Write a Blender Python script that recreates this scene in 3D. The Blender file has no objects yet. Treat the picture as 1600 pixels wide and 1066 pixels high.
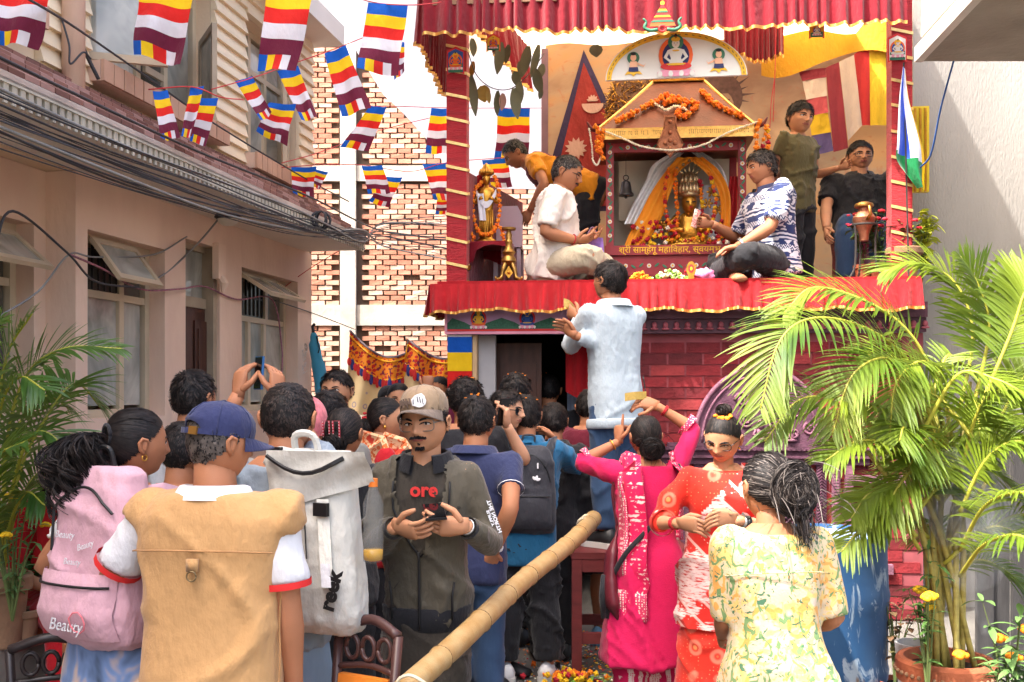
import bpy,bmesh,math,random
import numpy as np
from mathutils import Vector,Matrix,Euler
R=math.radians
rnd=random.Random(7)
nrs=np.random.RandomState(11)
scn=bpy.context.scene
COL=scn.collection
# ------------------------------------------------------------------ camera, sky, sun, exposure
F,CX,CY,EYE=1556.0,800.0,610.0,1.60
cam=bpy.data.cameras.new('camera');camo=bpy.data.objects.new('camera',cam);COL.objects.link(camo)
camo.location=(0,0,EYE);camo.rotation_euler=(R(90),0,0)
cam.sensor_fit='HORIZONTAL';cam.sensor_width=36.0;cam.lens=36.0*F/1600.0
cam.shift_y=(CY-533.0)/1600.0
cam.clip_end=1000.0
cam.dof.use_dof=False
scn.camera=camo
SUN_AZ,SUN_EL=-56.0,57.0
sun_vec=Vector((math.sin(R(SUN_AZ))*math.cos(R(SUN_EL)),-math.cos(R(SUN_AZ))*math.cos(R(SUN_EL)),math.sin(R(SUN_EL))))
world=bpy.data.worlds.new('World');scn.world=world;world.use_nodes=True
wn=world.node_tree.nodes;wl=world.node_tree.links
sky=wn.new('ShaderNodeTexSky');sky.sky_type='NISHITA';sky.sun_disc=False
sky.sun_elevation=R(SUN_EL);sky.sun_rotation=math.atan2(sun_vec.x,sun_vec.y)
sky.air_density=1.0;sky.dust_density=10.0;sky.ozone_density=1.5
wn['Background'].inputs['Strength'].default_value=0.15
wl.new(sky.outputs[0],wn['Background'].inputs['Color'])
sl=bpy.data.lights.new('sun','SUN');sl.energy=2.0;sl.angle=R(1.0);sl.color=(1.0,0.965,0.91)
so=bpy.data.objects.new('sun',sl);COL.objects.link(so)
so.rotation_euler=(-sun_vec).to_track_quat('-Z','Y').to_euler()
scn.view_settings.view_transform='Standard';scn.view_settings.look='None'
scn.view_settings.exposure=2.5;scn.view_settings.gamma=1.0;scn.view_settings.use_curve_mapping=False
scn.cycles.use_denoising=True
scn.cycles.max_bounces=8;scn.cycles.diffuse_bounces=4;scn.cycles.glossy_bounces=3
scn.cycles.transmission_bounces=6;scn.cycles.transparent_max_bounces=12
scn.cycles.caustics_reflective=False;scn.cycles.caustics_refractive=False
scn.cycles.sample_clamp_indirect=6.0
# ------------------------------------------------------------------ helpers
def P(px,py,d):
 return Vector(((px-CX)/F*d,d,EYE+(CY-py)/F*d))
def V(*a):return Vector(a)
def lin(c):
 return tuple(((x/255.0)/12.92 if x<=10 else((x/255.0+0.055)/1.055)**2.4)for x in c)
_m={}
def nodes_of(name):
 m=bpy.data.materials.new(name);m.use_nodes=True
 nt=m.node_tree
 return m,nt.nodes,nt.links,nt.nodes['Principled BSDF']
def C(r,g,b,k=1.0):
 return tuple(k*x for x in lin((r,g,b)))
def M(name,col,rough=0.65,var=0.12,scale=6.0,bump=0.0,bscale=None,metal=0.0,sheen=0.0,spec=0.4,alpha=1.0,col2=None,stretch=None,bdist=0.01,subs=0.0):
 """plain surface: colour mottled by two noises, optional fine relief"""
 if name in _m:return _m[name]
 m,N,L,B=nodes_of(name)
 tc=N.new('ShaderNodeTexCoord');src=tc.outputs['Object']
 if stretch:
  mp=N.new('ShaderNodeMapping');mp.inputs['Scale'].default_value=stretch
  L.new(src,mp.inputs['Vector']);src=mp.outputs[0]
 n=N.new('ShaderNodeTexNoise');n.inputs['Scale'].default_value=scale;n.inputs['Detail'].default_value=6
 L.new(src,n.inputs['Vector'])
 cr=N.new('ShaderNodeValToRGB');L.new(n.outputs['Fac'],cr.inputs[0])
 c2=col2 if col2 else tuple(min(1,x*(1+var))for x in col)
 c1=col if col2 else tuple(x*(1-var)for x in col)
 cr.color_ramp.elements[0].position=0.3;cr.color_ramp.elements[1].position=0.7
 cr.color_ramp.elements[0].color=(*c1,1);cr.color_ramp.elements[1].color=(*c2,1)
 L.new(cr.outputs[0],B.inputs['Base Color'])
 B.inputs['Roughness'].default_value=rough;B.inputs['Metallic'].default_value=metal
 B.inputs['Specular IOR Level'].default_value=spec
 if sheen:B.inputs['Sheen Weight'].default_value=sheen;B.inputs['Sheen Roughness'].default_value=0.5
 if subs:
  B.inputs['Subsurface Weight'].default_value=subs;B.inputs['Subsurface Radius'].default_value=(0.012,0.005,0.003);B.inputs['Subsurface Scale'].default_value=0.6
 if bump:
  b=N.new('ShaderNodeBump');b.inputs['Strength'].default_value=bump;b.inputs['Distance'].default_value=bdist
  n2=N.new('ShaderNodeTexNoise');n2.inputs['Scale'].default_value=bscale or scale*12;n2.inputs['Detail'].default_value=4
  L.new(src,n2.inputs['Vector']);L.new(n2.outputs['Fac'],b.inputs['Height']);L.new(b.outputs[0],B.inputs['Normal'])
 m.diffuse_color=(*col,1)
 _m[name]=m
 return m
def cloth(name,col,rough=0.85,var=0.08,weave=900.0,sheen=0.15,scale=5.0,bump=0.25):
 return M(name,col,rough,var,scale,bump*1.6,26.0,sheen=sheen,spec=0.2,bdist=0.02,stretch=(1.5,1.5,.8))
def glass_mat(name,tint=(0.5,0.55,0.55),rough=0.08):
 if name in _m:return _m[name]
 m,N,L,B=nodes_of(name)
 B.inputs['Base Color'].default_value=(*tint,1);B.inputs['Roughness'].default_value=rough
 B.inputs['Specular IOR Level'].default_value=0.8
 _m[name]=m;return m
def ramp_mat(name,build,rough=0.8,bump=None,sheen=0.1,metal=0.0):
 """build(N, L, src) -> colour socket; the pattern is a print on the thing, in its own coordinates"""
 if name in _m:return _m[name]
 m,N,L,B=nodes_of(name)
 tc=N.new('ShaderNodeTexCoord')
 L.new(build(N,L,tc.outputs['Object']),B.inputs['Base Color'])
 B.inputs['Roughness'].default_value=rough;B.inputs['Sheen Weight'].default_value=sheen
 B.inputs['Specular IOR Level'].default_value=0.25;B.inputs['Metallic'].default_value=metal
 if bump:
  b=N.new('ShaderNodeBump');b.inputs['Strength'].default_value=bump[0];b.inputs['Distance'].default_value=0.005
  n2=N.new('ShaderNodeTexNoise');n2.inputs['Scale'].default_value=bump[1];n2.inputs['Detail'].default_value=4
  L.new(tc.outputs['Object'],n2.inputs['Vector']);L.new(n2.outputs['Fac'],b.inputs['Height']);L.new(b.outputs[0],B.inputs['Normal'])
 _m[name]=m;return m
def nmath(N,L,op,a,b=None,clamp=False):
 n=N.new('ShaderNodeMath');n.operation=op;n.use_clamp=clamp
 for i,x in enumerate((a,b)):
  if x is None:continue
  if isinstance(x,(int,float)):n.inputs[i].default_value=x
  else:L.new(x,n.inputs[i])
 return n.outputs[0]
def nmix(N,L,fac,a,b):
 n=N.new('ShaderNodeMix');n.data_type='RGBA'
 for s,x in((n.inputs[0],fac),(n.inputs[6],a),(n.inputs[7],b)):
  if isinstance(x,(int,float)):s.default_value=x
  elif isinstance(x,tuple):s.default_value=(*x,1)
  else:L.new(x,s)
 return n.outputs[2]
def nmap(N,L,src,scale=(1,1,1),rot=(0,0,0),loc=(0,0,0)):
 mp=N.new('ShaderNodeMapping');mp.inputs['Scale'].default_value=scale
 mp.inputs['Rotation'].default_value=rot;mp.inputs['Location'].default_value=loc
 L.new(src,mp.inputs['Vector']);return mp.outputs[0]
def nnoise(N,L,src,scale,detail=4,rough=0.5,dist=0.0):
 n=N.new('ShaderNodeTexNoise');n.inputs['Scale'].default_value=scale;n.inputs['Detail'].default_value=detail
 n.inputs['Roughness'].default_value=rough;n.inputs['Distortion'].default_value=dist
 L.new(src,n.inputs['Vector']);return n.outputs['Fac']
def nvor(N,L,src,scale,feature='F1',out='Distance',rand=1.0):
 n=N.new('ShaderNodeTexVoronoi');n.inputs['Scale'].default_value=scale;n.feature=feature
 n.inputs['Randomness'].default_value=rand
 L.new(src,n.inputs['Vector']);return n.outputs[out]
def nwave(N,L,src,scale,direction='Z',dist=0.0,dscale=1.0,prof='SIN'):
 n=N.new('ShaderNodeTexWave');n.inputs['Scale'].default_value=scale;n.bands_direction=direction
 n.inputs['Distortion'].default_value=dist;n.inputs['Detail Scale'].default_value=dscale;n.wave_profile=prof
 L.new(src,n.inputs['Vector']);return n.outputs['Fac']
def nstep(N,L,x,t,soft=0.02):
 """0 below t, 1 above"""
 mr=N.new('ShaderNodeMapRange');mr.inputs['From Min'].default_value=t-soft;mr.inputs['From Max'].default_value=t+soft
 L.new(x,mr.inputs['Value']);return mr.outputs[0]
def nsep(N,L,src):
 s=N.new('ShaderNodeSeparateXYZ');L.new(src,s.inputs[0]);return s.outputs
class MB:
 """collects shapes and links them as ONE mesh object"""
 def __init__(s):s.v=[];s.f=[];s.mi=[];s.m=0
 def add(s,vs,fs,m=None):
  o=len(s.v);s.v.extend([tuple(p)for p in vs]);m=s.m if m is None else m
  for f in fs:s.f.append(tuple(i+o for i in f));s.mi.append(m)
  return s
 def box(s,c,size,rot=None,m=None):
  x,y,z=size[0]/2,size[1]/2,size[2]/2
  pts=[Vector((i*x,j*y,k*z))for k in(-1,1)for j in(-1,1)for i in(-1,1)]
  if rot is not None:pts=[rot@p for p in pts]
  c=Vector(c)
  return s.add([p+c for p in pts],[(0,2,3,1),(4,5,7,6),(0,1,5,4),(2,6,7,3),(0,4,6,2),(1,3,7,5)],m)
 def hexa(s,p8,m=None):
  return s.add(p8,[(0,3,2,1),(4,5,6,7),(0,1,5,4),(1,2,6,5),(2,3,7,6),(3,0,4,7)],m)
 def loft(s,rings,cap=True,closed=True,m=None):
  n=len(rings[0]);o=len(s.v);m=s.m if m is None else m
  for r in rings:s.v.extend([tuple(p)for p in r])
  for j in range(len(rings)-1):
   for i in range(n if closed else n-1):
    a=o+j*n+i;b=o+j*n+(i+1)%n
    s.f.append((a,b,b+n,a+n));s.mi.append(m)
  if cap and closed:
   s.f.append(tuple(o+i for i in range(n))[::-1]);s.mi.append(m)
   e=o+(len(rings)-1)*n
   s.f.append(tuple(e+i for i in range(n)));s.mi.append(m)
  return s
 def tube(s,pts,rad,n=8,m=None,flat=1.0,up=None,cap=True):
  pts=[Vector(p)for p in pts]
  if not hasattr(rad,'__len__'):rad=[rad]*len(pts)
  rings=[];ref=Vector(up)if up is not None else None
  for i,p in enumerate(pts):
   t=(pts[min(i+1,len(pts)-1)]-pts[max(i-1,0)])
   if t.length<1e-9:t=Vector((0,0,1))
   t.normalize()
   if ref is None:
    ref=Vector((0,0,1))if abs(t.z)<0.9 else Vector((1,0,0))
   a=ref-t*ref.dot(t)
   if a.length<1e-6:a=t.orthogonal()
   a.normalize();b=t.cross(a);ref=a
   rings.append([p+(a*math.cos(2*math.pi*k/n)*flat+b*math.sin(2*math.pi*k/n))*rad[i]for k in range(n)])
  return s.loft(rings,cap,True,m)
 def lathe(s,prof,c=(0,0,0),n=20,rot=None,m=None,cap=True,sx=1.0,sy=1.0):
  c=Vector(c);rings=[]
  for r,z in prof:
   ring=[Vector((r*sx*math.cos(2*math.pi*k/n),r*sy*math.sin(2*math.pi*k/n),z))for k in range(n)]
   if rot is not None:ring=[rot@p for p in ring]
   rings.append([p+c for p in ring])
  return s.loft(rings,cap,True,m)
 def ball(s,c,r,n=10,k=7,rot=None,m=None):
  if not hasattr(r,'__len__'):r=(r,r,r)
  c=Vector(c);rings=[]
  for j in range(k+1):
   la=-math.pi/2+math.pi*j/k;cl=max(math.cos(la),0.03)
   ring=[Vector((r[0]*cl*math.cos(2*math.pi*i/n),r[1]*cl*math.sin(2*math.pi*i/n),r[2]*math.sin(la)))for i in range(n)]
   if rot is not None:ring=[rot@p for p in ring]
   rings.append([p+c for p in ring])
  return s.loft(rings,True,True,m)
 def prism(s,poly,off,m=None):
  """poly: 3D outline, extruded by vector off"""
  off=Vector(off);n=len(poly);poly=[Vector(p)for p in poly]
  fs=[tuple(range(n))[::-1],tuple(range(n,2*n))]+[(i,(i+1)%n,n+(i+1)%n,n+i)for i in range(n)]
  return s.add(poly+[p+off for p in poly],fs,m)
 def grid(s,fn,nu,nv,m=None,mfn=None):
  o=len(s.v)
  for j in range(nv+1):
   for i in range(nu+1):s.v.append(tuple(fn(i/nu,j/nv)))
  for j in range(nv):
   for i in range(nu):
    a=o+j*(nu+1)+i
    s.f.append((a,a+1,a+nu+2,a+nu+1));s.mi.append(mfn((i+.5)/nu,(j+.5)/nv)if mfn else(s.m if m is None else m))
  return s
 def mesh(s,name,mats,off=(0,0,0),smooth=True):
  me=bpy.data.meshes.new(name)
  o=Vector(off)
  vs=s.v if o.length==0 else[(p[0]-o.x,p[1]-o.y,p[2]-o.z)for p in s.v]
  me.from_pydata(vs,[],s.f)
  if not isinstance(mats,(list,tuple)):mats=[mats]
  for m in mats:me.materials.append(m)
  me.polygons.foreach_set('material_index',s.mi)
  if smooth:me.polygons.foreach_set('use_smooth',[True]*len(s.f))
  me.update();return me
 def build(s,name,mats,parent=None,smooth=False,off=None,angle=None):
  if off is None:off=parent['_w']if parent is not None and '_w' in parent else(0,0,0)
  me=s.mesh(name,mats,off,smooth or angle is not None)
  if angle is not None:
   me.set_sharp_from_angle(angle=R(angle))
  o=bpy.data.objects.new(name,me);COL.objects.link(o)
  if parent is not None:o.parent=parent
  return o
def tag(o,label=None,cat=None,group=None,kind=None):
 if label:o['label']=label
 if cat:o['category']=cat
 if group:o['group']=group
 if kind:o['kind']=kind
 return o
def thing(name,label,cat,loc=(0,0,0),group=None,rz=0.0):
 """an Empty at a thing's base; shapes built under it in world coordinates when rz is 0"""
 o=bpy.data.objects.new(name,None);COL.objects.link(o);o.location=loc;o.rotation_euler=(0,0,rz)
 o.empty_display_size=0.1
 tag(o,label,cat,group)
 o['_w']=tuple(loc)
 return o
def under(part):
 """let a sub-part of a part be built in the same world coordinates"""
 if part.parent is not None and '_w' in part.parent:part['_w']=tuple(part.parent['_w'])
 return part
def copy_tree(o,parent=None):
 c=o.copy();COL.objects.link(c)
 if parent is not None:c.parent=parent
 for ch in list(o.children):copy_tree(ch,c)
 return c
def link_mesh(name,me,parent=None,loc=(0,0,0),rot=None,scale=None):
 o=bpy.data.objects.new(name,me);COL.objects.link(o)
 if parent is not None:o.parent=parent
 o.location=loc
 if rot is not None:o.rotation_euler=rot
 if scale is not None:o.scale=scale
 return o
def bez(pts,n):
 """smooth Catmull-Rom through points"""
 pts=[Vector(p)for p in pts];out=[]
 q=[pts[0]*2-pts[1]]+pts+[pts[-1]*2-pts[-2]]
 for i in range(len(pts)-1):
  p0,p1,p2,p3=q[i:i+4]
  for k in range(n):
   t=k/n
   out.append(0.5*((2*p1)+(p2-p0)*t+(2*p0-5*p1+4*p2-p3)*t*t+(3*p1-p0-3*p2+p3)*t**3))
 out.append(pts[-1]);return out
def text_geo(txt,size,align='CENTER',shear=0.0,bold=0.0,extrude=0.0006):
 """flat lettering as a mesh in its own XY plane: (verts, faces)"""
 cu=bpy.data.curves.new('t','FONT');cu.body=txt;cu.size=size;cu.align_x=align;cu.align_y='CENTER'
 cu.shear=shear;cu.offset=bold;cu.extrude=extrude;cu.resolution_u=3
 o=bpy.data.objects.new('t',cu);COL.objects.link(o)
 dg=bpy.context.evaluated_depsgraph_get()
 me=bpy.data.meshes.new_from_object(o.evaluated_get(dg))
 vs=[v.co.copy()for v in me.vertices];fs=[tuple(p.vertices)for p in me.polygons]
 bpy.data.objects.remove(o);bpy.data.meshes.remove(me);bpy.data.curves.remove(cu)
 return vs,fs
def frame_mat(o,ex,ey):
 ex=Vector(ex).normalized();ey=Vector(ey);ey=(ey-ex*ey.dot(ex)).normalized();ez=ex.cross(ey)
 m=Matrix((ex,ey,ez)).transposed().to_4x4();m.translation=Vector(o);return m
def put_text(mb,txt,size,o,ex,ey,m=None,**k):
 vs,fs=text_geo(txt,size,**k);T=frame_mat(o,ex,ey)
 mb.add([T@v for v in vs],fs,m)
# ------------------------------------------------------------------ the setting: ground, buildings, walls
asphalt=M('asphalt',C(116,112,106,.75),.9,.35,1.6,.5,90)
gm=MB();gm.grid(lambda u,v:V(-90+180*u,-60+260*v,0),2,2)
tag(gm.build('ground',asphalt),kind='structure')
# --- left building: d = distance along the street, w = metres out of the wall towards the street
def W(d,w,z):return V(-3.165+.186*d+.983*w,d-.183*w,z)
def dpx(px,w=0.0):return(3.165-1.017*w)/((CX-px)/F+.186)
def wb(mb,d1,d2,w0,w1,z1,z2,m=None):
 mb.hexa([W(d1,w0,z1),W(d2,w0,z1),W(d2,w1,z1),W(d1,w1,z1),W(d1,w0,z2),W(d2,w0,z2),W(d2,w1,z2),W(d1,w1,z2)],m)
plaster=M('pink_plaster',C(240,212,190,.96),.9,.07,1.3,.4,30,col2=C(208,172,150,.9),stretch=(1,1,.4))
plaster_up=M('cream_plaster',C(228,204,174,.92),.9,.06,1.6,.2,60)
siding_m=M('cream_siding',C(236,216,184,.95),.7,.05,3.0,.1,40,stretch=(1,1,6))
white_plaster=M('white_plaster',C(226,216,204,.95),.85,.08,1.5,.2,50)
winframe=M('cream_window_paint',C(212,193,164,.82),.55,.08,5,.1,40)
oldframe=M('weathered_window_paint',C(178,160,136,.8),.65,.15,6,.1,40)
pane_m=None
def pane_material():
 def f(N,L,src):
  n=nnoise(N,L,nmap(N,L,src,(1.2,1.2,.9)),2.2,3,.6,1.5)
  cr=N.new('ShaderNodeValToRGB');L.new(n,cr.inputs[0])
  cr.color_ramp.elements[0].position=.35;cr.color_ramp.elements[1].position=.68
  cr.color_ramp.elements[0].color=(*C(140,142,134),1);cr.color_ramp.elements[1].color=(*C(190,188,178),1)
  return cr.outputs[0]
 m=ramp_mat('curtained_glass',f,.06,None,0.0)  # mottled pale tones paint in reflections and curtains behind the panes
 m.node_tree.nodes['Principled BSDF'].inputs['Specular IOR Level'].default_value=0.9
 return m
pane_m=pane_material()
pane_dark=glass_mat('dark_glass',C(78,76,70),.1)
wood_dark=M('dark_door_wood',C(84,52,40,.75),.5,.25,5,.15,40,stretch=(6,6,1))
bl=thing('building','two storey pink and cream building with lapped siding and tiled eave along the street','building',W(6,0,0))
w=MB()
LZ,SILL,SOF=2.437,1.45,2.72
D_FIN0,D_B0,D_B1,D_D0,D_D1,D_C0,D_C1,D_END=5.07,5.17,5.92,6.16,6.60,6.92,7.89,8.17
wb(w,-9,3.90,-.45,-.17,0,SOF)
wb(w,3.90,4.98,-.45,-.17,0,SILL);wb(w,3.90,4.98,-.45,-.17,LZ,SOF)
wb(w,4.98,D_FIN0,-.45,-.17,0,SOF)
wb(w,D_FIN0,D_B0,-.45,0,0,SOF)
wb(w,D_B0,D_B1,-.45,0,0,SILL);wb(w,D_B0,D_B1,-.45,0,LZ,SOF)
wb(w,D_B1,D_D0,-.45,0,0,SOF)
wb(w,D_D0,D_D1,-.45,0,2.54,SOF);wb(w,D_D0,D_D1,-.45,0,0,.6)
wb(w,D_D1,D_C0,-.45,0,0,SOF)
wb(w,D_C0,D_C1,-.45,0,0,SILL);wb(w,D_C0,D_C1,-.45,0,LZ+.02,SOF)
wb(w,D_C1,D_END,-.45,0,0,SOF)
w.build('wall',plaster,bl)
w=MB()
w1a,w1b,w2a,w2b=5.17,6.51,6.96,7.89
UZ0,UZ1,SLAB=3.31,4.24,4.45
wb(w,-9,w1a,-.45,-.02,SOF+.003,SLAB)
wb(w,w1a,w1b,-.45,-.04,SOF+.003,UZ0);wb(w,w1a,w1b,-.45,-.02,UZ1+.1,SLAB)
wb(w,w1b,w2a,-.45,-.02,SOF+.003,SLAB)
wb(w,w2a,w2b,-.45,-.04,SOF+.003,UZ0-.05);wb(w,w2a,w2b,-.45,-.02,UZ1,SLAB)
wb(w,w2b,D_END,-.45,-.02,SOF+.003,SLAB)
w.build('upper_wall',plaster_up,bl)
w=MB();wb(w,-9,D_END,-6,-.46,0,7.2);w.build('core',plaster_up,bl)
w=MB();wb(w,-9,D_END+.12,-6,.24,SLAB,SLAB+.16);w.build('roof_slab',white_plaster,bl)
w=MB();wb(w,-9,D_END,-.45,0,SLAB+.163,7.2);w.build('top_storey_wall',plaster_up,bl)  # unseen storey added to keep the sun off the crowd
w=MB();wb(w,-9,D_END+.1,-6,.3,7.203,7.4);w.build('top_slab',white_plaster,bl)  # unseen overhang added with it, set high to shade the lane
w=MB();wb(w,1.2,D_END-.12,.002,.5,SOF,SOF+.1);w.build('soffit',white_plaster,bl)
def board_run(d1,d2,z1,z2,pitch=.088):
 n=int(round((z2-z1)/pitch));pitch=(z2-z1)/n
 for k in range(n):
  z=z1+k*pitch;b=MB()
  b.hexa([W(d1,-.018,z),W(d2,-.018,z),W(d2,.032,z),W(d1,.032,z),W(d1,-.018,z+pitch+.004),W(d2,-.018,z+pitch+.004),W(d2,.004,z+pitch+.004),W(d1,.004,z+pitch+.004)])
  b.build('siding_board',siding_m,bl)
board_run(4.78,w1a,3.09,SLAB)
board_run(w1b,w2a,3.09,SLAB)
board_run(w2b,D_END,3.09,SLAB)
board_run(3.2,3.9,3.09,SLAB)
board_run(w1a+.003,w1b-.003,UZ1+.1,SLAB)
board_run(w2a+.003,w2b-.003,UZ1+.0,SLAB)
sill_m=M('sill_brick',C(205,164,138,.85),.85,.1,4,.2,50)
def sill(d1,d2,n,z0,z1):
 w=MB();wb(w,d1,d2,-.038,.085,z0,z1-.004);s=w.build('sill',plaster,bl)
 for k in range(n):
  a=d1+(d2-d1)*k/n;b=d1+(d2-d1)*(k+1)/n;q=MB()
  wb(q,a+.004,b-.004,.087,.105+.004*rnd.random(),z0,z1)
  q.build('sill_brick',sill_m,bl)
sill(w1a-.02,w1b+.03,15,3.2,3.31);sill(w2a-.02,w2b+.03,12,3.15,3.26);sill(3.75,4.72,10,3.3,3.41)
def window(d1,d2,z1,z2,w,rows,name='window',fm=None,fw=.045,panes=None):
 """rows: list of (z fraction span, [column fractions]) -> frame with panes"""
 fm=fm or winframe
 f=MB();wb(f,d1,d2,w-.05,w,z1,z1+fw);wb(f,d1,d2,w-.05,w,z2-fw,z2)
 wb(f,d1,d1+fw,w-.05,w,z1+fw,z2-fw);wb(f,d2-fw,d2,w-.05,w,z1+fw,z2-fw)
 pl=[]
 D1,D2,Z1,Z2=d1+fw,d2-fw,z1+fw,z2-fw
 for(za,zb,cols)in rows:
  a,b=Z1+(Z2-Z1)*za,Z1+(Z2-Z1)*zb
  if zb<1:wb(f,D1,D2,w-.045,w-.004,b-.02,b+.02);
  edges=[0]+cols+[1]
  for c in cols:
   m=D1+(D2-D1)*c;wb(f,m-.022,m+.022,w-.046,w-.002,a+(.02 if za>0 else 0),b-(.02 if zb<1 else 0))
  for i in range(len(edges)-1):
   pl.append((D1+(D2-D1)*edges[i]+.02,D1+(D2-D1)*edges[i+1]-.02,a+.02,b-.02))
 fo=under(f.build(name,fm,bl))
 for i,(a,b,c,d)in enumerate(pl):
  p=MB();wb(p,a,b,w-.032,w-.024,c,d)
  p.build('pane',(panes[i]if panes and i<len(panes)else pane_m),fo)
 return fo
wA=window(3.9,4.98,SILL,LZ,-.27,[(0,.72,[.5]),(.72,1,[.5])],panes=[pane_m,pane_dark,pane_dark,pane_dark])
wB=window(D_B0,D_B1,SILL,LZ,-.1,[(0,.70,[.12,.64]),(.70,1,[.12,.64])],panes=[pane_m,pane_m,pane_m,pane_dark,pane_dark,pane_dark])
wC=window(D_C0,D_C1,SILL,LZ+.02,-.1,[(0,.68,[.32,.62]),(.68,1,[.65])],panes=[pane_m,pane_m,pane_m,pane_dark,pane_dark])
wU1=window(w1a,w1b,UZ0,UZ1+.1,-.12,[(0,.8,[.28,.5,.74]),(.8,1,[.5])],panes=[pane_m,pane_m,pane_dark,pane_m])
wU2=window(w2a,w2b,UZ0-.05,UZ1,-.12,[(0,.72,[.34,.66]),(.72,1,[.34,.66])])
def casement(par,hinge_d,width,z1,z2,w,ang,name='casement',side=1,fm=None,pm=None,fw=.04):
 """a leaf swung out by ang degrees about a vertical hinge"""
 fm=fm or winframe
 a=R(ang);ux,wx=math.cos(a)*side,math.sin(a)
 def q(s,t,z):return W(hinge_d+ux*s-wx*t*side,w+wx*s+ux*t*side,z)
 f=MB()
 def bar(s1,s2,za,zb,t1=-.015,t2=.015):f.hexa([q(s1,t1,za),q(s2,t1,za),q(s2,t2,za),q(s1,t2,za),q(s1,t1,zb),q(s2,t1,zb),q(s2,t2,zb),q(s1,t2,zb)])
 bar(0,width,z1,z1+fw);bar(0,width,z2-fw,z2);bar(0,fw,z1+fw,z2-fw);bar(width-fw,width,z1+fw,z2-fw)
 o=under(f.build(name,fm,par))if par is not bl else under(f.build(name,fm,bl))
 p=MB();p.hexa([q(fw,-.004,z1+fw),q(width-fw,-.004,z1+fw),q(width-fw,.004,z1+fw),q(fw,.004,z1+fw),q(fw,-.004,z2-fw),q(width-fw,-.004,z2-fw),q(width-fw,.004,z2-fw),q(fw,.004,z2-fw)])
 p.build('pane',pm or pane_m,o)
def hopper(d1,d2,z1,z2,w,ang,fm=None,mid=False,name='hopper_window'):
 """a vent hung from its top edge and pushed outwards"""
 a=R(ang);L=z2-z1
 def q(d,s,t):return W(d,w+math.sin(a)*s+math.cos(a)*t,z2-math.cos(a)*s+math.sin(a)*t)
 f=MB();fw=.035
 def bar(da,db,sa,sb,t1=-.012,t2=.012):f.hexa([q(da,sa,t1),q(db,sa,t1),q(db,sa,t2),q(da,sa,t2),q(da,sb,t1),q(db,sb,t1),q(db,sb,t2),q(da,sb,t2)])
 bar(d1,d2,0,fw);bar(d1,d2,L-fw,L);bar(d1,d1+fw,fw,L-fw);bar(d2-fw,d2,fw,L-fw)
 if mid:
  c=(d1+d2)/2;bar(c-.012,c+.012,fw,L-fw)
 o=under(f.build(name,fm or winframe,bl))
 p=MB();p.hexa([q(d1+fw,fw,-.003),q(d2-fw,fw,-.003),q(d2-fw,fw,.003),q(d1+fw,fw,.003),q(d1+fw,L-fw,-.003),q(d2-fw,L-fw,-.003),q(d2-fw,L-fw,.003),q(d1+fw,L-fw,.003)])
 p.build('pane',pane_m,o)
hopper(5.28,5.70,2.13,2.41,-.06,38);hopper(6.98,7.58,2.13,2.43,-.06,58,mid=True);hopper(4.1,4.9,2.1,2.38,-.22,50)
casement(bl,w1a+.05,.42,UZ0+.03,UZ1,-.06,62);casement(bl,w1b-.05,.40,UZ0+.03,UZ0+.55,-.06,40,side=-1,fm=oldframe)
casement(bl,w2b-.06,.30,UZ0,UZ1-.3,-.06,20,side=-1)
iron=M('dark_iron',C(50,46,44),.6,.2)
for(d1,d2,z1,z2,wv,n)in((5.25,5.7,2.15,2.39,-.12,8),(7.0,7.6,2.15,2.41,-.12,9)):
 g=MB()
 for k in range(n):
  d=d1+(d2-d1)*(k+.5)/n;wb(g,d-.006,d+.006,wv-.006,wv+.006,z1,z2)
 wb(g,d1,d2,wv-.004,wv+.004,(z1+z2)/2-.006,(z1+z2)/2+.006)
 g.build('window_grille',iron,bl)
g=MB()
for k in range(9):wb(g,w1a+.66,w1a+.86,-.09,-.07,UZ0+.06+k*.1,UZ0+.1+k*.1)
g.build('louvre',oldframe,bl)
g=MB();g.grid(lambda u,v:W(w1a+.60+.1*u,-.03+.025*math.sin(u*14),UZ0+.25+.7*v),12,4)
g.build('curtain',cloth('magenta_cloth',C(170,24,110)),bl,True)
dr=MB();wb(dr,D_D0,D_D1,-.14,-.08,.6,2.13)
door=under(dr.build('door',wood_dark,bl))
for(a,b)in((.08,.46),(.54,.92)):
 for(z1,z2)in((1.42,2.05),(.72,1.3)):
  q=MB();wb(q,D_D0+(D_D1-D_D0)*a,D_D0+(D_D1-D_D0)*b,-.078,-.066,z1,z2)
  wb(q,D_D0+(D_D1-D_D0)*(a+.08),D_D0+(D_D1-D_D0)*(b-.08),-.066,-.058,z1+.05,z2-.05);q.build('door_panel',wood_dark,door)
q=MB();wb(q,D_D0,D_D1,-.13,-.07,2.133,2.2);wb(q,D_D0,D_D1,-.13,-.07,2.50,2.54);wb(q,D_D1-.05,D_D1-.002,-.13,-.02,.6,2.54);q.build('door_frame',oldframe,bl)
q=MB();wb(q,D_D0,D_D1-.05,-.11,-.1,2.2,2.5);q.build('transom_pane',pane_m,bl)
lace=M('aged_white_paint',C(196,188,172,.85),.8,.22,5,.15,50)
q=MB();wb(q,1.2,D_END-.15,.5,.52,SOF+.055,SOF+.075);wb(q,1.2,D_END-.15,.5,.515,SOF+.0,SOF+.012)
q.build('fascia',lace,bl)
q=MB();d=1.2
while d<D_END-.2:
 wb(q,d,d+.028,.502,.514,SOF+.012,SOF+.055);wb(q,d+.004,d+.024,.503,.513,SOF-.02,SOF);d+=.048
tag(q.build('fascia_lattice',lace,bl),kind='stuff')
def roofpt(d,t,h):return W(d,.52-.52*t-.24*h*0,SOF+.095+.35*t+h)
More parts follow.
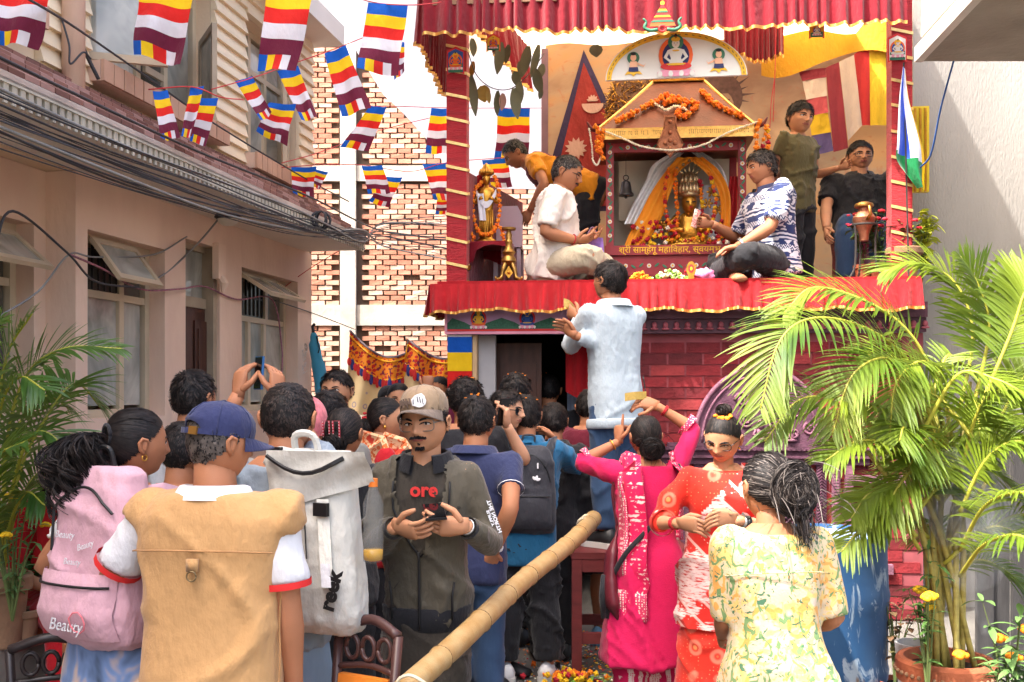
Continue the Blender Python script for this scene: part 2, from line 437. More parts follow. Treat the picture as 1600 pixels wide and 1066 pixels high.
q=MB();q.hexa([roofpt(1.2,0,-.03),roofpt(D_END-.1,0,-.03),roofpt(D_END-.1,1,-.03),roofpt(1.2,1,-.03),roofpt(1.2,0,0),roofpt(D_END-.1,0,0),roofpt(D_END-.1,1,0),roofpt(1.2,1,0)])
q.build('tile_bed',M('tile_mortar',C(196,178,166,.85),.9,.18,5,.3,50),bl)
tile_m=[M('tile_a',C(150,104,92,.8),.85,.2,5,.2,40),M('tile_b',C(172,132,122,.85),.85,.2,5,.2,40),M('tile_c',C(128,88,78,.8),.85,.25,5,.2,40)]
tm=[]
for mm in tile_m:
 q=MB();o=roofpt(6,0,0)
 a=[roofpt(6,0,0),roofpt(6.086,0,0),roofpt(6.086,.14,0),roofpt(6,.14,0),roofpt(6,0,.022),roofpt(6.086,0,.022),roofpt(6.086,.14,.012),roofpt(6,.14,.012)]
 q.hexa([p-o for p in a]);tm.append(q.mesh('tile',mm,smooth=False))
n=0
for r in range(5):
 d=2.7+.04*(r%2)
 while d<D_END-.2 and n<299:
  p=roofpt(d,.02+r*.2,.001+.003*rnd.random())-Vector(bl['_w'])
  link_mesh('roof_tile',rnd.choice(tm),bl,p);d+=.094;n+=1
q=MB();q.tube([W(dpx(95),.07,3.06),W(dpx(95),.07,SLAB)],.055,14);q.build('downpipe',plaster,bl,True)
q=MB();p=W(6.38,.17,SOF)
q.lathe([(.075,0),(.085,-.02),(.07,-.03)],p,18,m=0)
q.lathe([(.066,-.028),(.06,-.05),(.035,-.068),(.004,-.073)],p,18,m=1)
q.build('ceiling_lamp',[iron,M('opal_glass',C(214,206,190),.3,.03)],bl,angle=40)
q=MB();wb(q,6.5,6.6,0,.045,2.33,2.56);q.tube([W(6.55,.03,2.34),W(6.55,.06,2.3),W(6.55,.05,2.24)],[.03,.03,.012],8);q.build('bracket',plaster,bl)
q=MB()
for k in range(26):
 z=1.98-.02*k-.15*(k>12);x=7.98+.07*rnd.random()
 pts=[W(x+.03*rnd.uniform(-1,1),.002,z+.03*rnd.uniform(-1,1))for _ in range(4)]
 q.tube(bez(pts,3),.0035,4)
q.build('graffiti',M('chalk',C(226,208,196),.9,.05),bl)
conc=M('ledge_concrete',C(158,152,138,.8),.92,.25,2.2,.5,40)
q=MB();wb(q,1.2,7.6,.002,.47,0,.6)
tag(q.build('ledge',conc),'raised concrete ledge with flower pots along the pink building','ledge')
# --- unfinished brick building at the end of the street
BY=12.5
bb=thing('brick_building','unfinished pale brick building with whitewashed concrete bands at the street end','building',(0,BY,0))
mort=M('pale_mortar',C(134,112,98,.42),.95,.25,3,.4,30)
def bx(px):return(px-CX)/F*BY
def bz(py):return EYE+(CY-py)/F*BY
q=MB();q.box(((bx(440)+bx(900))/2,BY+.17,3.15),(bx(900)-bx(440),.3,6.3));q.build('wall',mort,bb)
wh=M('whitewashed_concrete',C(206,198,186,.75),.9,.25,2.5,.4,25)
cols=[(533,557),(850,876)];beams=[(260,284),(477,509)]
for a,b in cols:
 q=MB();q.box(((bx(a)+bx(b))/2,BY-.03,3.1),(bx(b)-bx(a),.1,6.2));q.build('concrete_column',wh,bb)
for a,b in beams:
 q=MB();q.box(((bx(440)+bx(900))/2,BY-.0,(bz(a)+bz(b))/2),(bx(900)-bx(440),.09,bz(a)-bz(b)));q.build('concrete_beam',wh,bb)
brick_ms=[M('brick_%d'%i,C(*c,.85),.9,.2,8,.4,60)for i,c in enumerate([(196,142,118),(186,130,106),(202,158,136),(174,118,96),(206,174,154)])]
bl_v,bh,pitch=.168,.054,.0635
bmeshes=[]
for mm in brick_ms:
 for s in range(3):
  q=MB();x,z=bl_v/2*rnd.uniform(.9,1),bh/2*rnd.uniform(.92,1.05)
  j=lambda:rnd.uniform(-.004,.004)
  q.hexa([(-x+j(),-.02+j(),-z+j()),(x+j(),-.02+j(),-z+j()),(x,.03,-z),(-x,.03,-z),(-x+j(),-.02+j(),z+j()),(x+j(),-.02+j(),z+j()),(x,.03,z),(-x,.03,z)])
  bmeshes.append(q.mesh('brick',mm,smooth=False))
spots=[]
row=0;z=.6
while z<6.15:
 x=bx(486)+(.09 if row%2 else 0)
 while x<bx(868):
  px=CX+x/BY*F;py=CY-(z-EYE)/BY*F
  if not any(a-8<px<b+8 for a,b in cols)and not any(a-3<py<b+3 for a,b in beams)and rnd.random()>.012:
   inview=px<700 and 75<py<610 and py>75+max(0,(px-545))*1.1
   spots.append((not inview,rnd.random(),x,z))
  x+=.181
 z+=pitch;row+=1
spots.sort()
rest=MB()
for i,(iv,_,x,z)in enumerate(spots):
 if i<299:
  link_mesh('brick',rnd.choice(bmeshes),bb,(x,-.0+rnd.uniform(-.006,.004),z),(0,rnd.uniform(-.012,.012),0))
 else:
  rest.m=rnd.randrange(5)
  w_=bl_v/2*rnd.uniform(.9,1);h_=bh/2
  rest.box((x,BY+.004+rnd.uniform(-.006,.004),z),(2*w_,.05,2*h_),Matrix.Rotation(rnd.uniform(-.012,.012),3,'Y'))
tag(rest.build('brickwork',brick_ms,bb),kind='stuff')
# --- white tarpaulin hung across the end of the street, its hem running down to the right
def tarp_material():
 m,N,L,B=nodes_of('white_tarpaulin')
 tr=N.new('ShaderNodeBsdfTranslucent');tr.inputs[0].default_value=(.92,.92,.92,1)
 mx=N.new('ShaderNodeMixShader');mx.inputs[0].default_value=.6
 B.inputs['Base Color'].default_value=(.9,.9,.9,1);B.inputs['Roughness'].default_value=.45
 L.new(B.outputs[0],mx.inputs[1]);L.new(tr.outputs[0],mx.inputs[2]);L.new(mx.outputs[0],N['Material Output'].inputs[0])
 return m
lower=[(470,-30),(512,25),(550,68),(600,150),(664,214),(712,280),(780,292),(905,296)]
def tarp_pt(u,v):
 t=u*(len(lower)-1);i=min(int(t),len(lower)-2);f=t-i
 px=lower[i][0]*(1-f)+lower[i+1][0]*f;py=lower[i][1]*(1-f)+lower[i+1][1]*f
 a=P(px,py,10.2-.5*u)
 b=V(a.x*.9-.1,a.y-1.6,7.2)
 p=a.lerp(b,v)
 p.y+=.05*math.sin(u*23+v*4)*(1-v)+.04*math.sin(u*9-v*7)+.02*math.sin(u*47+3*v)
 p.z-=.18*math.sin(math.pi*v)
 return p
q=MB();q.grid(tarp_pt,70,24)
tag(q.build('tarpaulin',tarp_material(),None,True),'large white translucent tarpaulin hung over the lane in front of the brick building','tarpaulin')
# --- plain concrete wall at the right with the slab that juts out above it
gray=M('grey_render',C(152,148,142,.82),.95,.2,1.3,.6,70,stretch=(1,1,.3))
rw=thing('concrete_wall','plain grey rendered wall to the right of the red stage','wall',(4.4,7.35,0))
q=MB();q.box((4.46,7.5,3.2),(3.0,.3,6.4));q.build('wall_face',gray,rw)
q=MB();q.box((4.8,7.28,2.2),(2.0,.14,.16));q.build('ledge_band',M('pinkish_band',C(190,150,130,.85),.9,.1),rw)
slab_m=M('slab_paint',C(206,200,188,.88),.85,.1,2.0,.3,40)
conc_under=M('bare_concrete',C(150,142,128,.85),.95,.22,2.5,.6,30)
sb=thing('balcony_slab','pale concrete balcony slab jutting in above the grey wall','balcony',(3.5,4.5,3.6))
d0=6.0;zz=EYE+514/F*d0;x0=(1434-CX)/F*d0
def sp(y,x,z):return V(x0-.098*(d0-y)+x,y,z)
q=MB();q.hexa([sp(d0,.03,zz),sp(d0,3.5,zz),sp(2.2,3.5,zz),sp(2.2,.03,zz),sp(d0,.03,zz+.14),sp(d0,3.5,zz+.14),sp(2.2,3.5,zz+.14),sp(2.2,.03,zz+.14)]);q.build('slab',conc_under,sb)
q=MB();q.hexa([sp(d0,-.02,zz-.006),sp(d0,.028,zz-.006),sp(2.2,.028,zz-.006),sp(2.2,-.02,zz-.006),sp(d0,-.02,zz+.085),sp(d0,.028,zz+.085),sp(2.2,.028,zz+.085),sp(2.2,-.02,zz+.085)]);q.build('edge_moulding',slab_m,sb)
q=MB();q.hexa([sp(d0,.02,zz+.143),sp(d0,3.5,zz+.143),sp(2.2,3.5,zz+.143),sp(2.2,.02,zz+.143),sp(d0,.02,zz+.7),sp(d0,3.5,zz+.7),sp(2.2,3.5,zz+.7),sp(2.2,.02,zz+.7)]);q.build('parapet',slab_m,sb)
# ------------------------------------------------------------------ the red stage: x along its front, y into it
_l=P(715,CY,7.15);_r=P(1405,CY,6.85)
SO=V(_l.x,_l.y,0);SEX=(V(_r.x,_r.y,0)-SO).normalized();SEY=V(-SEX.y,SEX.x,0)
def S(x,y,z):return SO+SEX*x+SEY*y+V(0,0,z)
def SX(px,y=0.0):
 t=(px-CX)/F
 return(t*(SO.y+SEY.y*y)-SO.x-SEY.x*y)/(SEX.x-t*SEX.y)
def SP(px,py,y=0.0):
 p=S(SX(px,y),y,0);p.z=EYE+(CY-py)/F*p.y;return p
def SZ(py,px,y=0.0):return SP(px,py,y).z
SROT=Matrix((SEX,SEY,Vector((0,0,1)))).transposed()
def sbox(mb,x1,x2,y1,y2,z1,z2,m=None):
 mb.hexa([S(x1,y1,z1),S(x2,y1,z1),S(x2,y2,z1),S(x1,y2,z1),S(x1,y1,z2),S(x2,y1,z2),S(x2,y2,z2),S(x1,y2,z2)],m)
red=cloth('red_cloth',C(178,26,34,.85),.85,.16,sheen=.2)
red_dark=cloth('crimson_cloth',C(128,14,32,.8),.9,.16,sheen=.2)
gold_trim=M('gold_trim',C(214,160,84,.9),.35,.25,60,.3,200,metal=.6)
gold=M('gilt_metal',C(206,150,60,.9),.32,.3,14,.25,60,metal=.85)
brass=M('old_brass',C(170,128,66,.9),.38,.3,12,.2,60,metal=.85)
copper=M('copper',C(168,110,82,.9),.45,.3,30,.4,120,metal=.7)
redpaint=M('red_paint',C(150,46,48,.9),.5,.15,7,.1,50)
darkred_wood=M('maroon_wood',C(112,44,44,.85),.55,.2,6,.15,50,stretch=(1,1,5))
greenp=M('green_paint',C(52,112,84),.6,.12);bluep=M('blue_paint',C(38,76,150),.6,.12)
pinkp=M('pink_paint',C(226,150,170),.6,.1);whitep=M('white_paint',C(228,224,214,.9),.6,.05)
yellowp=M('yellow_paint',C(222,172,40),.6,.12);orangep=M('orange_paint',C(224,98,40),.6,.1)
blackp=M('black_paint',C(30,26,30),.6,.1);navyp=M('navy_paint',C(30,40,88),.6,.1);skinp=M('peach_paint',C(232,178,140),.6,.08)
purplep=M('mauve_paint',C(166,128,160),.6,.1);redp=M('bright_red_paint',C(204,44,42),.6,.1)
ICON=[redp,navyp,skinp,pinkp,greenp,yellowp,whitep,orangep,blackp,bluep]
FL=.002
def disc(mb,o,ex,ey,cx,cy,rx,ry,lay,m,n=20,a0=0,a1=360,rot=0):
 ez=Vector(ex).cross(Vector(ey)).normalized()
 pts=[]
 full=abs(a1-a0)>=360
 k=n if full else n+1
 for i in range(k):
  a=R(a0+(a1-a0)*i/n);x,y=rx*math.cos(a),ry*math.sin(a)
  x,y=x*math.cos(R(rot))-y*math.sin(R(rot)),x*math.sin(R(rot))+y*math.cos(R(rot))
  pts.append(o+ex*(cx+x)+ey*(cy+y)+ez*(FL*lay))
 mb.prism(pts,ez*FL,m)
def poly(mb,o,ex,ey,pts,lay,m):
 ez=Vector(ex).cross(Vector(ey)).normalized()
 mb.prism([o+ex*x+ey*y+ez*(FL*lay)for x,y in pts],ez*FL,m)
def seated_icon(mb,o,ex,ey,s,body=2,halo=0,inner=1,aura=4,base=3,robe=0):
 """a painted seated figure on a lotus, s = height"""
 disc(mb,o,ex,ey,0,.48*s,.42*s,.46*s,0,halo);disc(mb,o,ex,ey,0,.46*s,.33*s,.37*s,1,inner)
 disc(mb,o,ex,ey,0,.80*s,.19*s,.19*s,2,aura)
 disc(mb,o,ex,ey,0,.05*s,.46*s,.10*s,2,base);
 for k in range(7):disc(mb,o,ex,ey,(-.39+.13*k)*s,.02*s,.06*s,.08*s,3,base if k%2 else 6,8)
 disc(mb,o,ex,ey,0,.20*s,.38*s,.10*s,3,robe)
 poly(mb,o,ex,ey,[(-.19*s,.22*s),(.19*s,.22*s),(.12*s,.40*s),(.20*s,.60*s),(0,.66*s),(-.20*s,.60*s),(-.12*s,.40*s)],4,body)
 for sg in(-1,1):
  poly(mb,o,ex,ey,[(sg*.20*s,.60*s),(sg*.30*s,.42*s),(sg*.12*s,.27*s),(sg*.10*s,.32*s),(sg*.22*s,.42*s),(sg*.13*s,.58*s)][::sg],5,body)
 disc(mb,o,ex,ey,0,.76*s,.095*s,.115*s,5,body);disc(mb,o,ex,ey,0,.86*s,.11*s,.06*s,6,5);disc(mb,o,ex,ey,0,.94*s,.04*s,.06*s,6,8)
 for sg in(-1,1):disc(mb,o,ex,ey,sg*.035*s,.765*s,.016*s,.006*s,6,8,8)
 disc(mb,o,ex,ey,0,.715*s,.02*s,.006*s,6,0,8);disc(mb,o,ex,ey,0,.58*s,.09*s,.02*s,6,5,10)
 disc(mb,o,ex,ey,0,.245*s,.24*s,.03*s,6,5,12)
stage=thing('stage','raised red shrine stage with pleated red skirt above a brick faced ground floor','stage',S(1.5,.8,0))
STZ=2.365
XL,XR=SX(690,-.05),SX(1432,-.05)
q=MB();sbox(q,XL,XR,-.06,2.0,2.21,STZ);q.build('platform',darkred_wood,stage)
q=MB();sbox(q,XL-.02,XR+.01,-.115,-.062,2.335,STZ+.006);q.build('edge_band',red,stage)
def ruffle(p0,p1,z0f,z1f,out,amp,npl,name,parent,mat,seed=0,gold_h=.02,endsag=0,nseg=14):
 """pleated cloth hung along p0-p1 (xy), from height z0f(u) to z1f(u)"""
 rr=random.Random(seed);ph=[rr.uniform(-.3,.3)for _ in range(npl+2)];hh=[rr.uniform(.5,1.2)for _ in range(npl+2)]
 sk=[rr.uniform(-.25,.25)for _ in range(npl+2)]
 p0,p1,out=Vector(p0),Vector(p1),Vector(out)
 def fold(u,v):
  u=u+.35/npl*math.sin(u*npl*.83+seed)+.25/npl*math.sin(u*npl*.31+2*seed);u=min(1,max(0,u));t=u*npl+sk[min(int(u*npl),npl)]*v*.5;i=int(max(0,min(t,npl)));f=t-i
  k=.5+ph[i]*.8
  s=f/k if f<k else(1-f)/(1-k)
  s=s*s*(3-2*s)
  return amp*hh[i]*s*(.25+.75*v)
 def fn(u,v):
  p=p0.lerp(p1,u);zt,zb=z0f(u),z1f(u)
  zb+=.010*math.sin(u*npl*.9+seed)+.006*math.sin(u*npl*2.3)
  p=p+out*(fold(u,v)+.02*v)
  return V(p.x,p.y,zt+(zb-zt)*v)
 n=npl*8
 q=MB();q.grid(fn,n,nseg);o=q.build(name,mat,parent,True)
 if gold_h:
  g=MB()
  def gf(u,v):
   a=fn(u,1.0);b=fn(u,.9);dz=(a-b).normalized()
   return a-dz*.004+out*.004+dz*(gold_h*v)
  g.grid(gf,n,1);g.build('gold_trim',gold_trim,parent,True)
 return o
fo=-SEY
ruffle(S(SX(672,-.12),-.12,0),S(XR+.01,-.12,0),lambda u:2.352,lambda u:2.165-.012*u-.03*max(0,1-u*40),fo,.055,40,'skirt',stage,red,3)
ruffle(S(SX(690,-.1),.6,0),S(SX(670,-.12),-.12,0),lambda u:2.35,lambda u:2.15,-SEX,.04,14,'skirt',stage,red,5)
def translucent(m,col,k):
 N,L=m.node_tree.nodes,m.node_tree.links;B=N['Principled BSDF'];t=N.new('ShaderNodeBsdfTranslucent');src=B.inputs['Base Color'].links[0].from_socket;L.new(src,t.inputs[0])
 x=N.new('ShaderNodeMixShader');x.inputs[0].default_value=k;L.new(B.outputs[0],x.inputs[1]);L.new(t.outputs[0],x.inputs[2]);L.new(x.outputs[0],N['Material Output'].inputs[0]);return m
XA,XB,XW=SX(695,-.04),SX(926,-.04),SX(1446,0)
z0,z1=2.0,2.2
q=MB();sbox(q,XA,XB,-.04,.06,z0,z1);lintel=under(q.build('painted_lintel',purplep,stage))
q=MB();sbox(q,XA,XB,-.05,-.043,z0,z0+.018);sbox(q,XA,XA+.018,-.05,-.043,z0+.02,z1);q.build('lintel_border',pinkp,lintel)
q=MB();sbox(q,XA+.02,XB,-.049,-.043,z0+.02,z0+.034);q.build('lintel_line',redp,lintel)
o=S(0,-.043,0)
q=MB();hills=MB()
for k in range(4):
 cx=min(SX(745+77*k-38,-.04),XB-.03);hw=SX(745+77,0)-SX(745,0)
 if cx-XA<.05:cx=XA+.13
 poly(hills,o,SEX,V(0,0,1),[(max(XA+.02,cx-hw*.5),z0+.036),(min(XB,cx+hw*.5),z0+.036),(min(XB,cx+hw*.25),z0+.085),(cx,z0+.115),(max(XA+.02,cx-hw*.3),z0+.08)],1,0)
 if k<5:pass
hills.build('painted_hill',M('dark_green_paint',C(46,92,70),.7,.3,90),lintel)
for k in range(3):
 q=MB();cx=SX(748+76*k,-.04)
 seated_icon(q,S(cx,-.047,z0+.045),SEX,V(0,0,1),.135,body=(5,9,6)[k],robe=(7,9,0)[k],aura=(4,5,4)[k])
 q.build('painted_figure',ICON,lintel)
q=MB();sbox(q,XB+.004,XW,-.05,.06,2.10,2.205);sbox(q,XB+.004,XW,-.02,.06,2.0,2.098);corn=under(q.build('cornice',M('carved_dark',C(84,46,60,.9),.6,.3,9,.3,60),stage))
petm=M('petal_paint',C(150,74,84),.6,.25,20)
n=30
for k in range(n):
 x=XB+.05+(XW-XB-.06)*k/(n-1);q=MB()
 q.ball(S(x,-.03,2.055),(.02,.014,.026),8,5,SROT);q.ball(S(x,-.035,2.03),(.03,.012,.009),8,4,SROT);q.build('lotus_petal',petm,corn,True)
XD=SX(934,.05)
q=MB();sbox(q,XD,XW,.052,.2,0,1.998);bwall=under(q.build('brick_face',M('pale_joint',C(150,76,82,.9),.9,.2,9),stage))  # vinyl banner print of brickwork, given relief as separate bricks
rb=[M('red_brick_%d'%i,C(*c,.92),.85,.4,9,.5,50)for i,c in enumerate([(128,34,40),(108,28,34),(142,48,50),(92,26,32)])]
zc=.01;r=0;rbm=[]
for mm in rb:
 q=MB();x,z=.118,.0365
 q.hexa([(-x,-.012,-z),(x,-.012,-z),(x,.03,-z),(-x,.03,-z),(-x+.003,-.012,z),(x-.002,-.012,z),(x,.03,z),(-x,.03,z)])
 me=q.mesh('brick',mm,smooth=False);me.transform(SROT.to_4x4());rbm.append(me)
nb=0
while zc<1.93:
 x=XD+.12+(.125 if r%2 else 0)
 while x<XW-.1:
  p=S(x,.054+rnd.uniform(-.003,.003),zc+.04)-Vector(stage['_w'])
  o_=link_mesh('brick',rbm[rnd.choice((0,0,1,1,2,3))],bwall,p);nb+=1
  x+=.248
 zc+=.0805;r+=1
carv=M('carved_wood',C(92,56,74,.9),.75,.35,16,.5,70)  # window carving printed on the same banner, built up in relief
carv2=M('carved_wood_light',C(126,82,100,.9),.75,.3,18,.5,70)
WY=.03
def cz(py):return SZ(py,1187,WY)
def cxx(px):return SX(px,WY)
cw=under(MB().build('carved_window',carv,stage))
c0=cxx(1187);zb=cz(692);hr=cz(578)-zb;wr=(cxx(1287)-cxx(1087))/2
q=MB();pts=[S(c0+wr*math.cos(R(a)),WY,zb+hr*math.sin(R(a)))for a in range(0,181,9)]
q.prism(pts,-SEY*.02);q.build('tympanum',carv,cw)
q=MB();q.tube([S(c0+(wr+.012)*math.cos(R(a)),WY-.02,zb+(hr+.012)*math.sin(R(a)))for a in range(-2,183,6)],.018,8)
q.tube([S(c0+(wr-.04)*math.cos(R(a)),WY-.022,zb+(hr-.04)*math.sin(R(a)))for a in range(0,181,6)],.008,6);q.build('arch_rim',carv2,cw,True)
q=MB()
for sg in(-1,1):
 for(ax,az,r0,turns,ph)in((.12,.30,.055,1.6,0),(.25,.22,.05,1.5,1),(.34,.10,.045,1.4,2),(.10,.16,.05,1.5,4),(.23,.07,.04,1.3,3)):
  pts=[]
  for k in range(26):
   t=k/25;a=ph+t*turns*2*math.pi;rr=r0*(1-.8*t)
   pts.append(S(c0+sg*(ax+rr*math.cos(a)),WY-.022-.008*t,zb+az+rr*math.sin(a)))
  q.tube(pts,[.011*(1-.6*k/25)for k in range(26)],6)
q.ball(S(c0,WY-.03,zb+hr-.06),(.05,.03,.04),10,7,SROT)
for sg in(-1,1):q.ball(S(c0+sg*.025,WY-.055,zb+hr-.05),.012,8,5);q.tube(bez([S(c0+sg*.03,WY-.03,zb+hr-.02),S(c0+sg*.09,WY-.03,zb+hr+.03),S(c0+sg*.13,WY-.03,zb+hr-.02)],5),[.014]*5+[.01]*5+[.004],6)
q.build('scrollwork',carv2,cw,True)
q=MB();q.lathe([(.055,0),(.05,.02),(.036,.03),(.04,.045),(.028,.055),(.03,.07),(.02,.08),(.022,.095),(.01,.11),(.012,.125),(.002,.17)],S(c0,WY-.01,zb+hr+.015),12,sy=.5);q.build('finial',carv2,cw,True)
def figurine(mb,c,s,sy=.55):
 """small seated carved figure"""
 c=Vector(c)
 mb.ball(c+V(0,0,.12*s),(.36*s,.36*s*sy,.12*s),10,6);mb.ball(c+V(0,0,.38*s),(.2*s,.16*s*sy,.24*s),10,6)
 mb.ball(c+V(0,-.04*s,.72*s),(.13*s,.13*s,.15*s),10,6);mb.lathe([(.13*s,.8*s),(.1*s,.9*s),(.03*s,1.0*s)],c,8)
 for sg in(-1,1):mb.tube([c+V(sg*.2*s,0,.55*s),c+V(sg*.33*s,-.06*s,.35*s),c+V(sg*.1*s,-.16*s,.27*s)],.06*s,6)
for px in(1140,1187,1235):q=MB();figurine(q,S(cxx(px),WY-.035,zb+.005),.16 if px==1187 else .12);q.build('carved_figure',carv2,cw,True)
q=MB()
zl=zb
for k,(h,ex,pr)in enumerate(((.03,.52,.035),(.022,.60,.05),(.035,.66,.03),(.02,.72,.05),(.045,.62,.026))):
 sbox(q,c0-ex-.12,c0+ex+.12,WY-pr,WY+.02,zl-h+.002,zl);zl-=h
for k in range(44):
 x=c0-.72+1.44*k/43;sbox(q,x,x+.018,WY-.058,WY-.03,zb-.052,zb-.032);sbox(q,x,x+.016,WY-.045,WY-.022,zb-.1,zb-.09)
q.build('window_lintel',carv,cw)
zbase=.45
for sg in(-1,1):
 for k,(dx,ww,mt)in enumerate(((.30,.10,carv2),(.42,.07,carv),(.52,.055,carv2))):
  q=MB();xc=c0+sg*dx
  sbox(q,xc-ww/2,xc+ww/2,WY-.012,WY+.02,zbase,zl-.001)
  nn=30
  for j in range(nn):
   zz_=zbase+(zl-zbase)*(j+.5)/nn
   if k==0:q.ball(S(xc,WY-.018,zz_),(ww*.42,.02,(zl-zbase)/nn*.45),8,5,SROT)
   elif k==1:
    q.tube([S(xc-ww*.4,WY-.014,zz_-.012),S(xc,WY-.02,zz_+.012),S(xc+ww*.4,WY-.014,zz_-.012)],.006,5)
   else:sbox(q,xc-ww*.3,xc+ww*.3,WY-.022,WY-.013,zz_-.008,zz_+.006)
  q.build('carved_post',mt,cw,angle=40)
q=MB();sbox(q,c0-.24,c0+.24,WY+.012,WY+.02,zbase,zl-.001,0)
for a in range(-12,13):
 for sgn in(-1,1):
  x1=c0+a*.04;pts=[]
  for t in(0,1):
   x=x1+sgn*t*(zl-zbase);pts.append((x,zbase+t*(zl-zbase)))
  (xa,za),(xb,zb_)=pts
  def clip(xa,za,xb,zb_):
   lo,hi=c0-.24,c0+.24;t0,t1=0.0,1.0
   dx=xb-xa
   if dx==0:return None
   ta,tb=(lo-xa)/dx,(hi-xa)/dx
   t0,t1=max(0,min(ta,tb)),min(1,max(ta,tb))
   if t1-t0<.02:return None
   return(xa+dx*t0,za+(zb_-za)*t0),(xa+dx*t1,za+(zb_-za)*t1)
  c_=clip(xa,za,xb,zb_)
  if c_:q.tube([S(c_[0][0],WY+(.0 if sgn>0 else .006),c_[0][1]),S(c_[1][0],WY+(.0 if sgn>0 else .006),c_[1][1])],.007,4)
tag(q.build('lattice',carv,cw),kind='stuff')
q=MB();sbox(q,c0-.62,c0+.62,WY-.05,WY+.02,zbase-.05,zbase-.002);sbox(q,c0-.7,c0+.9,WY-.03,WY+.02,zbase-.12,zbase-.052)
sbox(q,c0+.58,c0+.63,WY-.03,WY+.02,zbase,zl-.001);sbox(q,c0+.632,c0+.98,WY-.03,WY+.02,zl-.12,zl-.07)
q.build('window_base',carv2,cw)
XJ=SX(737,0)
q=MB();sbox(q,SX(701,0),XJ,-.02,.12,0,1.997);jam=under(q.build('door_jamb',whitep,stage))
flagc={'b':cloth('flag_blue',C(22,92,190),.8),'y':cloth('flag_yellow',C(246,204,30),.8),'r':cloth('flag_red',C(222,40,34),.8),'w':cloth('flag_white',C(236,232,238,.9),.8),'m':cloth('flag_maroon',C(112,34,60),.8)}
for _f in flagc.values():translucent(_f,0,.3)
ys=[527,551,580,607,634,662,690,720]
for k in range(7):
 za,zb_=SZ(ys[k],718),SZ(ys[k+1],718);q=MB()
 sbox(q,SX(701,0)-.004,XJ+.004,-.026-.002*(k%2),.1,zb_,za);q.build('flag_band',flagc['byrwmby'[k]],jam)
q=MB();sbox(q,XJ+.006,XJ+.035,.0,.1,0,1.997);q.build('door_post',M('pale_wood',C(206,172,128,.9),.6,.15,8,stretch=(4,4,1)),stage)
q=MB();sbox(q,XJ+.037,SX(774,.1),.1,.16,0,1.997);q.build('door_side_panel',M('grey_white_panel',C(180,178,180,.85),.7,.08),stage)
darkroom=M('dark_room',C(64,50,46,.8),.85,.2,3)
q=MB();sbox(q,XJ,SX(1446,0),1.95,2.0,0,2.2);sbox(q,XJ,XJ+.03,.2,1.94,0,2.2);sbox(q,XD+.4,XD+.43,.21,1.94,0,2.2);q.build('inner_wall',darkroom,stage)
q=MB();sbox(q,SX(774,.3),SX(846,.3),.3,.34,0,1.95);dl=under(q.build('door_leaf',wood_dark,stage))
for(z1,z2)in((.25,.9),(1.0,1.8)):
 q=MB();sbox(q,SX(782,.3),SX(838,.3),.285,.298,z1,z2);q.build('door_panel',wood_dark,dl)
q=MB();q.grid(lambda u,v:S(SX(884,.3)+u*.32,.3+.02*math.sin(u*16),1.99-v*(.40+.06*math.sin(u*3.3))),18,6);q.build('door_cloth',red,stage,True)
q=MB();q.grid(lambda u,v:S(SX(886,.9)+u*.3,.9+.03*math.sin(u*20),1.6-v*.7),14,4);q.build('inner_curtain',cloth('pale_blue_cloth',C(190,206,232)),stage,True)
redwrap=M('red_wrap',C(176,24,36,.85),.7,.2,4,.6,30,stretch=(1,1,9),sheen=.2,bdist=.02)
PTOP=4.62
for(pa,pb,nm)in((700,731,0),(1389,1421,1)):
 xa,xb=SX(pa),SX(pb);q=MB()
 sbox(q,xa,xb,-.065,.065,STZ,PTOP);pole=under(q.build('pole',redwrap,stage))
 z=2.5
 while z<4.2:
  q=MB();w_=.02;sl_=-.035
  q.hexa([S(xa-.004,-.071,z),S(xb+.004,-.071,z+sl_),S(xb+.004,-.066,z+sl_),S(xa-.004,-.066,z),S(xa-.004,-.071,z+w_),S(xb+.004,-.071,z+sl_+w_),S(xb+.004,-.066,z+sl_+w_),S(xa-.004,-.066,z+w_)])
  q.hexa([S(xb+.001,-.066,z+sl_),S(xb+.001,.066,z+sl_*.2),S(xb+.006,.066,z+sl_*.2),S(xb+.006,-.066,z+sl_),S(xb+.001,-.066,z+sl_+w_),S(xb+.001,.066,z+sl_*.2+w_),S(xb+.006,.066,z+sl_*.2+w_),S(xb+.006,-.066,z+sl_+w_)])
  q.build('gold_ribbon',M('ribbon_gold',C(236,200,128,.95),.3,.2,40,metal=.35),pole);z+=.168+.012*rnd.random()
def card(px,py,w_,h_,y,body,back,label,par):
 c=SP(px,py,y);up=V(0,0,1)
 q=MB();poly(q,c,SEX,up,[(-w_/2,h_/2-.02),(0,h_/2+.01),(w_/2,h_/2-.02),(w_/2,-h_/2),(0,-h_/2+.03),(-w_/2,-h_/2)],0,0)
 k=.86
 poly(q,c,SEX,up,[(-w_/2*k,h_/2*k-.02),(0,h_/2*k+.006),(w_/2*k,h_/2*k-.02),(w_/2*k,-h_/2*k),(0,-h_/2*k+.03),(-w_/2*k,-h_/2*k)],1,back)
 poly(q,c,SEX,up,[(-w_*.4,-h_*.42),(w_*.4,-h_*.42),(w_*.4,-h_*.1),(0,-h_*.02),(-w_*.4,-h_*.15)],2,4)
 seated_icon(q,c+V(0,0,-h_*.3)-SEY*FL*2,SEX,up,h_*.62,body=body,halo=7,inner=9,aura=5,robe=body)
 return q.build('picture_card',ICON,par)
card(712,96,.125,.19,-.075,7,9,'',stage);card(1402,76,.125,.19,-.075,6,6,'',stage)
card(1276,48,.10,.11,-.2,6,5,'',stage);card(771,68,.10,.12,-.1,7,5,'',stage)
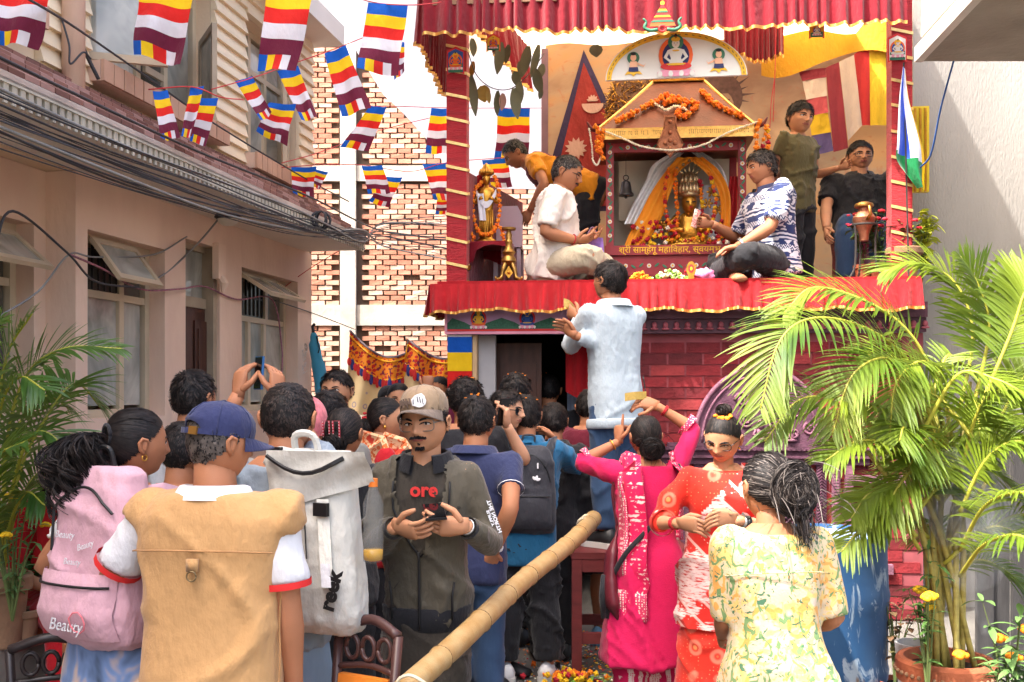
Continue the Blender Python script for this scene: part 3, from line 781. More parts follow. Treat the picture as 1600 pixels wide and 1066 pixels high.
def thin_cloth(name,col,k=.6):
 m,N,L,B=nodes_of(name);t=N.new('ShaderNodeBsdfTranslucent');t.inputs[0].default_value=(*col,1);B.inputs['Base Color'].default_value=(*col,1);B.inputs['Roughness'].default_value=.8
 x=N.new('ShaderNodeMixShader');x.inputs[0].default_value=k;L.new(B.outputs[0],x.inputs[1]);L.new(t.outputs[0],x.inputs[2]);L.new(x.outputs[0],N['Material Output'].inputs[0]);return m
q=MB();q.grid(lambda u,v:S(SX(662,-.3)+u*(XR-SX(662,-.3)),-.36+2.3*v,4.66+.015*math.sin(u*30)-.03*math.sin(v*3.1)),40,12);q.build('roof_cloth',thin_cloth('cream_awning',C(240,222,190),.62),stage,True)  # unseen roof, made translucent so daylight brightens the stage inside
q=MB();sbox(q,SX(664,-.4),SX(870,-.4),-.42,-.365,SZ(9,700,-.4),SZ(9,700,-.4)+.08);q.build('roof_board',M('roof_board',C(120,84,60)),stage)
ruffle(S(SX(662,-.4),-.40,0),S(SX(1416,-.33),-.33,0),lambda u:4.64,lambda u:SZ(57,700,-.4)+(SZ(38,1400,-.33)-SZ(57,700,-.4))*u+.02*math.sin(u*9)*(1-u),fo,.07,36,'valance',stage,red_dark,8,.022)
ruffle(S(SX(672,0),.9,0),S(SX(661,-.4),-.40,0),lambda u:4.64,lambda u:SZ(55,700,-.4)-.02,-SEX,.05,16,'valance',stage,red_dark,9,.022)
ruffle(S(.07,.1,0),S(.36,1.6,0),lambda u:4.62,lambda u:4.22-.0*u,SEX,.06,16,'inner_valance',stage,red_dark,12,.025)
ruffle(S(SX(1130,1.4),1.4,0),S(SX(1224,1.4),1.4,0),lambda u:4.62+.25,lambda u:SZ(92,1180,1.4)+.03*math.sin(u*7),fo,.07,10,'inner_valance',stage,red_dark,13,.03)
def backdrop_mat():
 def f(N,L,src):
  n=nnoise(N,L,nmap(N,L,src,(.8,.8,1.4)),1.6,5,.55,.4)
  cr=N.new('ShaderNodeValToRGB');L.new(n,cr.inputs[0]);e=cr.color_ramp.elements
  e[0].position=.34;e[0].color=(*C(172,128,92,.9),1);e[1].position=.66;e[1].color=(*C(216,158,100,.95),1)
  x=cr.color_ramp.elements.new(.5);x.color=(*C(204,164,120,.9),1)
  n2=nstep(N,L,nnoise(N,L,nmap(N,L,src,(2,2,3)),2.2,6,.6,2.0),.64,.06)
  return nmix(N,L,nmath(N,L,'MULTIPLY',n2,.5),cr.outputs[0],C(196,96,60))
 return ramp_mat('printed_backcloth',f,.5,(.3,3.0))
BKY=1.75
q=MB()
q.grid(lambda u,v:S(SX(853,BKY)+u*(SX(1400,BKY)-SX(853,BKY)),BKY+.02*math.sin(u*9+v*5)+.012*math.sin(v*21+u*3),STZ+.02+v*2.80),40,40)
bk=under(q.build('back_cloth',translucent(backdrop_mat(),0,.5),stage,True))
q=MB();sbox(q,SX(847,BKY),SX(857,BKY),BKY-.1,BKY-.04,STZ,4.6);q.build('back_post',M('mauve_post',C(124,96,108),.7,.15),stage)
q=MB();q.grid(lambda u,v:S(SX(1190,1.6)+u*1.15,1.62+.03*math.sin(u*13),4.62+.1-v*(.34+.1*math.sin(u*5+1))),24,6);q.build('ochre_cloth',cloth('ochre_cloth',C(206,150,40)),stage,True)
def flat_cloth(pts_px,y,mat,name,par,wob=.012,n=10,lab=None):
 """cloth hung flat, outline given by 4 corners tl tr br bl"""
 a,b,c,d=[SP(x,yy,y)for x,yy in pts_px]
 q=MB();q.grid(lambda u,v:(a.lerp(b,u)).lerp(d.lerp(c,u),v)-SEY*wob*(math.sin(u*7+v*3+a.x*9)+.6*math.sin(v*13+u*2)),n,n)
 return q.build(name,mat,par,True)
q=MB();c=SP(1124,152,1.71)
stone=[M('print_dark',C(92,66,60),.8,.3,30),M('print_face',C(150,122,100),.8,.15,12),blackp]
for k in range(15):
 a=R(-10+200*k/14);r1=.26+.05*(k%2)
 poly(q,c,SEX,V(0,0,1),[(.12*math.cos(a-.16),.12*math.sin(a-.16)),(r1*math.cos(a),r1*1.05*math.sin(a)),(.12*math.cos(a+.16),.12*math.sin(a+.16))],0,0)
disc(q,c,SEX,V(0,0,1),0,.0,.2,.22,1,0);disc(q,c,SEX,V(0,0,1),0,-.09,.125,.15,2,1);disc(q,c,SEX,V(0,0,1),0,.03,.13,.05,3,0,14,0,180)
for sg in(-1,1):disc(q,c,SEX,V(0,0,1),sg*.05,-.06,.035,.012,3,2,10);poly(q,c,SEX,V(0,0,1),[(sg*.02,-.035),(sg*.09,-.02),(sg*.09,-.03)][::sg],3,0)
poly(q,c,SEX,V(0,0,1),[(-.012,-.05),(.012,-.05),(.022,-.12),(-.022,-.12)],3,0)
q.build('printed_head',stone,bk)
q=MB();q.hexa([S(.035,.07,STZ),S(.33,1.6,STZ),S(.29,1.6,STZ),S(.0,.07,STZ),S(.035,.07,3.2),S(.33,1.6,3.24),S(.29,1.6,3.24),S(.0,.07,3.2)]);q.build('side_rail',red_dark,stage)
# --- flags pinned to the back cloth
nf=thing('pennant_flag','crimson double pennant flag with blue edge, white moon and sun behind the cabinet','flag',SP(910,200,1.66))
def npoly(pts,y,mat,name):
 q=MB();q.prism([SP(x,yy,y)for x,yy in pts],SEY*.003);return q.build(name,mat,nf)
npoly([(912,78),(858,262),(862,330),(985,330),(940,205),(968,200)],1.70,cloth('pennant_blue',C(60,50,80)),'border')
npoly([(912,98),(872,262),(876,322),(970,322),(928,196),(952,190)],1.695,cloth('pennant_red',C(146,50,46),.8,.25),'field')
wprint=cloth('pennant_white',C(196,160,146))
q=MB();c=SP(926,162,1.685);disc(q,c,SEX,V(0,0,1),0,0,.095,.085,0,0,20,180,360)
poly(q,c,SEX,V(0,0,1),[(.055*math.cos(R(a))*(1.0 if i%2 else .72),.02+.06*math.sin(R(a))*(1.0 if i%2 else .72))for i,a in enumerate(range(0,181,15))],1,0);q.build('moon',wprint,nf)
q=MB();c=SP(900,232,1.685)
poly(q,c,SEX,V(0,0,1),[(.1*math.cos(R(a))*(1.0 if i%2 else .66),.1*math.sin(R(a))*(1.0 if i%2 else .66))for i,a in enumerate(range(0,360,15))],0,0);q.build('sun',wprint,nf)
bf=thing('buddhist_flag','large striped flag in yellow, red, white and maroon pinned to the back cloth','flag',SP(1320,140,1.64))
cl={'m':cloth('bk_maroon',C(140,52,62)),'w':cloth('bk_white',C(206,186,170)),'r':cloth('bk_red',C(190,52,50)),'y':cloth('bk_yellow',C(216,178,44)),'b':cloth('bk_blue',C(40,50,96)),'v':cloth('bk_violet',C(96,84,130)),'p':cloth('bk_pink',C(190,84,90))}
for nm,c_,pts in(('stripe','y',[(1358,66),(1384,46),(1386,196),(1360,196)]),('stripe','b',[(1384,46),(1391,44),(1391,192),(1386,196)]),('stripe','r',[(1334,86),(1358,66),(1360,196),(1347,196)]),('stripe','w',[(1311,97),(1334,86),(1347,196),(1325,220)]),('stripe','m',[(1290,106),(1311,97),(1325,232),(1302,238)]),('block','m',[(1248,112),(1290,106),(1291,121),(1254,127)]),('block','w',[(1254,127),(1291,121),(1292,150),(1260,156)]),('block','p',[(1260,156),(1292,150),(1294,176),(1264,182)]),('block','y',[(1264,182),(1294,176),(1298,207),(1268,212)]),('block','v',[(1268,212),(1298,207),(1302,236),(1273,243)])):
 flat_cloth(pts,1.64,cl[c_],nm,bf,.006,6)
# ------------------------------------------------------------------ people
SKIN={k:M('skin_'+k,C(*c,.95),.58,.07,14,.1,300,spec=.28,subs=.1)for k,c in{'a':(192,138,104),'b':(172,116,84),'c':(206,154,122),'d':(146,96,68)}.items()}
LIPS=M('lips',C(150,84,74),.45,.1,30)
HAIRM={k:M('hair_'+k,C(*c),.6,.45,40,0,spec=.25)for k,c in{'k':(22,19,20),'b':(52,42,38),'g':(92,84,79),'s':(36,29,27)}.items()}
EYEW=M('eye_white',C(200,188,178),.35,.04);EYED=M('eye_iris',C(28,18,14),.15,.1)
def v3(a):return np.array(a,float)
def head_surface(D,h,fem=False,wide=1.0):
 """unit directions (n,3) in head axes (x right, y forward, z up) -> points on the head"""
 x,y,z=D[:,0],D[:,1],D[:,2]
 t=np.clip(-z,0,1);up=np.clip(z,0,1)
 rx=.368*wide*(1-(.26+.04*fem)*t**1.7);ry=np.where(y>0,.41-.02*t,.43*(1-.42*t**1.3))
 sgn=np.sign(z);zz=sgn*np.abs(z)**.92
 X,Y,Z=x*rx,y*ry,zz*.5
 k=np.sqrt(np.maximum(x*x+y*y,1e-9));e=k**(-.18);X,Y=X*np.minimum(e,1.35),Y*np.minimum(e,1.35)
 Y=Y-.03*up
 fr=np.clip(y*3,0,1)
 G=lambda a,s:np.exp(-(a/s)**2)
 aX=np.abs(X)
 nprof=np.clip((.03-Z)/.17,0,1)*np.clip((Z+.205)/.035,0,1)
 d=(.10-.015*fem)*G(X,.038+.03*np.clip((-.09-Z)/.08,0,1))*nprof**1.1
 d+=.02*G(X,.035)*G(Z-.0,.05)
 d-=.034*G(aX-.145,.065)*G(Z+.012,.042)
 d+=(.016-.008*fem)*G(Z-.052,.026)*G(aX-.11,.12)
 d+=.03*G(Z+.262,.045)*G(X,.11)
 d+=.012*G(Z+.236,.014)*G(X,.085)+.014*G(Z+.283,.017)*G(X,.075)
 d-=.020*G(Z+.259,.009)*G(X,.105)
 d-=.010*G(Z+.335,.03)*G(X,.09)
 d+=.034*G(Z+.425,.06)*G(X,.10)
 d+=.016*G(aX-.2,.08)*G(Z+.11,.07)
 d-=.012*G(aX-.21,.06)*G(Z+.24,.08)
 Y=Y+d*fr
 return np.stack([X,Y,Z],1)*h
def unit(a):return a/np.maximum(np.linalg.norm(a,axis=1,keepdims=True),1e-9)
def scalp_ok(D,line=.26,nape=-.28,side=-.06):
 x,y,z=D[:,0],D[:,1],D[:,2]
 c=y/np.sqrt(np.maximum(x*x+y*y,1e-6))
 zmin=np.where(c>0,side+(line*2-side)*np.clip(c,0,1)**.9,side+(nape*2-side)*np.clip(-c,0,1)**.8)
 zmin=np.where(np.abs(z)>.97,-1,zmin)
 return(z>zmin)&(z>-.85)
def np_to_obj(name,vs,fs,mats,parent,mi=None,smooth=True):
 me=bpy.data.meshes.new(name)
 me.from_pydata([tuple(p)for p in vs],[],[tuple(int(i)for i in f)for f in fs])
 for m in(mats if isinstance(mats,(list,tuple))else[mats]):me.materials.append(m)
 if mi is not None:me.polygons.foreach_set('material_index',[int(i)for i in mi])
 if smooth:me.polygons.foreach_set('use_smooth',[True]*len(me.polygons))
 me.update();o=bpy.data.objects.new(name,me);COL.objects.link(o);o.parent=parent
 return o
def remesh(mb,voxel,smooth=4):
 me=mb.mesh('tmp',[],smooth=False);ob=bpy.data.objects.new('tmp',me);COL.objects.link(ob)
 r=ob.modifiers.new('r','REMESH');r.mode='VOXEL';r.voxel_size=voxel
 s=ob.modifiers.new('s','SMOOTH');s.factor=.5;s.iterations=smooth
 dg=bpy.context.evaluated_depsgraph_get();m2=bpy.data.meshes.new_from_object(ob.evaluated_get(dg))
 n=len(m2.vertices);co=np.empty(n*3);m2.vertices.foreach_get('co',co);no=np.empty(n*3);m2.vertex_normals.foreach_get('vector',no)
 fs=np.empty(len(m2.polygons)*4,int)
 if len(m2.loops)==len(fs):m2.polygons.foreach_get('vertices',fs);fs=fs.reshape(-1,4)
 else:fs=[tuple(p.vertices)for p in m2.polygons]
 bpy.data.objects.remove(ob);bpy.data.meshes.remove(me);bpy.data.meshes.remove(m2)
 return co.reshape(-1,3),no.reshape(-1,3),fs
def wrinkles(co,seed,freq=16.0,zf=.55):
 rs=np.random.RandomState(seed);out=np.zeros(len(co));p=co*freq
 for k,(a,f)in enumerate(((1.0,1.0),(.6,1.9),(.35,3.6),(.2,6.5))):
  dirv=rs.normal(size=3);dirv[2]*=zf;dirv/=np.linalg.norm(dirv)
  d2=rs.normal(size=3);d3=rs.normal(size=3)
  ph=rs.uniform(0,6.28,3)
  w=np.sin(p@d2*.45*f+ph[0])*1.3+np.sin(p@d3*.8*f+ph[1])*.6
  msk=.5+.5*np.sin(p@d3*.35+ph[2])
  out+=a*((1-np.abs(np.sin(p@dirv*f+w)))**2*2.6-.8)*msk
 return out
def ik(a,t,l1,l2,pole):
 a,t,pole=Vector(a),Vector(t),Vector(pole);d=t-a;L=d.length
 if L>(l1+l2)*.995:t=a+d*((l1+l2)*.995/L);d=t-a;L=d.length
 u=d/L;x=(l1*l1-l2*l2+L*L)/(2*L);y=math.sqrt(max(0,l1*l1-x*x))
 p=pole-u*pole.dot(u)
 if p.length<1e-6:p=u.orthogonal()
 p.normalize();return a+u*x+p*y,t
MALE=[(-.09,.060,.050,0),(-.03,.092,.064,-.004),(.02,.092,.063,-.002),(.07,.087,.058,0),(.13,.091,.060,.002),(.19,.100,.064,.004),(.24,.107,.062,0),(.272,.104,.052,-.004),(.292,.086,.044,-.006),(.306,.058,.038,-.006),(.32,.038,.035,-.003),(.345,.033,.034,.002)]
FEM=[(-.09,.062,.054,0),(-.03,.100,.072,-.006),(.02,.095,.068,-.004),(.07,.080,.056,0),(.13,.082,.060,.004),(.19,.092,.072,.010),(.24,.097,.062,.004),(.272,.092,.050,-.002),(.292,.076,.042,-.005),(.306,.052,.036,-.005),(.32,.034,.032,-.002),(.345,.030,.031,.002)]
def lerp_prof(prof,s):
 for a,b in zip(prof,prof[1:]):
  if s<=b[0]:
   t=max(0,(s-a[0])/(b[0]-a[0]));return[a[i]+(b[i]-a[i])*t for i in(1,2,3)]
 return list(prof[-1][1:])
def ribbons(A,wid,side):
 n,K=A.shape[:2];side=side/np.maximum(np.linalg.norm(side,axis=2,keepdims=True),1e-9)*(wid*np.concatenate([[.7],np.ones(K-2)*1.0,[.25]]))[None,:,None]
 v=np.stack([A-side,A+side],2).reshape(-1,3);b=(np.arange(n)*K*2)[:,None,None]+(2*np.arange(K-1))[None,:,None]+np.array([0,1,3,2])
 return v,b.reshape(-1,4)
class Person:
 def __init__(s,label,x,y,yaw,H=1.65,z0=0.0,fem=False,w=1.0,belly=0.0,lean=4,side=0,twist=0,head=(0,0,0),lh=None,rh=None,lp=None,rp=None,hip=None,legs=None,skin='a',stance=.09,hands=None,group='people at the festival',hw=1.0,near=True,hs=1.0,headfwd=0.0):
  s.H,s.fem,s.w,s.belly,s.near=H,fem,w,belly,near
  s.root=thing('person',label,'person',(x,y,z0),group,R(yaw));del s.root['_w']
  s.T=Matrix.Translation((x,y,z0))@Matrix.Rotation(R(yaw),4,'Z');s.Ti=s.T.inverted();s.z0=z0
  s.prof=FEM if fem else MALE;s.skin=SKIN[skin]
  hip=(.53*H if hip is None else hip)
  s.P0=V(0,0,hip)
  la,sa,tw=R(lean),R(side),R(twist)
  s.u=V(math.sin(sa),math.sin(la)*math.cos(sa),math.cos(la)*math.cos(sa)).normalized()
  r=V(math.cos(tw),math.sin(tw),0);s.r=(r-s.u*r.dot(s.u)).normalized();s.f=s.u.cross(s.r)
  s.sw=(.098 if fem else .106)*H*w
  sh=s.P0+s.u*.284*H
  s.sh={-1:sh-s.r*s.sw,1:sh+s.r*s.sw}
  s.N=s.P0+s.u*.323*H
  hb=(s.u*.6+V(0,0,.4)).normalized()
  s.h=.138*H*hs
  s.Hc=s.N+hb*.084*H+s.f*(.018+headfwd)*H
  hd=math.atan2(-s.f.x,s.f.y)
  s.HM=Matrix.Translation(s.Hc)@Matrix.Rotation(hd+R(head[0]),4,'Z')@Matrix.Rotation(R(head[1]),4,'X')@Matrix.Rotation(R(head[2]),4,'Y')
  s.arm={}
  for sd,tg,pl in((-1,lh,lp),(1,rh,rp)):
   t=s.Ti@Vector(tg)if tg is not None else V(sd*(s.sw+.045*H),.03*H+s.sh[sd].y,hip-.05*H)
   pl=pl if pl is not None else(V(sd*.35,-1,-.25)if tg is None else V(sd*.7,-.5,-.8))
   e,wr=ik(s.sh[sd],t,.172*H,.152*H,pl);s.arm[sd]=(s.sh[sd],e,wr)
  s.leg={}
  for sd in(-1,1):
   hp=s.P0+V(sd*.046*H*w,0,-.01*H)
   if legs is None:s.leg[sd]=(hp,V(sd*stance*.85,.012,.285*H),V(sd*stance,-.02,.05*H))
   else:s.leg[sd]=(hp,V(*legs[sd][0]),V(*legs[sd][1]))
  s.hands=hands or{}
  s.hw=hw
  s.make_body()
# -- geometry helpers in the person's own axes
 def ring(s,sv,infl=0.0,n=22,ax=1.0,ay=1.0,yo=0.0,flat=False):
  a,b,y=lerp_prof(s.prof,sv);H=s.H
  bel=s.belly*math.exp(-((sv-.06)/.07)**2)
  a=a*H*(s.w if sv<.3 else 1)*ax+infl+bel*.35;b=b*H*(1+(s.w-1)*.6)*ay+infl+bel*.5
  c=s.P0+s.u*sv*H*1.06+s.f*(y*H+bel*.5+yo);e=2/2.5
  rr,ff=(s.r,s.f)
  out=[]
  for k in range(n):
   t=2*math.pi*k/n;cx,sx=math.cos(t),math.sin(t)
   out.append(c+rr*(a*math.copysign(abs(cx)**e,cx))+ff*(b*math.copysign(abs(sx)**e,sx)))
  return out
 def torso(s,mb,lo,hi,infl,steps=14,**k):
  mb.loft([s.ring(lo+(hi-lo)*i/steps,infl,**k)for i in range(steps+1)])
 def armpath(s,sd,t0,t1,n=9):
  """points along shoulder-elbow-wrist for t in 0..2"""
  a,e,w=s.arm[sd];out=[]
  for i in range(n+1):
   t=t0+(t1-t0)*i/n
   p=a.lerp(e,t)if t<1 else e.lerp(w,t-1)
   if .8<t<1.2:
    k=1-abs(t-1)/.2;mid=(a.lerp(e,.8)+e.lerp(w,.2))/2;p=p.lerp(mid,.28*k)
   out.append((t,p))
  return out
 def armrad(s,t):
  H=s.H;k=(.92 if s.fem else 1.0)*(1+(s.w-1)*.7)
  pts=[(0,.031),(.15,.031),(.5,.027),(.9,.0225),(1.0,.023),(1.25,.0245),(1.6,.0195),(1.95,.0155),(2.0,.0155)]
  for(a,ra),(b,rb_)in zip(pts,pts[1:]):
   if t<=b:return(ra+(rb_-ra)*(t-a)/(b-a))*H*k
  return pts[-1][1]*H*k
 def legrad(s,t):
  H=s.H;k=1+(s.w-1)*.6
  pts=[(0,.045),(.3,.048),(.8,.038),(1.0,.034),(1.3,.036),(1.7,.025),(2.0,.021)]
  for(a,ra),(b,rb_)in zip(pts,pts[1:]):
   if t<=b:return(ra+(rb_-ra)*(t-a)/(b-a))*H*k
  return pts[-1][1]*H*k
 def legpath(s,sd,t0,t1,n=10):
  a,e,w=s.leg[sd];out=[]
  for i in range(n+1):
   t=t0+(t1-t0)*i/n;p=a.lerp(e,t)if t<1 else e.lerp(w,t-1)
   if .8<t<1.2:
    k=1-abs(t-1)/.2;mid=(a.lerp(e,.8)+e.lerp(w,.2))/2;p=p.lerp(mid,.25*k)
   out.append((t,p))
  return out
 def hand(s,mb,sd):
  a,e,w=s.arm[sd];spec=s.hands.get(sd,{})
  fwd=(w-e).normalized()
  fwd=Vector(spec['dir']).normalized()if 'dir' in spec else fwd
  nrm=Vector(spec['palm'])if 'palm' in spec else V(-sd,0,-.15)
  nrm=(nrm-fwd*nrm.dot(fwd)).normalized()
  th=nrm.cross(fwd)*(-sd)
  th=Vector(spec['thumb'])-fwd*Vector(spec['thumb']).dot(fwd)if 'thumb' in spec else th
  th.normalize()
  L=.108*s.H;curl=R(spec.get('curl',22));cur=spec.get('fingers',[1,1,1,1])
  rings=[]
  for t,hw_,ht in((-.06,.145,.13),(.1,.17,.12),(.3,.225,.11),(.47,.225,.085),(.53,.19,.06)):
   c=w+fwd*L*t
   rings.append([c+th*hw_*L*math.cos(q)+nrm*ht*L*math.sin(q)for q in[2*math.pi*k/10 for k in range(10)]])
  mb.loft(rings)
  for i,(o,ln)in enumerate(((.165,.40),(.06,.46),(-.05,.43),(-.155,.34))):
   p=w+fwd*L*.47+th*o*L;d=(fwd+th*(o*spec.get('spread',.25))).normalized();pts=[p-fwd*L*.05];c=curl*cur[i]
   pts.append(p)
   for j,sl in enumerate((.45,.32,.25)):
    ca=c*(1.1,1.15,.7)[j]
    d=(d*math.cos(ca)+nrm*math.sin(ca)).normalized()
    nn=(nrm-d*nrm.dot(d));nrm2=nn.normalized()if nn.length>1e-4 else nrm
    pts.append(pts[-1]+d*L*ln*sl)
   r=L*.047
   mb.tube(pts,[r,r*1.05,r,r*.9,r*.62],7)
  b=w+fwd*L*.12+th*L*.13;d=(fwd*.62+th*.62+nrm*.38).normalized();d2=(fwd*.88+th*.15+nrm*.42).normalized()
  tp=spec.get('thumbup')
  if tp:d=d2=Vector(tp).normalized()
  mb.tube([b-d*L*.04,b,b+d*L*.24,b+d*L*.24+d2*L*.17,b+d*L*.24+d2*L*.28],[L*.06,L*.082,L*.064,L*.055,L*.036],7)
 def head_dirs(s):
  nu,nv=(52,64)if s.near else(32,36)
  js=np.arange(nv+1)/nv;la=(js-.5)*np.pi
  a=np.arange(nu)*2*np.pi/nu;ph=a-.42*np.sin(a)
  L_,Ph=np.meshgrid(la,ph,indexing='ij')
  D=np.stack([np.cos(L_)*np.sin(Ph),np.cos(L_)*np.cos(Ph),np.sin(L_)],-1).reshape(-1,3)
  F_=[(j*nu+i,j*nu+(i+1)%nu,(j+1)*nu+(i+1)%nu,(j+1)*nu+i)for j in range(nv)for i in range(nu)]
  return D,np.array(F_)
 def tohead(s,pts):
  m=np.array(s.HM);return pts@m[:3,:3].T+m[:3,3]
 def make_body(s):
  mb=MB();H=s.H
  D,Fc=s.head_dirs();hp=head_surface(D,s.h,s.fem,s.hw)
  s._D,s._F=D,Fc
  hpw=s.tohead(hp);cen=hp[Fc].mean(1)/s.h
  lip=(cen[:,1]>.25)&(np.abs(cen[:,2]+.26)<.04*np.clip(1-(np.abs(cen[:,0])/.125)**2,0,1))
  mb.v=[tuple(p)for p in hpw];mb.f=[tuple(f)for f in Fc];mb.mi=[int(i)for i in lip]
  for sd in(-1,1):
   c=Vector(head_surface(np.array([[sd,-.06,-.08]])/math.sqrt(1+.0036+.0064),s.h,s.fem,s.hw)[0])
   rot=Matrix.Rotation(R(-sd*22),3,'Z')@Matrix.Rotation(R(-8),3,'X')
   ex=MB();hh=s.h
   ex.tube([c+rot@V(sd*.01*hh,.0,-.1*hh),c+rot@V(sd*.05*hh,-.055*hh,-.03*hh),c+rot@V(sd*.075*hh,-.085*hh,.06*hh),c+rot@V(sd*.06*hh,-.045*hh,.125*hh),c+rot@V(sd*.02*hh,.02*hh,.11*hh),c+rot@V(0,.03*hh,.04*hh)],[.03*hh,.032*hh,.026*hh,.024*hh,.022*hh,.016*hh],7)
   ex.ball(c+rot@V(sd*.025*hh,-.03*hh,.02*hh),(.022*hh,.065*hh,.11*hh),9,6,rot)
   mb.add([s.HM@Vector(p)for p in ex.v],ex.f,0)
  nk=s.HM@V(0,-.06*s.h,-.20*s.h);nb=s.N-s.u*.03*H
  kr=(.030 if s.fem else .0355)*H*(1+(s.w-1)*.5)
  mid=nb.lerp(nk,.5)
  mb.tube([nb-s.u*.02*H,nb,mid,nk],[kr*1.5,kr*1.22,kr,kr*.98],16)
  s.torso(mb,-.09,.31,-.004,12,n=16)
  for sd in(-1,1):
   pp=s.armpath(sd,0,2,16);mb.tube([p for _,p in pp],[s.armrad(t)for t,_ in pp],12)
   mb.ball(s.sh[sd],.033*H,8,6)
   if not s.hands.get(sd,{}).get('none'):s.hand(mb,sd)
   pp=s.legpath(sd,0,2,14);mb.tube([p for _,p in pp],[s.legrad(t)for t,_ in pp],12)
  s.body=mb.build('body',[s.skin,LIPS],s.root,True)
 def build(s,name,mb,mats,smooth=True,par=None):
  o=mb.build(name,mats,par or s.root,smooth);return o
 def garment(s,name,mb,mat,voxel=.014,smooth=5,amp=.006,freq=16,zf=.55,filt=None,matfn=None,par=None,extra=None):
  if not s.near:voxel=max(voxel,.02)
  co,no,fs=remesh(mb,voxel,smooth)
  co=co+no*np.maximum(wrinkles(co,abs(hash_(name+s.root['label']))%9999,freq,zf)*amp*1.15,-.3*amp)[:,None]
  if extra is not None:co=extra(co,no)
  cen=co[np.asarray(fs)].mean(1)if filt or matfn else None
  if filt is not None:
   k=filt(cen);fs=np.asarray(fs)[k];cen=cen[k]
   used=np.unique(fs);mp=np.zeros(len(co),int);mp[used]=np.arange(len(used));co=co[used];fs=mp[fs]
  mi=matfn(cen)if matfn else None
  return np_to_obj(name,co,fs,mat,par or s.root,mi)
 def top(s,mat,infl=.014,hem=-.03,neck=.30,sleeve=.55,sl_infl=None,name='shirt',flare=0.0,voxel=.014,amp=.006,collar=None,filt=None,matfn=None,ax=1.0,freq=16,smooth=5,cuff=0.0,sides=(-1,1),n=22):
  mb=MB();st=14;rings=[]
  for i in range(st+1):
   sv=hem+(neck-hem)*i/st;k=max(0,(.1-sv))*flare
   rings.append(s.ring(max(sv,-.6),infl+k,n)if sv>=-.09 else s.ring(-.03,infl+k,n))
   if sv<-.03:
    base=s.ring(-.03,infl+k,n);dz=V(0,0,(sv+.03)*s.H);rings[-1]=[p+dz for p in base]
  mb.loft(rings)
  si=(infl+.008 if sl_infl is None else sl_infl)*.82
  if sleeve:
   for sd in sides:
    pp=s.armpath(sd,-.05,sleeve,10)
    mb.tube([p for _,p in pp],[s.armrad(max(t,0))+si*(.75+.25*min(1,max(0,t)/max(sleeve,.01)))+cuff*max(0,t-.3)for t,_ in pp],14)
    if sleeve>.1:mb.ball(s.sh[sd],s.armrad(0)+si*.8,10,8)
  o=s.garment(name,mb,mat,voxel,smooth,amp,freq,filt=filt,matfn=matfn)
  if collar:s.collar(collar)
  return o
 def collar(s,mat,r0=None,h=.022,op=.25,out=.012):
  kr=((.030 if s.fem else .0355)*s.H*(1+(s.w-1)*.5));q=MB();n=28;rings=[]
  c=s.N-s.u*.004*s.H-s.f*.004
  prof=[(kr*1.55+out,-.022),(kr*1.32+out,-.002),(kr*1.2+out,h),(kr*1.3+out+.006,h-.004),(kr*1.62+out+.008,-.016)]
  for rr,zz_ in prof:
   ring=[]
   for k in range(n+1):
    t=math.pi/2+op+(2*math.pi-2*op)*k/n
    ring.append(c+s.r*rr*math.cos(t)*1.02+s.f*rr*math.sin(t)+s.u*(zz_-.012*max(0,math.sin(t))*(1 if zz_>0 else 2)))
   rings.append(ring)
  q.loft(rings,False,False);return s.build('collar',q,mat)
 def trousers(s,mat,infl=.016,to=1.95,name='trousers',flare=0.0,amp=.008,voxel=.015,hi=.05,freq=15,belt=None):
  mb=MB();rings=[s.ring(v,infl*(1 if v<-.04 else .3))for v in np.linspace(-.085,.0,6)]
  if s.P0.z>.25*s.H or s.leg[1][1].z<s.P0.z-.1:mb.loft(rings)
  else:mb.loft(rings)
  for sd in(-1,1):
   pp=s.legpath(sd,.06,to,12);mb.tube([p for _,p in pp],[s.legrad(t)+infl*min(1,.3+t*2)+flare*max(0,t-1)+(.004 if t>1 else 0)for t,_ in pp],14)
   mb.ball(s.leg[sd][0],s.legrad(0)*.95,10,8)
  o=s.garment(name,mb,mat,voxel,5,amp,freq,.9)
  return o
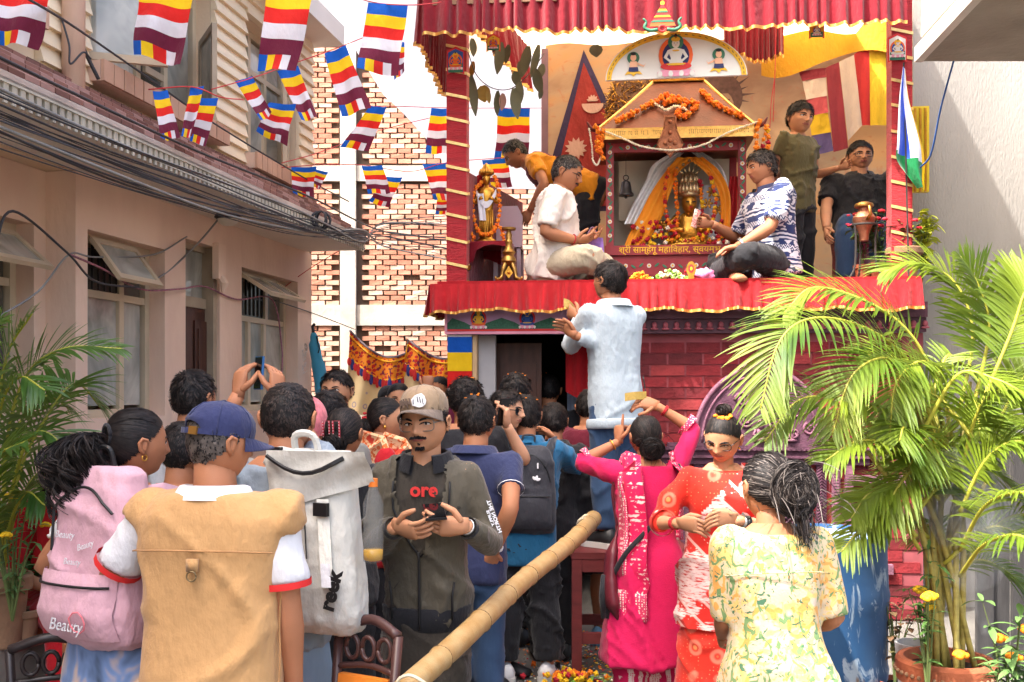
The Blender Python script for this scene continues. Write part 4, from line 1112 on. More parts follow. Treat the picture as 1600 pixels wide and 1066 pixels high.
 def shoes(s,mats,name='shoe',dirs=None,sole=True):
  for sd in(-1,1):
   a=s.leg[sd][2];d=Vector(dirs[sd])if dirs else V(sd*.22,1,0);d.normalize();sx=V(d.y,-d.x,0)
   q=MB();L=.155*s.H;zb_=a.z-.05*s.H+.001;rings=[]
   for t,hw_,ht,lift in((-.30,.10,.30,0),(-.22,.165,.42,0),(0,.18,.50,0),(.2,.19,.36,0),(.42,.215,.26,0),(.58,.20,.2,.01),(.68,.13,.15,.03)):
    c=a+d*L*t;pts=[]
    for k in range(12):
     an=2*math.pi*k/12;x=math.cos(an);z=math.sin(an)
     pts.append(V(0,0,0)+c+sx*hw_*L*x*(1 if z<.2 else .82)+V(0,0,zb_-c.z+L*(lift+.02+ht*(.5+.5*z))))
    rings.append(pts)
   q.loft(rings);m0=mats[0]if isinstance(mats,(list,tuple))else mats
   sh=s.build(name,q,m0)
   if sole and isinstance(mats,(list,tuple)):
    q=MB();rings=[]
    for t,hw_ in((-.32,.10),(-.22,.175),(0,.17),(.2,.19),(.42,.225),(.6,.205),(.7,.12)):
     c=a+d*L*t;w_=hw_*L
     rings.append([c+sx*w_+V(0,0,zb_-c.z),c+sx*w_+V(0,0,zb_-c.z+.13*L),c-sx*w_+V(0,0,zb_-c.z+.13*L),c-sx*w_+V(0,0,zb_-c.z)])
    q.loft(rings);s.build('sole',q,mats[1],False,sh)
    if len(mats)>2:
     q=MB()
     for sg in(-1,1):
      for k in range(3):
       b=a+d*L*(.05+.1*k)+sx*sg*.185*L;q.tube([b+V(0,0,zb_-b.z+.16*L),b-sx*sg*.05*L+d*L*.06+V(0,0,zb_-b.z+.36*L)],.006,5)
     s.build('stripe',q,mats[2],False,sh)
# -- head details
 def hs_pt(s,x,y,z,out=0.0):
  d=np.array([[x,y,z]],float);d/=np.linalg.norm(d);p=head_surface(d,s.h,s.fem,s.hw)[0];return Vector(p)+Vector(d[0])*out
 def face_at(s,X,Z,out=0.0):
  """point of the face surface at X,Z given in head heights"""
  best=None;d=np.array([X,.42,Z]);d/=np.linalg.norm(d)
  for _ in range(12):
   p=head_surface(d[None],s.h,s.fem,s.hw)[0]/s.h
   d=d+np.array([X-p[0],0,Z-p[2]])*1.2;d/=np.linalg.norm(d)
  p=p*s.h;return Vector((p[0],p[1]+out,p[2]))
 def face(s,brow=HAIRM['k'],open_=1.0,browk=1.0,lash=True,look=0.0):
  h=s.h
  for sd in(-1,1):
   c=s.face_at(sd*.148,-.012);r=.058*h;q=MB();cc=c+V(0,-r*.62,0)
   q.ball(cc,(r*1.25,r,r*.72*open_),14,10,m=0);q.ball(cc+V(look*r*.5,r*.66,0),(r*.46,r*.42,r*.46*open_),10,8,m=1)
   q.v=[tuple(s.HM@Vector(p))for p in q.v];s.build('eye',q,[EYEW,EYED])
   q=MB();lid=[s.face_at(sd*.148+e*.088,-.012+.034*open_*(1-e*e)-.006*abs(e),.004*h)for e in(-1,-.6,-.2,.2,.6,1)]
   q.tube([s.HM@p for p in lid],[.006*h,.012*h,.013*h,.013*h,.012*h,.006*h],6);s.build('eyelid',q,EYED)
   q=MB();br=[s.face_at(sd*(.065+.17*t),.052+.03*math.sin(t*2.6)-.008,.006*h)for t in(0,.25,.5,.75,1)]
   k=browk;q.tube([s.HM@p for p in br],[.012*h*k,.017*h*k,.017*h*k,.013*h*k,.005*h],6);s.build('eyebrow',q,brow)
  q=MB()
  for sd in(-1,1):q.ball(s.HM@s.face_at(sd*.03,-.196,-.002*h),.012*h,6,5)
  s.build('nostril',q,M('nostril_dark',C(70,40,32),.8))
 def moustache(s,goatee=False,k=1.0):
  h=s.h;q=MB();rr=random.Random(3)
  def tuft(X,Z,dx,dz,ln,n):
   for _ in range(n):
    x,z=X+rr.uniform(-dx,dx),Z+rr.uniform(-dz,dz);p=s.face_at(x,z,.002*h)
    d=V(math.copysign(.5,x)*min(1,abs(x)*9),.35,-1).normalized()*ln*h
    q.tube([s.HM@p,s.HM@(p+d*.6+V(0,.004*h,0)),s.HM@(p+d)],[.008*h,.006*h,.002*h],4)
  for i in range(13):
   x=-.12+.24*i/12;tuft(x,-.212-.9*x*x*1.2,.014,.008,.04*k,8)
  if goatee:
   for i in range(7):tuft(-.06+.02*i,-.40,.015,.02,.05,8)
   tuft(0,-.33,.02,.01,.03,6)
  s.build('moustache',q,HAIRM['k'],False)
 def glasses(s,mat,w_=.118,hh=.085,tint=None,square=3.2):
  h=s.h;q=MB();lens=MB();fy=max(s.face_at(sd*.15,-.02).y for sd in(-1,1))+.035*h
  for sd in(-1,1):
   c=V(sd*.158*h,fy,-.03*h);pts=[]
   for k in range(25):
    a=2*math.pi*k/24;e=2/square
    pts.append(s.HM@(c+V(w_*h*math.copysign(abs(math.cos(a))**e,math.cos(a)),-.02*h*abs(math.cos(a))*(1 if math.cos(a)*sd>0 else 0),hh*h*math.copysign(abs(math.sin(a))**e,math.sin(a)))))
   q.tube(pts,.0085*h,6)
   o=len(lens.v);lens.add(pts[:-1],[tuple(range(24))])
   q.tube([s.HM@(c+V(sd*w_*h,-.02*h,.03*h)),s.HM@V(sd*.35*h,.12*h,.02*h),s.HM@V(sd*.37*h,-.06*h,.02*h)],.009*h,6)
  q.tube([s.HM@V(-.04*h,fy,.0),s.HM@V(0,fy+.012*h,.012*h),s.HM@V(.04*h,fy,0)],.008*h,6)
  g=s.build('glasses',q,mat)
  s.build('lens',lens,tint or LENS,False,g)
# -- hair
 def hair(s,kind='short',col='k',n=None,length=.2,line=.26,nape=-.28,side=-.06,lift=.03,bun=None,seed=1,crown=(0.05,-.35,.93),wid=.0014,jit=.35,thick=.020,name='hair',cols=None):
  rs=np.random.RandomState(seed+len(s.root['label']));h=s.h
  n=int((n or(1500 if s.near else 520))*2)
  if not s.near:wid*=1.5
  D,Fc=s._D,s._F;ok=scalp_ok(D,line,nape,side);keep=ok[Fc].all(1);fs=Fc[keep]
  nz=np.sin(D@np.array([19.,15,17])+seed)*.3+np.sin(D@np.array([-27.,23,14]))*.3
  pts=head_surface(D,h,s.fem,s.hw)+D*(thick*h*(.8+.35*nz))[:,None]
  used=np.unique(fs);mp=np.zeros(len(D),int);mp[used]=np.arange(len(used))
  cap_v=s.tohead(pts[used]);cap_f=mp[fs]
  R_=unit(rs.normal(size=(n*4,3)));R_=R_[scalp_ok(R_,line,nape,side)][:n];n=len(R_)
  cr=np.array(crown);cr=cr/np.linalg.norm(cr);K=5
  d=R_.copy();P_=[];tn=[]
  ln=length*rs.uniform(.6,1.25,n)
  cell=(np.floor((d+1.3)*6.5).astype(int)*np.array([[1,31,977]])).sum(1)%4096;tuft=np.random.RandomState(seed).normal(size=(4096,4));j=tuft[cell][:,:3]*jit*.8+rs.normal(size=(n,3))*jit*.35;lf=1+.45*np.clip(tuft[cell][:,3],-1.2,1.6)
  for k in range(K):
   t=k/(K-1)
   if bun is not None:
    b=np.array(bun)/np.linalg.norm(bun);flow=b[None]-d*(d@b)[:,None];dist=np.arccos(np.clip(d@b,-1,1))
    step=np.minimum(ln,dist)/(K-1);flow=unit(flow)+.12*j
   else:
    flow=unit(d-cr*(d@cr)[:,None])+j*(.4+.6*t);step=ln/(K-1)
   flow=flow-d*(flow*d).sum(1,keepdims=True);flow=unit(flow)
   sp=head_surface(d,h,s.fem,s.hw)+d*(h*(thick*.7+lift*(t**.8 if bun is None else math.sin(t*3.14159)*.6+.2))*rs.uniform(.8,1.1,n)*lf)[:,None]
   P_.append(sp);tn.append(np.cross(flow,d))
   d=unit(d+flow*step[:,None])
  A=s.tohead(np.stack(P_,1).reshape(-1,3)).reshape(n,K,3);sd=np.stack(tn,1)@np.array(s.HM)[:3,:3].T
  sv,sf=ribbons(A,wid,sd)
  mats=[HAIRM[col]]+[HAIRM[c]for c in(cols or['b','k'])]
  mi=np.concatenate([np.zeros(len(cap_f),int),np.repeat(rs.randint(0,len(mats),n),K-1)])
  return np_to_obj(name,np.concatenate([cap_v,sv]),np.concatenate([cap_f,sf+len(cap_v)]),mats,s.root,mi)
 def locks(s,A,wid,cols,name,core=None):
  """loose strands given in head metres, as ribbons"""
  n,K=A.shape[:2];A=s.tohead(A.reshape(-1,3)).reshape(n,K,3);rs=np.random.RandomState(n);sd=np.repeat(unit(rs.normal(size=(n,3)))[:,None],K,1);v,f=ribbons(A,wid,np.cross(np.gradient(A,axis=1),sd))
  mi=np.repeat(rs.randint(0,len(cols),n),K-1)
  if core:q=MB();q.ball(*core);q.v=[tuple(s.HM@Vector(p))for p in q.v];o=len(v);v=np.concatenate([v,np.array(q.v)]);f=[tuple(x)for x in f]+[tuple(i+o for i in x)for x in q.f];mi=np.concatenate([mi,np.zeros(len(q.f),int)])
  return np_to_obj(name,v,f,[HAIRM[c]for c in cols],s.root,mi)
 def bun(s,c,r,col='k',n=260,seed=4,sq=(1,1,.8),name='hair_bun',loose=0,cols=None):
  """a coil of hair: strands wound round a ball; c in head heights"""
  rs=np.random.RandomState(seed);h=s.h;c=np.array(c)*h;r=r*h;n=n*5;K=8;sq=np.array(sq)
  ax=unit(np.array([[rs.uniform(-.3,.3),1,rs.uniform(-.2,.4)]])+rs.normal(size=(n,3))*.3);a=unit(np.cross(ax,rs.normal(size=(1,3))));b=np.cross(ax,a)
  t=rs.uniform(0,6.28,(n,1))+rs.uniform(.8,2.6,(n,1))*np.linspace(0,1,K)[None];hh=rs.uniform(-.85,.85,(n,1));rr=np.sqrt(1-hh*hh)*rs.uniform(.97,1.07,(n,1))
  A=c+(ax[:,None]*hh[:,:,None]+a[:,None]*(rr*np.cos(t))[:,:,None]+b[:,None]*(rr*np.sin(t))[:,:,None])*r*sq
  if loose:
   p0=c+rs.normal(size=(loose*3,3))*r*.6;d=rs.normal(size=(loose*3,3))*r*.5+np.array([0,-r*.2,-r*.7]);k=np.linspace(0,1,K)[None,:,None];A=np.concatenate([A,p0[:,None]+d[:,None]*k+np.array([0,0,r*.5])*k*(1-k)])
  return s.locks(A,.0011,[col]+(cols or['b','k']),name,(V(*c),tuple(r*.95*sq),16,11))
 def cap(s,mat,brim_mat=None,tilt=-6,name='cap',strap=False,panel=None,low=.06,button=True):
  h=s.h;bm_=brim_mat or mat
  T=s.HM@Matrix.Translation(V(0,-.015*h,.03*h))@Matrix.Rotation(R(tilt),4,'X')
  q=MB();n=40;rings=[]
  for t,rr,z in((0,1.0,low),(.2,1.02,low+.11),(.4,.985,low+.22),(.6,.87,low+.32),(.8,.64,low+.405),(.93,.35,low+.445),(1,.04,low+.46)):
   ring=[]
   for k in range(n):
    a=2*math.pi*k/n;ft=1.06 if math.sin(a)>0 else 1.0
    ridge=1+.012*abs(math.sin(a*3))*(1-t*.5)
    zz_=z
    if strap and t==0 and math.sin(a)<-.80:zz_=z+.17*math.sqrt(max(0,(-math.sin(a)-.80)/.2))
    if strap and t==.2 and math.sin(a)<-.80:zz_=z+.085*math.sqrt(max(0,(-math.sin(a)-.80)/.2))
    ring.append(T@(V(.375*s.hw*rr*math.cos(a)*ridge,.455*rr*math.sin(a)*ridge*(1.0 if t<.5 else .97),zz_)*h))
   rings.append(ring)
  q.loft(rings,False);q.loft([rings[0],[p.lerp(T@V(0,0,low*h),.04)for p in rings[0]]],False)
  cp=s.build(name,q,[mat],True)
  q=MB()
  for k in range(6):
   a=math.pi/6+k*math.pi/3;pts=[]
   for t,rr,z in((.0,1.0,low+.01),(.2,1.02,low+.11),(.4,.985,low+.22),(.6,.87,low+.32),(.8,.64,low+.405),(1,.04,low+.463)):
    if strap and math.sin(a)<-.8 and t<.35:continue
    pts.append(T@(V(.375*s.hw*rr*math.cos(a)*1.012,.455*rr*math.sin(a)*1.012*(1.0 if t<.5 else .97),z+.002)*h))
   q.tube(pts,.0022,5)
  if button:q.ball(T@(V(0,0,low+.465)*h),(.03*h,.03*h,.016*h),8,5)
  s.build('seam',q,mat,True,cp)
  def bf(u,v):
   a=math.pi*(.11+.78*u);e=1+.70*v*(math.sin(math.pi*u)**.6)
   return T@(V(.385*s.hw*math.cos(a)*(1+.06*v),.47*math.sin(a)*e,low-.005-.16*v*(.25+.75*math.cos(a)**2)-.02*v*v+.015)*h)
  q=MB();q.grid(bf,20,8);q.grid(lambda u,v:bf(1-u,v)-(T.to_3x3()@V(0,0,.018*h)),20,8)
  q.grid(lambda u,v:bf(u,1)-(T.to_3x3()@V(0,0,.018*h*v)),20,1)
  s.build('brim',q,bm_,True,cp)
  s.capT=T
  if strap:
   q=MB();st=[]
   for k in range(15):
    a=-math.pi*(.2+.6*k/14);st.append(T@(V(.385*s.hw*math.cos(a),.47*math.sin(a),low+.03)*h))
   q.tube(st,.042*h,8,flat=.99,up=(0,0,1));
   q2=MB();rings=[]
   for p_,dd in zip(st,range(15)):
    o_=(p_-T@V(0,0,low*h)).normalized()*.006
    up_=T.to_3x3()@V(0,0,.035*h);rings.append([p_+o_+up_,p_+o_-up_,p_-o_-up_,p_-o_+up_])
   q2.loft(rings);st_=s.build('strap',q2,mat,False,cp)
   q3=MB();b=st[4];o_=(b-T@V(0,0,low*h)).normalized();t_=(st[5]-st[3]).normalized();up_=T.to_3x3()@V(0,0,1)
   q3.hexa([b+o_*.006+t_*x+up_*z for z in(-.011,.011)for x,y in((-.013,0),(.013,0))]and[b+o_*yy+t_*x+up_*z for z in(-.011,.011)for x,yy in((-.013,.004),(.013,.004),(.013,.011),(-.013,.011))])
   s.build('buckle',q3,brass,False,cp)
  return cp
 def bangle(s,sd,mat,t=1.86,r=1.12,th=.004,name='bangle',n=1):
  a,e,w=s.arm[sd];d=(w-e).normalized();x=d.orthogonal().normalized();y=d.cross(x);q=MB()
  for i in range(n):
   c=e.lerp(w,t-1-i*.035);rr=s.armrad(t)*r+.001
   q.tube([c+x*rr*math.cos(2*math.pi*k/18)+y*rr*math.sin(2*math.pi*k/18)for k in range(19)],th,6)
  return s.build(name,q,mat)
 def watch(s,sd,face_dir,strap,t=1.84):
  a,e,w=s.arm[sd];d=(w-e).normalized();fd=Vector(face_dir);fd=(fd-d*fd.dot(d)).normalized();y=d.cross(fd);c=e.lerp(w,t-1);rr=s.armrad(t)*1.08
  q=MB();rings=[]
  for k in range(19):
   a_=2*math.pi*k/18;o_=fd*math.cos(a_)+y*math.sin(a_);rings.append([c+o_*rr+d*.009,c+o_*(rr+.004)+d*.009,c+o_*(rr+.004)-d*.009,c+o_*rr-d*.009])
  q.loft(rings,False);wt=s.build('watch',q,strap)
  q=MB();rot=Matrix((d,y,fd)).transposed();q.box(c+fd*(rr+.007),(.026,.026,.009),rot);s.build('watch_case',q,M('steel',C(180,180,178),.25,.1,metal=.9),False,wt)
def hash_(t):
 v=7
 for ch in t:v=(v*31+ord(ch))%1000003
 return v
def lens_mat():
 m,N,L,B=nodes_of('spectacle_lens')
 t=N.new('ShaderNodeBsdfTransparent');g=N.new('ShaderNodeBsdfGlossy');g.inputs['Roughness'].default_value=.02
 x=N.new('ShaderNodeMixShader');t.inputs[0].default_value=(.93,.94,.94,1);x.inputs[0].default_value=.0;L.new(t.outputs[0],x.inputs[1]);L.new(g.outputs[0],x.inputs[2]);L.new(x.outputs[0],N['Material Output'].inputs[0]);return m
LENS=lens_mat();DARKLENS=glass_mat('dark_lens',C(16,15,16),.08)
# ------------------------------------------------------------------ clothes
def at(px,d):return(px-CX)/F*d,d
def hgt(py,d,k=1.02,z0=0.0):return(EYE+(CY-py)/F*d-z0)/k
def pat_floral(N,L,s):
 w=nmap(N,L,s,(1,1,1));nz=nnoise(N,L,w,9,3)
 base=nmix(N,L,nnoise(N,L,w,6,3),C(224,210,168,.78),C(214,186,158,.78))
 pet=nstep(N,L,nnoise(N,L,nmap(N,L,s,(1,1,1),(0,0,.5),(3,1,2)),17,3,.6,1.2),.53,.02)
 c1=nmix(N,L,pet,base,C(226,192,118,.85))
 pet2=nstep(N,L,nnoise(N,L,nmap(N,L,s,(1,1,1),(0,.4,0),(7,5,1)),19,2,.5,1.5),.585,.015)
 c1=nmix(N,L,pet2,c1,C(216,158,82,.88))
 leaf=nstep(N,L,nnoise(N,L,nmap(N,L,s,(1.2,1.2,.8),(0,.5,0),(1,9,4)),21,2,.5,2.0),.585,.012)
 c2=nmix(N,L,leaf,c1,C(112,142,92,.9))
 lf2=nstep(N,L,nnoise(N,L,nmap(N,L,s,(.8,.8,1.2),(0,-.6,0),(11,2,8)),27,2,.5,2.2),.635,.01)
 c3=nmix(N,L,lf2,c2,C(72,112,84,.9))
 pk=nstep(N,L,nvor(N,L,nmap(N,L,s,(1,1,1),(0,0,0),(2,2,5)),13),.16,.05)
 return nmix(N,L,pk,C(222,204,184,.78),c3)
def pat_tribal(N,L,s):
 o=nsep(N,L,s);z=o[2]
 zz=nmath(N,L,'ADD',z,nmath(N,L,'MULTIPLY',nnoise(N,L,s,9,2),.05))
 band=nmath(N,L,'FRACT',nmath(N,L,'MULTIPLY',zz,11.0));b2=nmath(N,L,'FRACT',nmath(N,L,'MULTIPLY',zz,37.0))
 t=nmath(N,L,'ADD',nmath(N,L,'ADD',o[0],o[1]),0)
 zig=nmath(N,L,'FRACT',nmath(N,L,'ADD',nmath(N,L,'MULTIPLY',zz,40),nmath(N,L,'PINGPONG',nmath(N,L,'MULTIPLY',t,60),1.0)))
 blk=nstep(N,L,nnoise(N,L,nmap(N,L,s,(1,1,2.2)),13,1),.5,.01)
 navy,white,mid=C(44,58,106,.9),C(226,226,236,.9),C(110,128,170,.9)
 a=nmix(N,L,nstep(N,L,b2,.5,.05),navy,white);z1=nmix(N,L,nstep(N,L,zig,.5,.06),navy,white)
 c=nmix(N,L,nstep(N,L,band,.62,.02),nmix(N,L,blk,white,navy),z1)
 return nmix(N,L,nstep(N,L,nmath(N,L,'FRACT',nmath(N,L,'MULTIPLY',zz,5.5)),.72,.02),c,a)
def pat_kurta(N,L,s):
 n=nnoise(N,L,nmap(N,L,s,(1,1,3)),60,3,.7);b=nnoise(N,L,s,4,3)
 return nmix(N,L,n,nmix(N,L,b,C(206,18,84,.95),C(224,34,100,.95)),C(186,12,72,.95))
def pat_shawl(N,L,s):
 v=nvor(N,L,nmap(N,L,s,(1,1,1.3)),34,rand=.2);dots=nstep(N,L,v,.22,.05)
 w=nwave(N,L,nmap(N,L,s,(1,1,1)),14,'Z',2.0,3.0);big=nstep(N,L,nnoise(N,L,s,14,3,.6,2.0),.57,.02)
 c=nmix(N,L,dots,C(238,190,190,.95),C(210,24,82,.95));return nmix(N,L,nmath(N,L,'MULTIPLY',big,nstep(N,L,w,.4,.1)),c,C(240,206,200,.95))
def pat_border(N,L,s):
 v=nvor(N,L,s,90,rand=.4);return nmix(N,L,nstep(N,L,v,.35,.05),C(244,220,210,.95),C(214,60,100,.95))
def pat_sari(N,L,s):
 v=nvor(N,L,nmap(N,L,s,(1,1,1)),9,rand=.35);ring=nmath(N,L,'ABSOLUTE',nmath(N,L,'SUBTRACT',v,.24));r1=nstep(N,L,ring,.07,.035)
 ctr=nstep(N,L,v,.10,.03);dot=nstep(N,L,nvor(N,L,s,60,rand=.2),.16,.05);o=nsep(N,L,s)
 base=nmix(N,L,nnoise(N,L,s,5,3),C(206,34,30,.95),C(226,58,34,.95))
 c=nmix(N,L,dot,C(240,130,90,.95),base);c=nmix(N,L,r1,C(236,120,96,.95),c);return nmix(N,L,ctr,C(244,150,90,.95),c)
def pat_drape(N,L,s):
 r=nmap(N,L,s,(1,1,1),(0,R(42),0));o=nsep(N,L,r);lines=nmath(N,L,'FRACT',nmath(N,L,'MULTIPLY',o[2],13.0))
 ik_=nnoise(N,L,nmap(N,L,s,(4,4,30),(0,R(42),0)),5,4,.7);streak=nstep(N,L,nmath(N,L,'MULTIPLY',ik_,nstep(N,L,nnoise(N,L,nmap(N,L,s,(1,1,1),(0,R(42),0)),6,2),.50,.05)),.45,.06)
 dots=nstep(N,L,nvor(N,L,nmap(N,L,r,(1,1,1)),55,rand=.0),.2,.05)
 base=nmix(N,L,nnoise(N,L,s,6,3),C(196,30,30,.95),C(218,50,36,.95))
 c=nmix(N,L,nmath(N,L,'MULTIPLY',nstep(N,L,lines,.84,.02),.8),base,C(240,190,180,.95));c=nmix(N,L,nmath(N,L,'MULTIPLY',nmath(N,L,'SUBTRACT',1,dots),nstep(N,L,lines,.5,.02)),c,C(240,190,180,.95));return nmix(N,L,streak,c,C(240,206,200,.95))
def pat_pajama(N,L,s):
 o=nsep(N,L,s);f=nmath(N,L,'FRACT',nmath(N,L,'MULTIPLY',nmath(N,L,'ADD',o[0],nmath(N,L,'MULTIPLY',o[1],.7)),22));v=nstep(N,L,nvor(N,L,s,110,rand=.3),.35,.05)
 return nmix(N,L,nstep(N,L,f,.5,.02),nmix(N,L,v,C(220,70,110),C(240,216,206,.95)),C(206,20,82,.95))
def pat_dye(N,L,s):
 n=nnoise(N,L,s,5,3,.5,1.0);cr=N.new('ShaderNodeValToRGB');L.new(n,cr.inputs[0]);e=cr.color_ramp.elements
 e[0].position=.36;e[0].color=(*C(62,74,92),1);e[1].position=.66;e[1].color=(*C(226,228,232,.9),1);x=e.new(.5);x.color=(*C(120,146,190),1);x=e.new(.58);x.color=(*C(226,190,150),1);return cr.outputs[0]
def pat_orange(N,L,s):
 n=nstep(N,L,nnoise(N,L,s,30,3,.6,1.5),.52,.02);n2=nstep(N,L,nnoise(N,L,s,12,2),.62,.02)
 return nmix(N,L,n2,nmix(N,L,n,C(244,196,150,.95),C(226,106,52,.95)),C(206,60,40))
def pat_jeans(c1,c2):
 return lambda N,L,s:nmix(N,L,nnoise(N,L,nmap(N,L,s,(8,8,1)),14,4,.7),c1,nmix(N,L,nnoise(N,L,s,4,3),c2,c1))
FLORAL=ramp_mat('floral_print',pat_floral,.8,(.3,120));TRIBAL=ramp_mat('navy_white_print',pat_tribal,.75,(.2,150));KURTA=ramp_mat('pink_kurta_cloth',pat_kurta,.8,(.3,150))
SHAWL=ramp_mat('pink_shawl_print',pat_shawl,.8,(.2,150));BORDER=ramp_mat('pink_border_print',pat_border,.8);SARI=ramp_mat('red_ring_print',pat_sari,.75,(.2,120));DRAPE=ramp_mat('red_ikat_print',pat_drape,.75,(.2,150))
PAJ=ramp_mat('striped_pyjama_print',pat_pajama,.8);DYE=ramp_mat('tie_dye_cloth',pat_dye,.85);ORANGEP=ramp_mat('orange_flower_print',pat_orange,.8)
JEANS_L=ramp_mat('light_denim',pat_jeans(C(120,142,164),C(150,170,188)),.85,(.3,300));JEANS_D=ramp_mat('dark_denim',pat_jeans(C(40,62,92),C(66,92,126)),.85,(.3,300))
TAN=cloth('tan_cotton',C(196,152,102,.92),.9,.09,scale=3);WHITE=cloth('white_cotton',C(228,228,232,.9),.85,.03);CREAMW=cloth('cream_cotton',C(226,214,204,.9),.85,.04)
BEIGE=cloth('beige_cotton',C(186,172,148,.9),.9,.06);NAVYC=cloth('navy_cotton',C(44,50,82),.85,.12);BLACKC=cloth('black_cloth',C(34,34,38),.8,.15);OLIVE=cloth('olive_jacket_cloth',C(82,76,64,.9),.6,.1,scale=3)
OLIVED=cloth('dark_olive_cloth',C(66,62,54),.8,.12);KNIT=cloth('black_rib_knit',C(28,28,32),.9,.15);TEAL=cloth('teal_cotton',C(34,96,134,.9),.85,.1);MAROON=cloth('maroon_cotton',C(100,26,44),.85,.1)
GREYBLUE=cloth('grey_blue_cotton',C(134,146,158,.9),.85,.08);HOOD=cloth('pale_blue_fleece',C(176,190,200,.9),.9,.04,scale=3);REDC=cloth('red_blouse',C(178,24,34),.8,.12);YELLOWC=cloth('yellow_cotton',C(232,172,34),.85,.08)
KHAKI=cloth('army_green_cotton',C(96,90,60,.9),.9,.08);ORANGEC=cloth('saffron_cotton',C(222,144,34,.9),.85,.08);GREYC=cloth('grey_cotton',C(120,118,112),.85,.1);GREENP=cloth('pale_green_cotton',C(176,190,150),.85,.08)
PINKC=cloth('pink_flower_cloth',C(214,120,128),.85,.3,scale=30);CAPT=cloth('tan_cap_cloth',C(150,128,104,.9),.85,.12);CAPB=cloth('grey_brown_cap_cloth',C(112,98,88),.85,.12)
SHOEW=M('white_leather',C(222,222,222,.9),.5,.04);SHOEB=M('black_leather',C(30,30,32),.5,.1);SOLEW=M('white_rubber',C(214,212,206,.9),.6,.06);SOLER=M('red_rubber',C(170,40,40),.6,.06);SLIP=M('blue_foam',C(86,124,150),.8,.1)
GOLDJ=M('gold_jewel',C(214,160,70),.3,.1,metal=.8);REDT=M('red_thread',C(176,30,40),.7,.1);SILV=M('silver',C(190,190,190),.3,.1,metal=.9);BLKP=M('black_plastic',C(24,24,26),.35,.1)
PHONEG=glass_mat('phone_glass',C(14,15,18),.06);ZIP=M('zip_black',C(22,22,24),.5,.1)
def strip(s,name,mat,pts,half,up=None,th=.004,par=None):
 """flat band along points, pushed out to thickness"""
 q=MB();rings=[]
 for i,p in enumerate(pts):
  t=(pts[min(i+1,len(pts)-1)]-pts[max(i-1,0)]).normalized();n=(p-up(p)).normalized()if up else V(0,-1,0)
  w_=t.cross(n).normalized();n=w_.cross(t);hh=half[i]if hasattr(half,'__len__')else half
  rings.append([p+w_*hh,p+w_*hh+n*th,p-w_*hh+n*th,p-w_*hh])
 q.loft(rings);return s.build(name,q,mat,True,par)
def on_torso(s,sv,ang,out):
 """point on the trunk at spine height sv, ang degrees (0 = right, 90 = front, -90 = back)"""
 r=s.ring(sv,out,72)if sv>=-.09 else[p+V(0,0,(sv+.03)*s.H)for p in s.ring(-.03,out,72)]
 return r[int(round(ang/5.0))%72].copy()
def armband(s,name,mat,sd,t0,t1,infl):
 q=MB();pp=s.armpath(sd,t0,t1,4);q.tube([p for _,p in pp],[s.armrad(t)+infl for t,_ in pp],16,cap=False);return s.build(name,q,mat)
def wtext(s,name,mat,txt,size,c,ex,ey,par=None,**k):
 q=MB();put_text(q,txt,size,c,ex,ey,**k);return s.build(name,q,mat,False,par)
HANG={'curl':26}
# ------------------------------------------------------------------ the nearest people
x,d=at(333,2.75)
A=Person('man in a tan vest over a white T-shirt and a navy cap, seen from behind',x,d,-6,hgt(606,d,1.035),w=1.10,belly=.02,lean=2,head=(-40,-4,0),skin='b',lh=P(246,960,3.02),rh=P(466,1150,2.80),lp=V(-.9,-.7,-.3),rp=V(.5,-1,0),hw=1.08)
A.top(WHITE,.006,-.02,.275,.74,.014,'tshirt',amp=.006,freq=12,cuff=.035);A.collar(WHITE)
for sd in(-1,1):armband(A,'sleeve_trim',M('red_trim',C(214,44,44),.8,.05),sd,.70,.77,.031)
def vest_f(c):return np.ones(len(c),bool)
A.top(TAN,.034,-.30,.303,.15,.030,'vest',voxel=.013,amp=.007,freq=9,flare=.02,ax=1,smooth=6)
q=MB()
for sv,lim in((.2,(-156,-24)),):
 pts=[on_torso(A,sv+.012*math.cos(R(a+90)),a,.0445)for a in range(lim[0],lim[1],6)]
 q.tube(bez(pts,2),.0028,5)
pts=[on_torso(A,v,-8,.043)for v in np.linspace(-.2,.18,12)];q.tube(pts,.0026,5)
A.build('seam',q,cloth('tan_seam',C(170,126,82)))
q=MB();c=on_torso(A,.186,-90,.048);q.box(c+V(0,0,.006),(.032,.008,.034));A.build('loop',q,TAN)
q=MB();q.tube([c+V(.013*math.cos(R(a)),-.006,-.022+.013*math.sin(R(a)))for a in range(0,361,24)],.0022,6);A.build('ring',q,M('dull_brass',C(120,104,76),.4,.1,metal=.8))
A.trousers(BEIGE);A.shoes(SHOEB)
A.hair('short','g',900,.07,lift=.008,thick=.012,nape=-.30,cols=['k'],wid=.0022);A.face()
A.cap(cloth('navy_cap_cloth',C(44,50,88,.95),.8,.1),tilt=-4,strap=True,low=.05)
x,d=at(196,3.05)
B=Person('young woman with a wavy black ponytail and gold earring wearing a tie-dyed dress',x,d,-28,hgt(628,d),fem=True,lean=2,head=(-22,2,0),skin='b',lh=V(x-.12,d+.2,.95),rh=V(x+.25,d+.15,.95))
B.top(DYE,.02,-.34,.29,.6,.022,'dress',flare=.12,amp=.012,freq=9);B.trousers(BLACKC);B.shoes(SHOEB);B.face()
B.hair('bun','k',1700,2.4,bun=(-.12,-.93,.28),line=.27,nape=-.30,lift=.012,thick=.02,jit=.1,cols=['s'])
c=V(-.01,-.50,.14)*B.h;rs_=np.random.RandomState(5);n_=5200;t=np.linspace(0,1,18)[None];tf=rs_.randint(0,260,n_);tr=np.random.RandomState(9).uniform(size=(260,8));g_=lambda i:(tr[tf,i][:,None])
